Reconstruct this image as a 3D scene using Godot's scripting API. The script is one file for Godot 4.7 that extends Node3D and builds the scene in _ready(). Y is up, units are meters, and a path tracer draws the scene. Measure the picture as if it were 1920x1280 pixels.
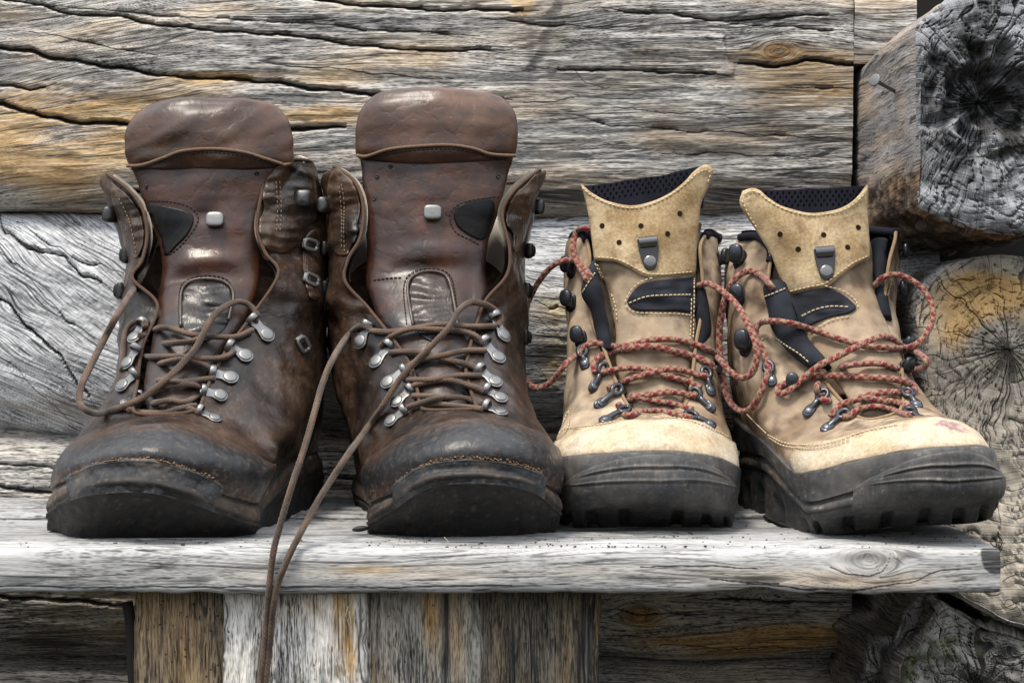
extends Node3D
# A bench against an old log wall with two pairs of worn hiking boots.
# Units are metres: x to the viewer's right, y up from the bench top, z towards the viewer; the bench's front edge is z = 0.

const EYE := Vector3(0, 0.122, 1.1)
const PX := 3520.0        # focal length in pixels of a 1920 x 1280 picture

func P(u: float, v: float, z: float) -> Vector3:      # a measured point: where it shows and how far away it stands
	var k := (EYE.z - z) / PX
	return Vector3((u - 960.0) * k, EYE.y - (v - 640.0) * k, z)

func _ready() -> void:
	var cam := Camera3D.new()
	cam.name = "camera"
	cam.position = EYE
	cam.fov = rad_to_deg(2.0 * atan(640.0 / PX))
	cam.near = 0.05
	cam.far = 50.0
	add_child(cam)
	cam.current = true

	var env := Environment.new()
	var sky := Sky.new()
	var sm := ProceduralSkyMaterial.new()
	sm.sky_top_color = Color(0.95, 0.97, 1.0)
	sm.sky_horizon_color = Color(0.37, 0.38, 0.385)
	sm.sky_curve = 0.25
	sm.ground_bottom_color = Color(0.17, 0.17, 0.14)
	sm.ground_horizon_color = Color(0.26, 0.26, 0.23)
	sm.ground_curve = 0.1
	sky.sky_material = sm
	env.background_mode = Environment.BG_SKY
	env.sky = sky
	env.background_energy_multiplier = 1.0
	env.tonemap_mode = Environment.TONE_MAPPER_LINEAR
	env.tonemap_exposure = 2.5
	env.sdfgi_enabled = true
	env.ssao_enabled = true
	env.ssil_enabled = true
	var we := WorldEnvironment.new()
	we.name = "environment"
	we.environment = env
	add_child(we)

	var sun := DirectionalLight3D.new()
	sun.name = "sun"
	sun.light_color = Color(1.0, 0.97, 0.92)
	sun.light_energy = 0.5
	sun.light_angular_distance = 14.0
	sun.shadow_enabled = true
	add_child(sun)
	sun.look_at_from_position(Vector3.ZERO, Vector3(0.24, -0.90, -0.34), Vector3(0, 0, 1))

	make_noise()
	make_materials()
	build_wall()
	build_bench()
	build_stump()
	build_boots()
	build_litter()

# ------------------------------------------------------------------ helpers

var nz: FastNoiseLite      # smooth noise, frequency 1
var nb: FastNoiseLite
var nc: FastNoiseLite
var nf: FastNoiseLite      # a few octaves

func make_noise() -> void:
	nz = FastNoiseLite.new()
	nz.seed = 11
	nz.frequency = 1.0
	nz.fractal_type = FastNoiseLite.FRACTAL_NONE
	nz.noise_type = FastNoiseLite.TYPE_SIMPLEX_SMOOTH
	nb = nz.duplicate()
	nb.seed = 29
	nc = nz.duplicate()
	nc.seed = 53
	nf = nz.duplicate()
	nf.seed = 71
	nf.fractal_type = FastNoiseLite.FRACTAL_FBM
	nf.fractal_octaves = 4

func lin(r: float, g: float, b: float) -> Color:      # a colour as it reads on screen, 0..255, as a linear value
	return Color(r / 255.0, g / 255.0, b / 255.0).srgb_to_linear()

func numbered(called: String, parent: Node) -> String:
	if not parent.has_node(called):
		return called
	var n := 1
	while parent.has_node("%s_%03d" % [called, n]):
		n += 1
	return "%s_%03d" % [called, n]

func thing(called: String, label: String, category: String, at := Vector3.ZERO, group := "", kind := "") -> Node3D:
	var o := Node3D.new()
	o.name = numbered(called, self)
	o.position = at
	add_child(o)
	o.set_meta("label", label)
	o.set_meta("category", category)
	if group:
		o.set_meta("group", group)
	if kind:
		o.set_meta("kind", kind)
	return o

func put(called: String, mesh: Mesh, mat: Material, parent: Node3D, label := "", kind := "") -> MeshInstance3D:   # world-space mesh under a thing
	var o := MeshInstance3D.new()
	o.name = numbered(called, parent)
	o.mesh = mesh
	o.material_override = mat
	parent.add_child(o)
	o.transform = parent.global_transform.affine_inverse()
	if label:
		o.set_meta("label", label)
	if kind:
		o.set_meta("kind", kind)
	return o

func cr(a: Vector3, b: Vector3, c: Vector3, d: Vector3, t: float) -> Vector3:
	return b.cubic_interpolate(c, a, d, t)

func spline(pts: Array, n: int, closed := false) -> PackedVector3Array:      # n points evenly spaced along a smooth curve
	var raw := PackedVector3Array()
	var m := pts.size()
	var segs := m if closed else m - 1
	for i in segs:
		var a: Vector3 = pts[(i - 1 + m) % m] if closed or i > 0 else pts[0] * 2.0 - pts[1]
		var b: Vector3 = pts[i]
		var c: Vector3 = pts[(i + 1) % m]
		var d: Vector3 = pts[(i + 2) % m] if closed or i + 2 < m else pts[m - 1] * 2.0 - pts[m - 2]
		for k in 12:
			raw.append(cr(a, b, c, d, k / 12.0))
	raw.append(pts[0] if closed else pts[m - 1])
	var length := PackedFloat32Array([0.0])
	for i in range(1, raw.size()):
		length.append(length[i - 1] + raw[i].distance_to(raw[i - 1]))
	var total := length[length.size() - 1]
	var out := PackedVector3Array()
	var at := 0
	for k in n:
		var want := total * k / (n if closed else n - 1)
		while at < raw.size() - 2 and length[at + 1] < want:
			at += 1
		var span := maxf(length[at + 1] - length[at], 1e-9)
		out.append(raw[at].lerp(raw[at + 1], clampf((want - length[at]) / span, 0, 1)))
	return out

func length_of(p: PackedVector3Array) -> float:
	var l := 0.0
	for i in range(1, p.size()):
		l += p[i].distance_to(p[i - 1])
	return l

# a mesh from a grid of points, nu across (i) by nv up (j)
func grid_normals(p: PackedVector3Array, nu: int, nv: int, wrap_u := false, wrap_v := false) -> PackedVector3Array:
	var out := PackedVector3Array()
	out.resize(p.size())
	for j in nv:
		var ja := (j + 1) % nv if wrap_v else mini(j + 1, nv - 1)
		var jb := (j - 1 + nv) % nv if wrap_v else maxi(j - 1, 0)
		for i in nu:
			var ia := (i + 1) % nu if wrap_u else mini(i + 1, nu - 1)
			var ib := (i - 1 + nu) % nu if wrap_u else maxi(i - 1, 0)
			var n := (p[j * nu + ia] - p[j * nu + ib]).cross(p[ja * nu + i] - p[jb * nu + i])
			if n.length_squared() < 1e-20:       # a pole: lean on the neighbouring row
				var j2 := clampi(j, 1, nv - 2)
				n = (p[j2 * nu + ia] - p[j2 * nu + ib]).cross(p[(j2 + 1) * nu + i] - p[(j2 - 1) * nu + i])
			out[j * nu + i] = n.normalized() if n.length_squared() > 1e-24 else Vector3.UP
	return out

func grid_mesh(p: PackedVector3Array, nu: int, nv: int, wrap_u := false, wrap_v := false, colors := PackedColorArray(), uvs := PackedVector2Array(), flip := false, into: ArrayMesh = null) -> ArrayMesh:
	var n := grid_normals(p, nu, nv, wrap_u, wrap_v)
	if flip:
		for i in n.size():
			n[i] = -n[i]
	var cu := nu if wrap_u else nu - 1
	var cv := nv if wrap_v else nv - 1
	var index := PackedInt32Array()
	index.resize(cu * cv * 6)
	var k := 0
	for j in cv:
		var j2 := (j + 1) % nv
		for i in cu:
			var i2 := (i + 1) % nu
			var a := j * nu + i
			var b := j * nu + i2
			var c := j2 * nu + i2
			var d := j2 * nu + i
			if flip:
				index[k] = a; index[k + 1] = b; index[k + 2] = c
				index[k + 3] = a; index[k + 4] = c; index[k + 5] = d
			else:
				index[k] = a; index[k + 1] = c; index[k + 2] = b
				index[k + 3] = a; index[k + 4] = d; index[k + 5] = c
			k += 6
	var arrays := []
	arrays.resize(Mesh.ARRAY_MAX)
	arrays[Mesh.ARRAY_VERTEX] = p
	arrays[Mesh.ARRAY_NORMAL] = n
	arrays[Mesh.ARRAY_INDEX] = index
	if colors.size():
		arrays[Mesh.ARRAY_COLOR] = colors
	if uvs.size():
		arrays[Mesh.ARRAY_TEX_UV] = uvs
	var m := into if into else ArrayMesh.new()
	m.add_surface_from_arrays(Mesh.PRIMITIVE_TRIANGLES, arrays)
	return m

# several grids gathered into one surface
class Bag:
	var p := PackedVector3Array()
	var n := PackedVector3Array()
	var c := PackedColorArray()
	var index := PackedInt32Array()
	func mesh() -> ArrayMesh:
		var arrays := []
		arrays.resize(Mesh.ARRAY_MAX)
		arrays[Mesh.ARRAY_VERTEX] = p
		arrays[Mesh.ARRAY_NORMAL] = n
		arrays[Mesh.ARRAY_INDEX] = index
		arrays[Mesh.ARRAY_COLOR] = c
		var m := ArrayMesh.new()
		m.add_surface_from_arrays(Mesh.PRIMITIVE_TRIANGLES, arrays)
		return m

func bag_grid(bag: Bag, p: PackedVector3Array, nu: int, nv: int, wrap_u: bool, color: Color, outside: Vector3, colors := PackedColorArray()) -> void:
	var n := grid_normals(p, nu, nv, wrap_u)
	var sum := 0.0
	for i in p.size():
		sum += n[i].dot(p[i] - outside)
	var flip := sum < 0.0
	var base := bag.p.size()
	bag.p.append_array(p)
	if flip:
		for i in n.size():
			n[i] = -n[i]
	bag.n.append_array(n)
	if colors.size():
		bag.c.append_array(colors)
	else:
		for i in p.size():
			bag.c.append(color)
	var cu := nu if wrap_u else nu - 1
	for j in nv - 1:
		for i in cu:
			var i2 := (i + 1) % nu
			var a := base + j * nu + i
			var b := base + j * nu + i2
			var c := base + (j + 1) * nu + i2
			var d := base + (j + 1) * nu + i
			if flip:
				bag.index.append_array([a, b, c, a, c, d])
			else:
				bag.index.append_array([a, c, b, a, d, c])

# a tube along points; radius may vary by a function of 0..1 and angle
func bag_tube(bag: Bag, pts: PackedVector3Array, radius: float, sides: int, color: Color, flat := 1.0, up := Vector3.ZERO, cap := true) -> void:
	var n := pts.size()
	var p := PackedVector3Array()
	var frame := up if up != Vector3.ZERO else Vector3(0.13, 0.99, 0.21)
	var extra := 1 if cap else 0
	for k in range(-extra, n + extra):
		var j := clampi(k, 0, n - 1)
		var t := (pts[mini(j + 1, n - 1)] - pts[maxi(j - 1, 0)]).normalized()
		frame = (frame - t * frame.dot(t))
		frame = frame.normalized() if frame.length_squared() > 1e-8 else t.cross(Vector3(1, 0, 0)).normalized()
		var side := t.cross(frame)
		var r := radius if k == j else radius * 0.02
		for i in sides:
			var a := TAU * i / sides
			p.append(pts[j] + side * cos(a) * r + frame * sin(a) * r * flat)
	# orientation: outward from the axis
	var nrm := grid_normals(p, sides, n + 2 * extra, true)
	var mid := (n + 2 * extra) / 2
	var flip := nrm[mid * sides].dot(p[mid * sides] - pts[clampi(mid - extra, 0, n - 1)]) < 0.0
	var base := bag.p.size()
	bag.p.append_array(p)
	for i in p.size():
		bag.n.append(-nrm[i] if flip else nrm[i])
		bag.c.append(color)
	for j in n + 2 * extra - 1:
		for i in sides:
			var i2 := (i + 1) % sides
			var a := base + j * sides + i
			var b := base + j * sides + i2
			var c := base + (j + 1) * sides + i2
			var d := base + (j + 1) * sides + i
			if flip:
				bag.index.append_array([a, b, c, a, c, d])
			else:
				bag.index.append_array([a, c, b, a, d, c])

# a rounded lump: super-ellipsoid with axes x, y, z given as vectors
func bag_lump(bag: Bag, at: Vector3, x: Vector3, y: Vector3, z: Vector3, color: Color, power := 0.6, nu := 20, nv := 12) -> void:
	var p := PackedVector3Array()
	for j in nv:
		var b := -PI / 2 + PI * j / (nv - 1)
		var cb := spow(cos(b), power)
		var sb := spow(sin(b), power)
		for i in nu:
			var a := TAU * i / nu
			p.append(at + x * spow(cos(a), power) * cb + y * spow(sin(a), power) * cb + z * sb)
	bag_grid(bag, p, nu, nv, true, color, at)

func spow(a: float, e: float) -> float:
	return signf(a) * pow(absf(a), e)

# a disc-like solid of revolution round axis n: profile of (radius, height)
func bag_lathe(bag: Bag, at: Vector3, n: Vector3, profile: Array, color: Color, sides := 18, sx := 1.0, xdir := Vector3.ZERO) -> void:
	var x := xdir if xdir != Vector3.ZERO else Vector3(0.31, 0.9, 0.2)
	x = (x - n * x.dot(n)).normalized()
	var y := n.cross(x)
	var p := PackedVector3Array()
	for q in profile:
		for i in sides:
			var a := TAU * i / sides
			p.append(at + (x * cos(a) * sx + y * sin(a)) * q.x + n * q.y)
	bag_grid(bag, p, sides, profile.size(), true, color, at + n * (profile[0].y + profile[-1].y) * 0.5)

# a flat plate with an outline (Vector2 list, metres) standing on a frame; rounded edge
func bag_plate(bag: Bag, at: Vector3, x: Vector3, y: Vector3, n: Vector3, outline: Array, thick: float, color: Color) -> void:
	var m := outline.size()
	var c := Vector2.ZERO
	for q in outline:
		c += q
	c /= m
	var p := PackedVector3Array()
	for lay in [[0.0, 0.0], [1.0, 0.0], [1.0, 0.6], [0.93, 1.0], [0.5, 1.0], [0.0, 1.0]]:
		for q in outline:
			var w: Vector2 = c + (q - c) * lay[0]
			p.append(at + x * w.x + y * w.y + n * thick * lay[1])
	bag_grid(bag, p, m, 6, true, color, at + x * c.x + y * c.y + n * thick * 0.5)

func std(called: String, color: Color, rough: float, metal := 0.0, vertex := true) -> StandardMaterial3D:
	var m := StandardMaterial3D.new()
	m.resource_name = called
	m.albedo_color = color
	m.roughness = rough
	m.metallic = metal
	m.vertex_color_use_as_albedo = vertex
	return m

func noise_tex(freq: float, octaves: int, seed_: int, lo: float, hi: float, size := 512, kind := FastNoiseLite.TYPE_SIMPLEX_SMOOTH) -> ImageTexture:    # a grey seamless texture between two levels
	var n := FastNoiseLite.new()
	n.noise_type = kind
	n.seed = seed_
	n.frequency = freq
	n.fractal_octaves = octaves
	var im := n.get_seamless_image(size, size)
	im.convert(Image.FORMAT_L8)
	var d := im.get_data()
	for i in d.size():
		d[i] = int(255.0 * lerpf(lo, hi, d[i] / 255.0))
	return ImageTexture.create_from_image(Image.create_from_data(size, size, false, Image.FORMAT_L8, d))

func skin(m: StandardMaterial3D, per_metre: float, bump: Texture2D, depth_mm: float, tone: Texture2D = null, rough: Texture2D = null) -> StandardMaterial3D:
	m.uv1_triplanar = true
	m.uv1_scale = Vector3.ONE * per_metre
	m.heightmap_enabled = true
	m.heightmap_texture = bump
	m.heightmap_scale = depth_mm * 0.1
	if tone:
		m.albedo_texture = tone
	if rough:
		m.roughness_texture = rough
	return m

# two pictures, colour and relief, computed by rows on all cores; shade(s, q) gives linear colour and height in alpha
func paint(w: int, h: int, s0: float, s1: float, q0: float, q1: float, look) -> Array:
	if look is Wood:
		look.raster(w, h, q1)
	var bands := 32
	var parts := []
	var tops := []
	parts.resize(bands)
	tops.resize(bands)
	var work := func(b: int) -> void:
		var y0 := h * b / bands
		var y1 := h * (b + 1) / bands
		var data := PackedByteArray()
		var rel := PackedByteArray()
		data.resize((y1 - y0) * w * 3)
		rel.resize((y1 - y0) * w)
		var k := 0
		for y in range(y0, y1):
			var q := lerpf(q0, q1, (y + 0.5) / h)
			for x in w:
				var c: Color = look.shade(lerpf(s0, s1, (x + 0.5) / w), q)
				var d := c.linear_to_srgb()
				data[k * 3] = int(clampf(d.r, 0, 1) * 255.0)
				data[k * 3 + 1] = int(clampf(d.g, 0, 1) * 255.0)
				data[k * 3 + 2] = int(clampf(d.b, 0, 1) * 255.0)
				rel[k] = int(clampf(c.a, 0, 1) * 255.0)
				k += 1
		parts[b] = data
		tops[b] = rel
	var id := WorkerThreadPool.add_group_task(work, bands)
	WorkerThreadPool.wait_for_group_task_completion(id)
	var all := PackedByteArray()
	var rel := PackedByteArray()
	for b in bands:
		all.append_array(parts[b])
		rel.append_array(tops[b])
	return [ImageTexture.create_from_image(Image.create_from_data(w, h, false, Image.FORMAT_RGB8, all)), ImageTexture.create_from_image(Image.create_from_data(w, h, false, Image.FORMAT_L8, rel))]

func wood_material(called: String, maps: Array, relief_mm: float, rough := 0.85) -> StandardMaterial3D:
	var m := StandardMaterial3D.new()
	m.resource_name = called
	m.albedo_texture = maps[0]
	m.roughness = rough
	m.metallic_specular = 0.3
	m.heightmap_enabled = true
	m.heightmap_texture = maps[1]
	m.heightmap_scale = relief_mm * 0.1
	m.texture_repeat = false
	return m

# ------------------------------------------------------------------ weathered wood

class Wood:
	var n: Array[FastNoiseLite] = []
	var pale := Color(0.42, 0.43, 0.45)
	var grey := Color(0.20, 0.205, 0.215)
	var dark := Color(0.030, 0.030, 0.032)
	var warm := Color(0.46, 0.30, 0.14)
	var warm_deep := Color(0.20, 0.10, 0.04)
	var s0 := -0.5
	var s1 := 0.4
	var cols := 2048
	var cracks := []          # [centre line, half width, depth] each by column
	var knots := []           # [s, q, radius]
	var blobs := []           # fresh wood: [s, q, reach along, reach across, strength]
	var soot := []            # dark stains, same form
	var warp := 0.010
	var fine := 1.0           # how strong the grain lines are
	var check := 1.0          # how many drying checks
	var stretch := 1.0
	var slope := 0.0          # grain that runs down to the right left of slope_at
	var slope_at := 0.0
	var slope_w := 0.05
	var contrast := 1.0
	var warm_by := 0.0        # overall warmth
	var knot_warm := 0.6
	var specks := 0.0         # worm holes
	func _init(seed_: int) -> void:
		for k in 8:
			var f := FastNoiseLite.new()
			f.seed = seed_ * 17 + k
			f.frequency = 1.0
			f.fractal_type = FastNoiseLite.FRACTAL_NONE
			f.noise_type = FastNoiseLite.TYPE_SIMPLEX_SMOOTH if k < 6 else FastNoiseLite.TYPE_CELLULAR
			n.append(f)
	func crack(line: Array, width: float, depth: float, ragged := 0.0006) -> void:       # line of Vector2(s, q), left to right
		var c := PackedFloat32Array()
		var w := PackedFloat32Array()
		c.resize(cols)
		w.resize(cols)
		var at := 0
		for i in cols:
			var s := lerpf(s0, s1, i / (cols - 1.0))
			if s < line[0].x or s > line[-1].x:
				w[i] = -1.0
				continue
			while at < line.size() - 2 and line[at + 1].x < s:
				at += 1
			var t := clampf((s - line[at].x) / maxf(line[at + 1].x - line[at].x, 1e-6), 0, 1)
			var e := minf((s - line[0].x), (line[-1].x - s)) * 30.0
			var sm := t * t * (3.0 - 2.0 * t)
			c[i] = lerpf(line[at].y, line[at + 1].y, lerpf(t, sm, 0.6)) + n[0].get_noise_2d(s * 90.0, depth * 999.0) * ragged + n[1].get_noise_2d(s * 25.0, width * 9999.0) * ragged * 2.0
			w[i] = width * clampf(e + 0.25, 0.2, 1.0) * (0.90 + 0.38 * n[2].get_noise_2d(s * 40.0, width * 7777.0 + depth * 500.0))
		cracks.append([c, w, depth])
	var mask := PackedByteArray()
	var light := PackedByteArray()
	var mask_w := 0
	var mask_h := 0
	var q1 := 1.0
	func raster(w: int, h: int, q1_: float) -> void:      # where the cracks run, on the texture's own pixels
		mask_w = w
		mask_h = h
		q1 = q1_
		mask.resize(w * h)
		light.resize(w * h)
		draw_hairs()
		for k in cracks:
			for x in w:
				var c := clampi(int((x + 0.5) / w * (cols - 1)), 0, cols - 1)
				var kw: float = k[1][c]
				if kw <= 0.0:
					continue
				var mid: float = k[0][c]
				for y in range(maxi(0, int((mid - kw * 1.5) / q1 * h)), mini(h, int((mid + kw * 1.5) / q1 * h) + 2)):
					var d := absf((y + 0.5) / h * q1 - mid) / maxf(kw, 0.0004)
					var v := int(255.0 * (1.0 - smoothstep(0.5, 1.3, d)))
					if v > mask[y * w + x]:
						mask[y * w + x] = v
	var hairs := 2600
	var hair_seed := 1
	func flow(s: float, q: float) -> float:
		var g := q + n[0].get_noise_2d(s * 2.1, q * 8.0) * warp + n[1].get_noise_2d(s * 8.0, q * 26.0) * warp * 0.3
		if slope != 0.0:
			g -= slope * slope_w * log(1.0 + exp(clampf((slope_at - s) / slope_w, -30.0, 30.0)))
		for k in knots:
			var dx: float = (s - k[0]) * 0.5
			var dy: float = q - k[1]
			var r2: float = k[2] * k[2]
			g -= dy * r2 / maxf(dx * dx + dy * dy, r2)
		return g
	func draw_hairs() -> void:       # thousands of hair cracks that follow the grain
		var rng := RandomNumberGenerator.new()
		rng.seed = hair_seed * 101 + hairs
		var dx := (s1 - s0) / mask_w
		var dq := q1 / mask_h
		for k in hairs:
			var s := rng.randf_range(s0, s1)
			var q := rng.randf_range(0.0, q1)
			var long := rng.randf()
			if n[4].get_noise_2d(s * 7.0, q * 30.0) + 0.35 * n[5].get_noise_2d(s * 20.0, q * 60.0) < -0.15 + 0.5 * (rng.randf() - 0.5):
				continue
			var length := lerpf(0.008, 0.075, long * long) / stretch
			var steps := int(length / dx)
			var dark_ := rng.randf_range(0.55, 1.0)
			var wide := rng.randf_range(0.00030, 0.00075) / dq if rng.randf() < 0.88 else rng.randf_range(0.0007, 0.0013) / dq
			var g := flow(s, q)
			var pale_ := k % 5 < 2
			for i in steps:
				var t := float(i) / steps
				q += clampf(g - flow(s, q), -0.002, 0.002)
				var x := int((s - s0) / dx)
				if x >= mask_w:
					break
				var y := q / dq
				var w := wide * sin(PI * clampf(t * 0.96 + 0.02, 0.0, 1.0))
				var y0 := int(floorf(y - w * 0.5))
				for yy in range(y0, int(floorf(y + w * 0.5)) + 1):
					if yy >= 0 and yy < mask_h:
						var cover := clampf(minf(yy + 1.0, y + w * 0.5) - maxf(yy, y - w * 0.5), 0.0, 1.0)
						var v := int(255.0 * cover * dark_)
						if pale_:
							if v > light[yy * mask_w + x]:
								light[yy * mask_w + x] = v
						elif v > mask[yy * mask_w + x]:
							mask[yy * mask_w + x] = v
				s += dx
	func depth_at(s: float, q: float) -> float:
		var c := clampi(int((s - s0) / (s1 - s0) * (cols - 1)), 0, cols - 1)
		var deep := 0.0
		for k in cracks:
			var w: float = k[1][c]
			if w > 0.0006:
				w += 0.0004
				var d: float = absf(q - k[0][c])
				if d < w:
					deep = maxf(deep, k[2] * (1.0 - d / w * d / w) * minf(1.0, w / 0.0012))
		return deep
	func shade(s: float, q: float) -> Color:
		var g := q + n[0].get_noise_2d(s * 2.1, q * 8.0) * warp + n[1].get_noise_2d(s * 8.0, q * 26.0) * warp * 0.3
		if slope != 0.0:
			g -= slope * slope_w * log(1.0 + exp(clampf((slope_at - s) / slope_w, -30.0, 30.0)))
		var knot := 0.0
		var rings := 0.0
		for k in knots:
			var dx: float = (s - k[0]) * 0.5
			var dy: float = q - k[1]
			var r2: float = k[2] * k[2]
			var d2 := dx * dx + dy * dy
			if d2 > r2:
				g -= dy * r2 / d2
				knot = maxf(knot, r2 / d2 * 0.9)
			else:
				g = k[1] + sqrt(d2) * 0.5
				knot = 1.0
			var rr: float = sqrt(dx * dx * 4.0 + dy * dy) / k[2]
			if rr < 0.8:
				rings = 0.55 + 0.45 * sin(rr * 26.0)
				if rr > 0.66:
					rings = 0.0
		var f1 := n[2].get_noise_2d(s * 11.0 * stretch, g * 430.0)
		var f2 := n[3].get_noise_2d(s * 34.0 * stretch, g * 1150.0)
		f2 = clampf(f2 * 2.3, -0.75, 0.75)
		var t1 := n[4].get_noise_2d(s * 3.0, g * 34.0)
		var t2 := n[5].get_noise_2d(s * 11.0, q * 15.0)
		var c1 := absf(n[0].get_noise_2d(s * 5.5 * stretch + 31.0, g * 150.0))
		var m1 := n[1].get_noise_2d(s * 6.0 + 9.0, g * 24.0) + 0.25 * (check - 1.0)
		var ck := (1.0 - smoothstep(0.03, 0.13, c1)) * smoothstep(-0.30, 0.25, m1) * check
		var c2 := absf(n[2].get_noise_2d(s * 15.0 * stretch + 5.0, g * 330.0 + 3.0))
		ck = maxf(ck, (1.0 - smoothstep(0.02, 0.14, c2)) * smoothstep(-0.55, 0.2, m1 + t1 * 0.5) * 0.6 * check)
		ck = clampf(ck, 0.0, 1.0)
		var f3 := clampf(n[5].get_noise_2d(s * 150.0, g * 1500.0) * 2.2, -0.75, 0.75)
		var fl := n[3].get_noise_2d(s * 26.0, q * 60.0) + 0.6 * n[4].get_noise_2d(s * 70.0, q * 150.0)
		var v := 0.60 + (0.15 * t1 + 0.15 * t2 + fine * (0.10 * f1 + 0.30 * f2 + 0.26 * f3) + 0.12 * fl) * contrast
		var col := grey.lerp(pale, clampf(v, 0.0, 1.25))
		if v < 0.40:
			col = col.lerp(dark, clampf((0.40 - v) * 2.2, 0.0, 0.85))
		var w := warm_by * clampf(0.6 + 1.6 * t1 + 1.2 * t2, 0.0, 2.2)
		for b in blobs:
			var dx: float = (s - b[0]) / b[2]
			var dy: float = (q - b[1]) / b[3]
			var d := dx * dx + dy * dy
			if d < 4.0:
				w += b[4] * exp(-d * 1.3) * (1.05 + 1.0 * t1 + 0.5 * f1 + 0.7 * t2)
		w = clampf(maxf(w, knot * knot_warm * knot), 0.0, 1.0)
		col = col.lerp(warm_deep.lerp(warm, clampf(v * 1.1 + 0.2 * f1, 0.0, 1.2)), w)
		var k0 := 0.0
		for b in soot:
			var dx: float = (s - b[0]) / b[2]
			var dy: float = (q - b[1]) / b[3]
			var d := dx * dx + dy * dy
			if b[4] > 1.5:
				k0 += 1.0 - smoothstep(0.85, 1.05, d + 0.1 * t2 + 0.05 * f1)
			elif d < 4.0:
				k0 += b[4] * exp(-d * 1.6) * (1.0 + 0.8 * t2 + 0.8 * f1 + 0.5 * t1)
		if k0 > 0.0:
			col = col.lerp(dark, clampf(k0, 0.0, 0.93))
		var hgt := 0.62 + 0.08 * f1 * fine + 0.14 * f2 * fine + 0.10 * f3 + 0.05 * t1 - 0.55 * ck * (1.0 - 0.5 * w)
		col = col.lerp(dark, ck * 0.86 * (1.0 - 0.45 * w))
		if rings > 0.0 or knot >= 1.0:
			col = col.lerp(warm_deep * 0.7 if knot_warm > 0.3 else grey * 0.8, 0.5 * (1.0 - rings))
		if specks > 0.0:
			var ce := n[6].get_noise_2d(s * 130.0, q * 130.0)
			if ce < -0.93 and n[7].get_noise_2d(s * 30.0, q * 50.0) < -1.0 + specks:
				col = dark
				hgt -= 0.5
		if mask.size():
			var m := mask[clampi(int(q / q1 * mask_h), 0, mask_h - 1) * mask_w + clampi(int((s - s0) / (s1 - s0) * mask_w), 0, mask_w - 1)] / 255.0
			var at := clampi(int(q / q1 * mask_h), 0, mask_h - 1) * mask_w + clampi(int((s - s0) / (s1 - s0) * mask_w), 0, mask_w - 1)
			if light[at] > 0:
				col = col.lerp(pale * 1.25, 0.55 * light[at] / 255.0)
				hgt += 0.15 * light[at] / 255.0
			if m > 0.0:
				col = col.lerp(dark * 0.5, 0.94 * m)
				hgt -= 0.5 * m
		col.a = hgt
		return col

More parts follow.
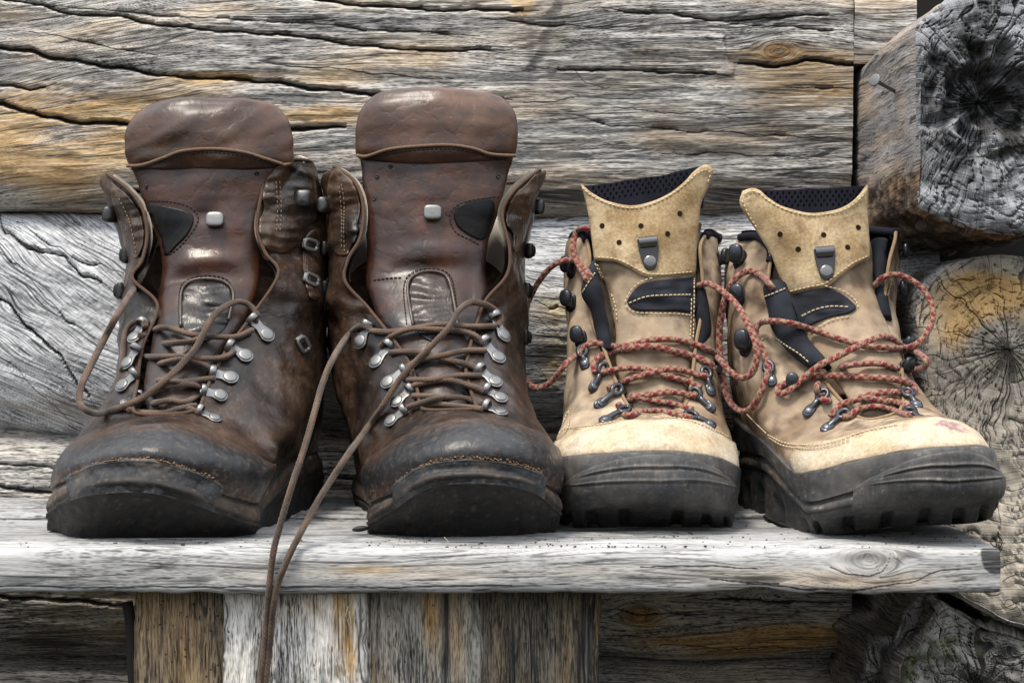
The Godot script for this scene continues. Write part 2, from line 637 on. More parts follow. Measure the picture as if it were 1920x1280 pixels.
class EndGrain:
	var n: Array[FastNoiseLite] = []
	var centre := Vector2.ZERO
	var pale := Color(0.40, 0.39, 0.37)
	var grey := Color(0.17, 0.165, 0.16)
	var dark := Color(0.020, 0.019, 0.018)
	var warm := Color(0.46, 0.30, 0.12)
	var warm_in := 0.0        # a ring of warm wood between these distances
	var warm_out := 0.0
	var warm_up := 0.0
	var rot := 0.0            # radius of the rotten black heart
	var ring := 900.0
	var rough := 1.0
	var moss := 0.0
	var wide := 1.0
	var swirl := 1.0
	var sooty := 0.0
	func _init(seed_: int) -> void:
		for k in 6:
			var f := FastNoiseLite.new()
			f.seed = seed_ * 13 + k
			f.frequency = 1.0
			f.fractal_type = FastNoiseLite.FRACTAL_NONE
			f.noise_type = FastNoiseLite.TYPE_SIMPLEX_SMOOTH
			n.append(f)
	func open(x: float, y: float) -> float:        # 0..1, how far a split is open here
		var d := Vector2(x, y) - centre
		var r := d.length()
		var a := atan2(d.y, d.x) + n[0].get_noise_2d(x * 16.0, y * 16.0) * 0.10 * swirl + n[3].get_noise_2d(x * 60.0, y * 60.0) * 0.05 * swirl
		# radial splits: noise on the circle, narrow towards the heart
		var cx := cos(a)
		var sy := sin(a)
		var big := absf(n[1].get_noise_3d(cx * 3.4, sy * 3.4, r * 1.2))
		var wb := 0.0011 * wide / maxf(r, 0.012)
		var o := 1.0 - smoothstep(wb * 0.4, wb * 1.5, big)
		o *= smoothstep(-0.5, -0.1, n[4].get_noise_3d(cx * 3.0, sy * 3.0, r * 7.0))
		var mid := absf(n[2].get_noise_3d(cx * 9.0, sy * 9.0, r * 3.0))
		var wm := 0.0016 * wide / maxf(r, 0.012)
		o = maxf(o, 0.8 * (1.0 - smoothstep(wm * 0.4, wm * 1.5, mid)) * smoothstep(-0.25, 0.2, n[3].get_noise_3d(cx * 6.0, sy * 6.0, r * 18.0)))
		var fin := absf(n[5].get_noise_3d(cx * 26.0, sy * 26.0, r * 9.0))
		var wf := 0.0028 * wide / maxf(r, 0.012)
		o = maxf(o, 0.6 * (1.0 - smoothstep(wf * 0.4, wf * 1.5, fin)) * smoothstep(-0.2, 0.25, n[3].get_noise_2d(x * 40.0 + 7.0, y * 40.0)))
		# breaks along the rings
		var rr := r * 150.0 + n[4].get_noise_2d(x * 30.0, y * 30.0) * 1.1
		var fr := absf(fposmod(rr, 1.0) - 0.5)
		var seg := n[5].get_noise_3d(cx * 9.0, sy * 9.0, floorf(rr) * 3.7)
		o = maxf(o, 0.8 * (1.0 - smoothstep(0.02, 0.09, fr)) * smoothstep(-0.1, 0.15, seg))
		return o
	func shade(x: float, y: float) -> Color:
		var d := Vector2(x, y) - centre
		var r := d.length()
		var wob := n[0].get_noise_2d(x * 22.0, y * 22.0) * 0.003
		var rg := n[1].get_noise_2d((r + wob) * ring, 3.0)
		var a := atan2(d.y, d.x)
		var ray := n[2].get_noise_3d(cos(a) * 45.0, sin(a) * 45.0, r * 30.0)
		var t := n[3].get_noise_2d(x * 20.0, y * 20.0)
		var f := n[4].get_noise_2d(x * 900.0, y * 900.0)
		var v := 0.6 + 0.34 * t + 0.17 * rg + 0.13 * ray * rough + 0.22 * f
		var col := grey.lerp(pale, clampf(v, 0.0, 1.2))
		if warm_out > 0.0:
			var w := smoothstep(warm_in - 0.012, warm_in + 0.008, r + t * 0.01) * (1.0 - smoothstep(warm_out - 0.012, warm_out + 0.006, r + t * 0.014))
			w *= smoothstep(-0.4, 0.5, d.y / maxf(r, 0.001) + warm_up + 0.5 * t)
			col = col.lerp(warm * (0.6 + 0.6 * v), clampf(w, 0.0, 0.9))
		var hgt := 0.75 + 0.12 * rg + 0.10 * ray * rough + 0.05 * f
		var o := open(x, y)
		col = col.lerp(dark, o * 0.92)
		hgt -= 0.6 * o
		if sooty > 0.0:
			var q := n[5].get_noise_2d(x * 26.0 + y * 9.0, y * 34.0) + 0.6 * n[0].get_noise_2d(x * 90.0 - y * 60.0, y * 110.0 + x * 40.0) + 0.5 * f
			col = col.lerp(dark, sooty * smoothstep(0.0, 0.7, q))
			hgt -= 0.25 * sooty * smoothstep(0.0, 0.7, q)
		if rot > 0.0:
			var q := 1.0 - smoothstep(rot * 0.45, rot * 1.2, r + n[5].get_noise_2d(x * 60.0, y * 60.0) * 0.014 + t * 0.012)
			col = col.lerp(dark * (1.0 + 2.0 * maxf(0.0, f)), q * 0.9)
			hgt += 0.35 * q * (n[5].get_noise_2d(x * 220.0, y * 220.0))
		if moss > 0.0:
			var q := smoothstep(0.25, 0.6, t + n[5].get_noise_2d(x * 70.0, y * 70.0) * 0.5) * moss
			col = col.lerp(Color(0.07, 0.085, 0.02), q)
		col.a = hgt
		return col

func flake(x: float, q: float, fx: float, fq: float, levels: float, amp: float) -> float:      # split layers that end in crisp little steps
	var t := (nf.get_noise_2d(x * fx, q * fq) * 0.5 + 0.5) * levels
	var k := floorf(t)
	return (k + smoothstep(0.36, 0.64, t - k)) / levels * amp

const ZF := -0.345          # the front of the wall's logs

func pl(list: Array, z := ZF) -> Array:       # a line on the wall's face, measured points to (along, height)
	var out := []
	for i in range(0, list.size(), 2):
		var p := P(list[i], list[i + 1], z)
		out.append(Vector2(p.x, p.y))
	return out

# a log lying along x: section is a list of Vector2(y, z) from under to over; its texture is looked up by (x, distance round the section)
func log_section(section: Array, n: int) -> PackedVector3Array:
	var pts := []
	for q in section:
		pts.append(Vector3(0, q.x, q.y))
	return spline(pts, n)

func arc_of(sec: PackedVector3Array) -> PackedFloat32Array:
	var a := PackedFloat32Array([0.0])
	for i in range(1, sec.size()):
		a.append(a[i - 1] + sec[i].distance_to(sec[i - 1]))
	return a

func q_at(sec: PackedVector3Array, arc: PackedFloat32Array, y: float) -> float:      # distance round the section where the front is at height y
	for i in range(1, sec.size()):
		if sec[i].y >= y and sec[i - 1].y < y:
			return lerpf(arc[i - 1], arc[i], (y - sec[i - 1].y) / (sec[i].y - sec[i - 1].y))
	return arc[arc.size() - 1] if y > sec[sec.size() / 2].y else 0.0

func log_mesh(sec: PackedVector3Array, arc: PackedFloat32Array, x0: float, x1: float, nx: int, wood: Wood, relief: Callable, capped := true) -> ArrayMesh:
	var nq := sec.size()
	var p := PackedVector3Array()
	var uv := PackedVector2Array()
	p.resize(nx * nq)
	uv.resize(nx * nq)
	var total := arc[nq - 1]
	var nrm := PackedVector3Array()
	for j in nq:
		var t := sec[mini(j + 1, nq - 1)] - sec[maxi(j - 1, 0)]
		nrm.append(Vector3(0, -t.z, t.y).normalized())
	for j in nq:
		for i in nx:
			var x := lerpf(x0, x1, i / (nx - 1.0))
			var d: float = relief.call(x, sec[j].y, arc[j]) - wood.depth_at(x, arc[j])
			p[j * nx + i] = Vector3(x, sec[j].y, sec[j].z) + nrm[j] * d
			uv[j * nx + i] = Vector2((x - wood.s0) / (wood.s1 - wood.s0), arc[j] / total)
	var m := grid_mesh(p, nx, nq, false, false, PackedColorArray(), uv)
	if capped:       # the sawn ends, fanned to the middle
		for e in 2:
			var i := 0 if e == 0 else nx - 1
			var mid := Vector3.ZERO
			for j in nq:
				mid += p[j * nx + i]
			mid /= nq
			var cp := PackedVector3Array()
			var cu := PackedVector2Array()
			for ring in 2:
				for j in nq:
					cp.append(p[j * nx + i] if ring == 0 else mid)
					cu.append(Vector2(uv[j * nx + i].x, uv[j * nx + i].y if ring == 0 else 0.5))
			grid_mesh(cp, nq, 2, false, false, PackedColorArray(), cu, e == 0, m)
	return m

# ------------------------------------------------------------------ the log wall

func build_wall() -> void:
	var wall := thing("log_wall", "weathered grey cabin wall of hewn logs crossing at the corner, behind the boots", "log wall", Vector3(0, -0.3, -0.45), "", "structure")

	# ---- upper log
	var sec := log_section([Vector2(0.222, -0.46), Vector2(0.220, -0.40), Vector2(0.2255, -0.362), Vector2(0.244, -0.349), Vector2(0.262, ZF), Vector2(0.33, ZF), Vector2(0.40, ZF - 0.001), Vector2(0.44, ZF - 0.02), Vector2(0.455, -0.42)], 290)
	var arc := arc_of(sec)
	var w := Wood.new(3)
	w.s0 = -0.6
	w.s1 = 0.32
	w.pale = Color(0.58, 0.56, 0.53)
	w.warm_by = 0.24
	w.hairs = 11000
	w.grey = Color(0.20, 0.185, 0.17)
	w.warm = Color(0.50, 0.36, 0.20)
	w.warm_deep = Color(0.27, 0.14, 0.05)
	w.slope = -0.13
	w.slope_at = -0.17
	w.slope_w = 0.07
	w.check = 1.1
	var lines := [
		[[-80, -15, 22, 5, 73, 15, 146, 31, 233, 35, 277, 47, 379, 58, 510, 66, 700, 89, 830, 98, 960, 95], 0.0011, 0.005],
		[[-80, -10, 91, 15, 255, 29, 427, 38, 583, 46, 700, 60, 900, 68], 0.0007, 0.003],
		[[-90, 75, 0, 93, 55, 97, 109, 113, 219, 128, 310, 142, 401, 148, 510, 155, 620, 171, 700, 179, 960, 188], 0.0016, 0.007],
		[[-90, 150, 0, 160, 58, 170, 85, 165, 109, 157], 0.0012, 0.004],
		[[-90, 185, 0, 197, 44, 208, 91, 221, 164, 230, 237, 232, 420, 243, 660, 240], 0.0019, 0.008],
		[[60, 62, 150, 78, 230, 95, 300, 104], 0.0006, 0.002],
		[[470, 120, 560, 128, 700, 140, 830, 150], 0.0005, 0.002],
		[[529, -3, 620, 7, 700, 17, 850, 22, 1010, 27], 0.0013, 0.006],
		[[1102, 19, 1219, 27, 1362, 40, 1484, 32, 1600, 30], 0.0009, 0.004],
		[[900, 37, 996, 48, 1112, 53], 0.0009, 0.003],
		[[1325, 50, 1400, 48, 1484, 50, 1560, 58, 1640, 68], 0.0007, 0.003],
		[[1000, 128, 1075, 133, 1219, 135, 1300, 139, 1367, 145], 0.0010, 0.004],
		[[1373, 117, 1458, 124, 1511, 114, 1612, 122, 1660, 121], 0.0015, 0.007],
		[[1075, 134, 1100, 160, 1140, 166], 0.0006, 0.002],
		[[980, 197, 1030, 192, 1075, 186], 0.0007, 0.003],
		[[1480, 168, 1560, 166, 1612, 164], 0.0008, 0.003],
		[[1060, 215, 1160, 238, 1300, 246, 1420, 252, 1600, 262], 0.0006, 0.003],
		[[1240, 290, 1330, 286, 1450, 292, 1600, 296], 0.0006, 0.003],
		[[1150, 205, 1260, 215, 1400, 216], 0.0005, 0.002],
	]
	for l in lines:
		var pts := pl(l[0])
		for i in pts.size():
			pts[i].y = q_at(sec, arc, pts[i].y)
		w.crack(pts, l[1], l[2])
	for b in [[60, 300, 260, 95, 1.3], [300, 212, 260, 26, 1.0], [60, 180, 150, 30, 0.9], [420, 150, 260, 14, 0.5], [600, 215, 60, 14, 0.8], [980, 12, 18, 26, 0.9], [430, 143, 55, 5, 0.8], [1450, 100, 110, 17, 1.0], [1570, 172, 60, 7, 0.8], [1500, 165, 120, 40, 0.35], [1330, 105, 260, 30, 0.25], [850, 120, 160, 40, 0.25], [1580, 320, 60, 30, 0.2]]:
		var c := P(b[0], b[1], ZF)
		w.blobs.append([c.x, q_at(sec, arc, c.y), b[2] * 0.00041, b[3] * 0.00041, b[4]])
	for b in [[1330, 170, 380, 170, 0.42], [1450, 60, 260, 60, 0.3], [1080, 90, 90, 120, 0.25], [700, 370, 900, 26, 0.55], [1300, 365, 360, 26, 0.5], [560, 290, 120, 40, 0.4], [995, 110, 14, 60, 0.5], [300, 378, 300, 12, 0.5]]:
		var c := P(b[0], b[1], ZF)
		w.soot.append([c.x, q_at(sec, arc, c.y), b[2] * 0.00041, b[3] * 0.00041, b[4]])
	var kn := P(1459, 98, ZF)
	w.knots.append([kn.x, q_at(sec, arc, kn.y), 0.0065])
	var relief := func(x: float, y: float, q: float) -> float:
		var d := nz.get_noise_2d(x * 5.0, q * 12.0) * 0.0035 + flake(x, q + 0.1 * nz.get_noise_2d(x * 3.0, q * 6.0) * 0.1, 5.0, 42.0, 6.0, 0.0050) + flake(x + 3.0, q, 14.0, 150.0, 4.0, 0.0014)
		# the hewn ledge: the right part stands back a little
		var ue := 0.017 + (y - 0.33) * 0.28 + nz.get_noise_2d(q * 40.0, 3.0) * 0.006
		d += 0.0045 * (1.0 - smoothstep(-0.004, 0.004, x - ue)) * smoothstep(0.30, 0.34, y)
		# a split flake right of the middle, and the facets of the axe
		var fx := 0.166 + nb.get_noise_2d(q * 60.0, 9.0) * 0.008
		if x < fx and y > 0.325 and y < 0.357:
			d += 0.0028 * smoothstep(0.0, 0.10, x - 0.05)
		d += 0.004 * smoothstep(0.24, 0.30, y + nz.get_noise_2d(x * 7.0, 2.0) * 0.02) - 0.002
		return d
	var maps := paint(1400, 880, w.s0, w.s1, 0.0, arc[-1], w)
	put("log", log_mesh(sec, arc, -0.6, 0.262, 700, w, relief), wood_material("upper_log_wood", maps, 0.5), wall, "upper hewn log with long dark checks and a round knot")
	# its upper half runs on past the notch
	var m2 := wood_material("notch_wood", maps, 0.5)
	var sec2 := log_section([Vector2(0.3345, -0.44), Vector2(0.3345, -0.36), Vector2(0.336, ZF - 0.003), Vector2(0.34, ZF - 0.001), Vector2(0.40, ZF - 0.001), Vector2(0.455, -0.42)], 150)
	var arc2 := arc_of(sec2)
	var off := q_at(sec, arc, 0.336) - q_at(sec2, arc2, 0.336)
	var p2 := PackedVector3Array()
	var uv2 := PackedVector2Array()
	for j in 150:
		for i in 90:
			var x := lerpf(0.2622, 0.31, i / 89.0)
			var q := arc2[j] + off
			p2.append(Vector3(x, sec2[j].y, sec2[j].z) + Vector3(0, 0, 1) * (relief.call(x, sec2[j].y, q) - w.depth_at(x, q)))
			uv2.append(Vector2((x - w.s0) / (w.s1 - w.s0), q / arc[-1]))
	put("log_tongue", grid_mesh(p2, 90, 150, false, false, PackedColorArray(), uv2), m2, wall)

	# ---- middle log
	var sec_b := log_section([Vector2(0.054, -0.46), Vector2(0.050, -0.40), Vector2(0.056, -0.372), Vector2(0.075, -0.354), Vector2(0.105, -0.346), Vector2(0.14, ZF), Vector2(0.175, -0.348), Vector2(0.203, -0.36), Vector2(0.2185, -0.378), Vector2(0.222, -0.40), Vector2(0.218, -0.46)], 260)
	var arc_b := arc_of(sec_b)
	var wb := Wood.new(8)
	wb.s0 = -0.6
	wb.s1 = 0.34
	wb.pale = Color(0.62, 0.625, 0.64)
	wb.grey = Color(0.24, 0.245, 0.255)
	wb.hairs = 9500
	wb.hair_seed = 2
	wb.slope = 0.55
	wb.slope_at = -0.12
	wb.slope_w = 0.06
	wb.check = 1.35
	wb.warp = 0.016
	for l in [
		[[-80, 395, 0, 440, 50, 470, 110, 480, 160, 520, 240, 560], 0.0010, 0.006],
		[[-80, 520, 0, 560, 60, 620, 110, 660, 150, 720, 200, 790], 0.0010, 0.006],
		[[-80, 430, 30, 500, 90, 560, 130, 600, 200, 650], 0.0006, 0.004],
		[[20, 425, 100, 470, 170, 500, 230, 510], 0.0007, 0.004],
		[[-60, 640, 20, 680, 80, 740, 140, 790], 0.0006, 0.004],
		[[1000, 560, 1040, 575, 1080, 580], 0.0009, 0.004],
		[[985, 520, 1030, 535, 1075, 538], 0.0007, 0.003],
		[[1000, 590, 1030, 610, 1060, 640], 0.0008, 0.003],
		[[1640, 540, 1690, 570, 1740, 640], 0.0010, 0.004],
		[[600, 660, 640, 690, 700, 730], 0.0008, 0.003],
		[[1320, 430, 1370, 420, 1400, 425], 0.0006, 0.002],
		[[1000, 680, 1040, 720, 1060, 760], 0.0007, 0.003],
	]:
		var pts := pl(l[0])
		for i in pts.size():
			pts[i].y = q_at(sec_b, arc_b, pts[i].y)
		wb.crack(pts, l[1], l[2], 0.0012)
	for b in [[1040, 600, 45, 45, 0.95], [1040, 690, 26, 60, 0.9], [1350, 560, 40, 120, 0.7], [120, 760, 150, 30, 0.35], [640, 740, 60, 60, 0.4]]:
		var c := P(b[0], b[1], ZF)
		wb.blobs.append([c.x, q_at(sec_b, arc_b, c.y), b[2] * 0.00041, b[3] * 0.00041, b[4]])
	wb.warm = Color(0.58, 0.50, 0.34)
	for b in [[130, 398, 170, 22, 0.9], [230, 420, 60, 22, 0.5], [150, 760, 70, 22, 0.55], [620, 790, 70, 30, 0.4], [180, 815, 280, 14, 0.7], [1030, 392, 120, 10, 0.5], [1690, 480, 60, 18, 0.5]]:
		var c := P(b[0], b[1], ZF)
		wb.soot.append([c.x, q_at(sec_b, arc_b, c.y), b[2] * 0.00041, b[3] * 0.00041, b[4]])
	var relief_b := func(x: float, y: float, q: float) -> float:
		return nz.get_noise_2d(x * 6.0 + 5.0, q * 9.0) * 0.005 + flake(x + 7.0, q + x * 0.35 * smoothstep(0.0, -0.2, x), 9.0, 46.0, 6.0, 0.0042) + flake(x + 3.0, q + x * 0.35 * smoothstep(0.0, -0.2, x), 24.0, 150.0, 4.0, 0.0013)
	var maps_b := paint(1400, 820, wb.s0, wb.s1, 0.0, arc_b[-1], wb)
	put("log", log_mesh(sec_b, arc_b, -0.6, 0.33, 700, wb, relief_b), wood_material("middle_log_wood", maps_b, 0.6), wall, "middle log, silvery white with cracks slanting down")

	# ---- lower log, behind and under the bench
	var sec_c := log_section([Vector2(-0.122, -0.46), Vector2(-0.126, -0.40), Vector2(-0.120, -0.370), Vector2(-0.10, -0.354), Vector2(-0.06, -0.347), Vector2(-0.01, ZF - 0.001), Vector2(0.025, -0.352), Vector2(0.043, -0.368), Vector2(0.050, -0.40), Vector2(0.046, -0.46)], 240)
	var arc_c := arc_of(sec_c)
	var wc := Wood.new(21)
	wc.s0 = -0.6
	wc.s1 = 0.34
	wc.pale = Color(0.60, 0.57, 0.53)
	wc.hairs = 8000
	wc.hair_seed = 3
	wc.warm_by = 0.15
	wc.grey = Color(0.17, 0.16, 0.15)
	wc.warm = Color(0.55, 0.34, 0.14)
	wc.warm_deep = Color(0.16, 0.075, 0.025)
	wc.check = 1.5
	wc.specks = 0.35
	for l in [[[-80, 870, 0, 873, 60, 876, 130, 880], 0.0012, 0.005], [[-80, 910, 0, 914, 80, 922, 130, 925], 0.0016, 0.006], [[600, 890, 660, 900, 700, 905], 0.0012, 0.005], [[-80, 1118, 60, 1122, 130, 1128, 260, 1134], 0.0014, 0.006], [[1120, 1148, 1160, 1144, 1190, 1152, 1240, 1150, 1330, 1160], 0.0008, 0.003], [[1240, 1210, 1400, 1216, 1600, 1222], 0.0006, 0.003], [[1300, 1123, 1450, 1128, 1600, 1130], 0.0012, 0.004]]:
		var pts := pl(l[0])
		for i in pts.size():
			pts[i].y = q_at(sec_c, arc_c, pts[i].y)
		wc.crack(pts, l[1], l[2])
	for b in [[1350, 1205, 330, 40, 1.0], [1200, 1152, 40, 20, 0.5], [150, 1200, 150, 60, 0.25]]:
		var c := P(b[0], b[1], ZF)
		wc.blobs.append([c.x, q_at(sec_c, arc_c, c.y), b[2] * 0.00041, b[3] * 0.00041, b[4]])
	for b in [[100, 1210, 240, 55, 0.75], [120, 1255, 260, 30, 0.6], [300, 832, 500, 14, 0.6], [1350, 1240, 300, 12, 0.5]]:
		var c := P(b[0], b[1], ZF)
		wc.soot.append([c.x, q_at(sec_c, arc_c, c.y), b[2] * 0.00041, b[3] * 0.00041, b[4]])
	var kc := P(1200, 1153, ZF)
	wc.knots.append([kc.x, q_at(sec_c, arc_c, kc.y), 0.007])
	var relief_c := func(x: float, y: float, q: float) -> float:
		return nz.get_noise_2d(x * 5.0 + 15.0, q * 9.0) * 0.004 + flake(x + 11.0, q, 5.0, 60.0, 6.0, 0.0045) + flake(x + 3.0, q, 14.0, 170.0, 4.0, 0.0014)
	var maps_c := paint(1200, 640, wc.s0, wc.s1, 0.0, arc_c[-1], wc)
	var mc := wood_material("lower_log_wood", maps_c, 0.6)
	put("log", log_mesh(sec_c, arc_c, -0.6, 0.262, 620, wc, relief_c), mc, wall, "lower log behind the bench, dark on the left and tawny on the right")
	# a knot that stands a little proud, and the next log down
	var sec_d := log_section([Vector2(-0.30, -0.46), Vector2(-0.30, -0.39), Vector2(-0.27, -0.352), Vector2(-0.21, ZF), Vector2(-0.155, -0.352), Vector2(-0.134, -0.372), Vector2(-0.130, -0.41), Vector2(-0.133, -0.46)], 90)
	var arc_d := arc_of(sec_d)
	put("log", log_mesh(sec_d, arc_d, -0.6, 0.262, 260, wc, relief_c), mc, wall)

	# what closes the gaps between the logs: dark packed moss
	var chink := Bag.new()
	for y in [0.222, 0.05, -0.128]:
		var pts := PackedVector3Array()
		for i in 60:
			var x := -0.6 + 0.9 * i / 59.0
			pts.append(Vector3(x, y + nz.get_noise_1d(x * 40.0) * 0.002, -0.425 + nb.get_noise_1d(x * 60.0) * 0.006))
		bag_tube(chink, pts, 0.026, 10, Color(0.035, 0.028, 0.02))
	put("chinking", chink.mesh(), std("chinking", Color.WHITE, 1.0), wall)
	# the wall behind the notches
	var back := BoxMesh.new()
	back.size = Vector3(1.2, 0.9, 0.04)
	var b := MeshInstance3D.new()
	b.name = "wall_core"
	b.mesh = back
	b.material_override = std("dark_timber", Color(0.09, 0.08, 0.07), 1.0, 0.0, false)
	wall.add_child(b)
	b.global_position = Vector3(0.0, 0.08, -0.47)

	build_log_ends(wall)

# a log that comes towards the viewer: outline of its end face (measured points at depth z1), drawn back to z0
func log_end(parent: Node3D, outline: Array, z0: float, z1: float, grain: EndGrain, side: Wood, bark: Array, label: String, lumpy := 0.004, roughness := 1.0, bevel := 0.006) -> void:
	var ring := []
	for i in range(0, outline.size(), 2):
		ring.append(P(outline[i], outline[i + 1], z1))
	var nr := 260
	var o := spline(ring, nr, true)
	var mid := Vector3.ZERO
	for q in o:
		mid += q
	mid /= nr
	# the end face
	var nv := 110
	var p := PackedVector3Array()
	var uv := PackedVector2Array()
	var lo := Vector2(1e9, 1e9)
	var hi := Vector2(-1e9, -1e9)
	for q in o:
		lo = lo.min(Vector2(q.x, q.y))
		hi = hi.max(Vector2(q.x, q.y))
	lo -= Vector2(0.004, 0.004)
	hi += Vector2(0.004, 0.004)
	var heart := Vector3(grain.centre.x, grain.centre.y, z1)
	for j in nv:
		var t := 1.0 - pow(j / (nv - 1.0), 0.9)
		for i in nr:
			var q := heart.lerp(o[i], t)
			var d := (nz.get_noise_2d(q.x * 20.0, q.y * 20.0) * 0.003 + nb.get_noise_2d(q.x * 90.0, q.y * 90.0) * 0.0012) * roughness
			d -= grain.open(q.x, q.y) * 0.0028
			if grain.rot > 0.0:
				var r := Vector2(q.x, q.y).distance_to(grain.centre) + nc.get_noise_2d(q.x * 50.0, q.y * 50.0) * 0.016
				d -= 0.022 * (1.0 - smoothstep(grain.rot * 0.35, grain.rot * 1.1, r)) - nb.get_noise_2d(q.x * 160.0, q.y * 160.0) * 0.0022 * (1.0 - smoothstep(grain.rot * 0.5, grain.rot * 1.6, r))
			d -= bevel * pow(t, 24.0)
			p.append(Vector3(q.x, q.y, z1 + d))
			uv.append(Vector2((q.x - lo.x) / (hi.x - lo.x), (q.y - lo.y) / (hi.y - lo.y)))
	var px := 860 if z1 > -0.195 else 520
	var maps := paint(px, px, lo.x, hi.x, lo.y, hi.y, grain)
	var em := wood_material("end_grain", maps, 0.8)
	var root := Node3D.new()
	root.name = numbered("log_end", parent)
	parent.add_child(root)
	root.global_position = mid
	root.set_meta("label", label)
	put("end_face", grid_mesh(p, nr, nv, true, false, PackedColorArray(), uv), em, root)
	# the sides: round the outline, back to the wall
	var nd := 130
	var sp := PackedVector3Array()
	var sc := PackedColorArray()
	var su := PackedVector2Array()
	var perim := PackedFloat32Array([0.0])
	for i in range(1, nr):
		perim.append(perim[i - 1] + o[i].distance_to(o[i - 1]))
	for j in nd:
		var z := lerpf(z1, z0, j / (nd - 1.0))
		for i in nr:
			var out := Vector3(o[i].x - mid.x, o[i].y - mid.y, 0).normalized()
			var d := nz.get_noise_3d(o[i].x * 24.0, o[i].y * 24.0, z * 9.0) * lumpy + nb.get_noise_3d(o[i].x * 130.0, o[i].y * 130.0, z * 16.0) * lumpy * 0.35 + nc.get_noise_3d(o[i].x * 420.0, o[i].y * 420.0, z * 34.0) * lumpy * 0.12
			var k := clampf(j / 6.0, 0.0, 1.0)
			var inner := bevel * 0.5 * (1.0 - k)
			var c := Color.WHITE
			for b in bark:      # rough brown bark patches: [from angle, to angle]
				var a := atan2(out.y, out.x)
				var m := smoothstep(b[0] - 0.1, b[0] + 0.1, a) * (1.0 - smoothstep(b[1] - 0.1, b[1] + 0.1, a))
				if m > 0.0:
					var f := nf.get_noise_3d(o[i].x * 90.0, o[i].y * 90.0, z * 50.0)
					d += m * (f * 0.0022 + nc.get_noise_3d(o[i].x * 40.0, o[i].y * 40.0, z * 14.0) * 0.004)
					c = c.lerp(Color(0.16, 0.11, 0.08).lerp(Color(0.85, 0.68, 0.50), clampf(f * 1.4 + 0.35, 0.0, 1.0)), m * 0.9)
			c.a = 1.0
			sp.append(Vector3(o[i].x, o[i].y, z - (0.0 if j > 0 else bevel * 0.8)) + out * (d * (0.3 + 0.7 * k) - inner))
			sc.append(c)
			su.append(Vector2((z - z0) / (z1 - z0), perim[i] / perim[nr - 1] * 0.999))
	side.s0 = z0
	side.s1 = z1
	side.hairs = 3500
	side.hair_seed = 80 + int(z1 * 1000.0)
	var smat := wood_material("log_side_wood", paint(400, 860, z0, z1, 0.0, perim[nr - 1], side), 0.6)
	smat.vertex_color_use_as_albedo = true
	put("log_side", grid_mesh(sp, nr, nd, true, false, sc, su, true), smat, root)

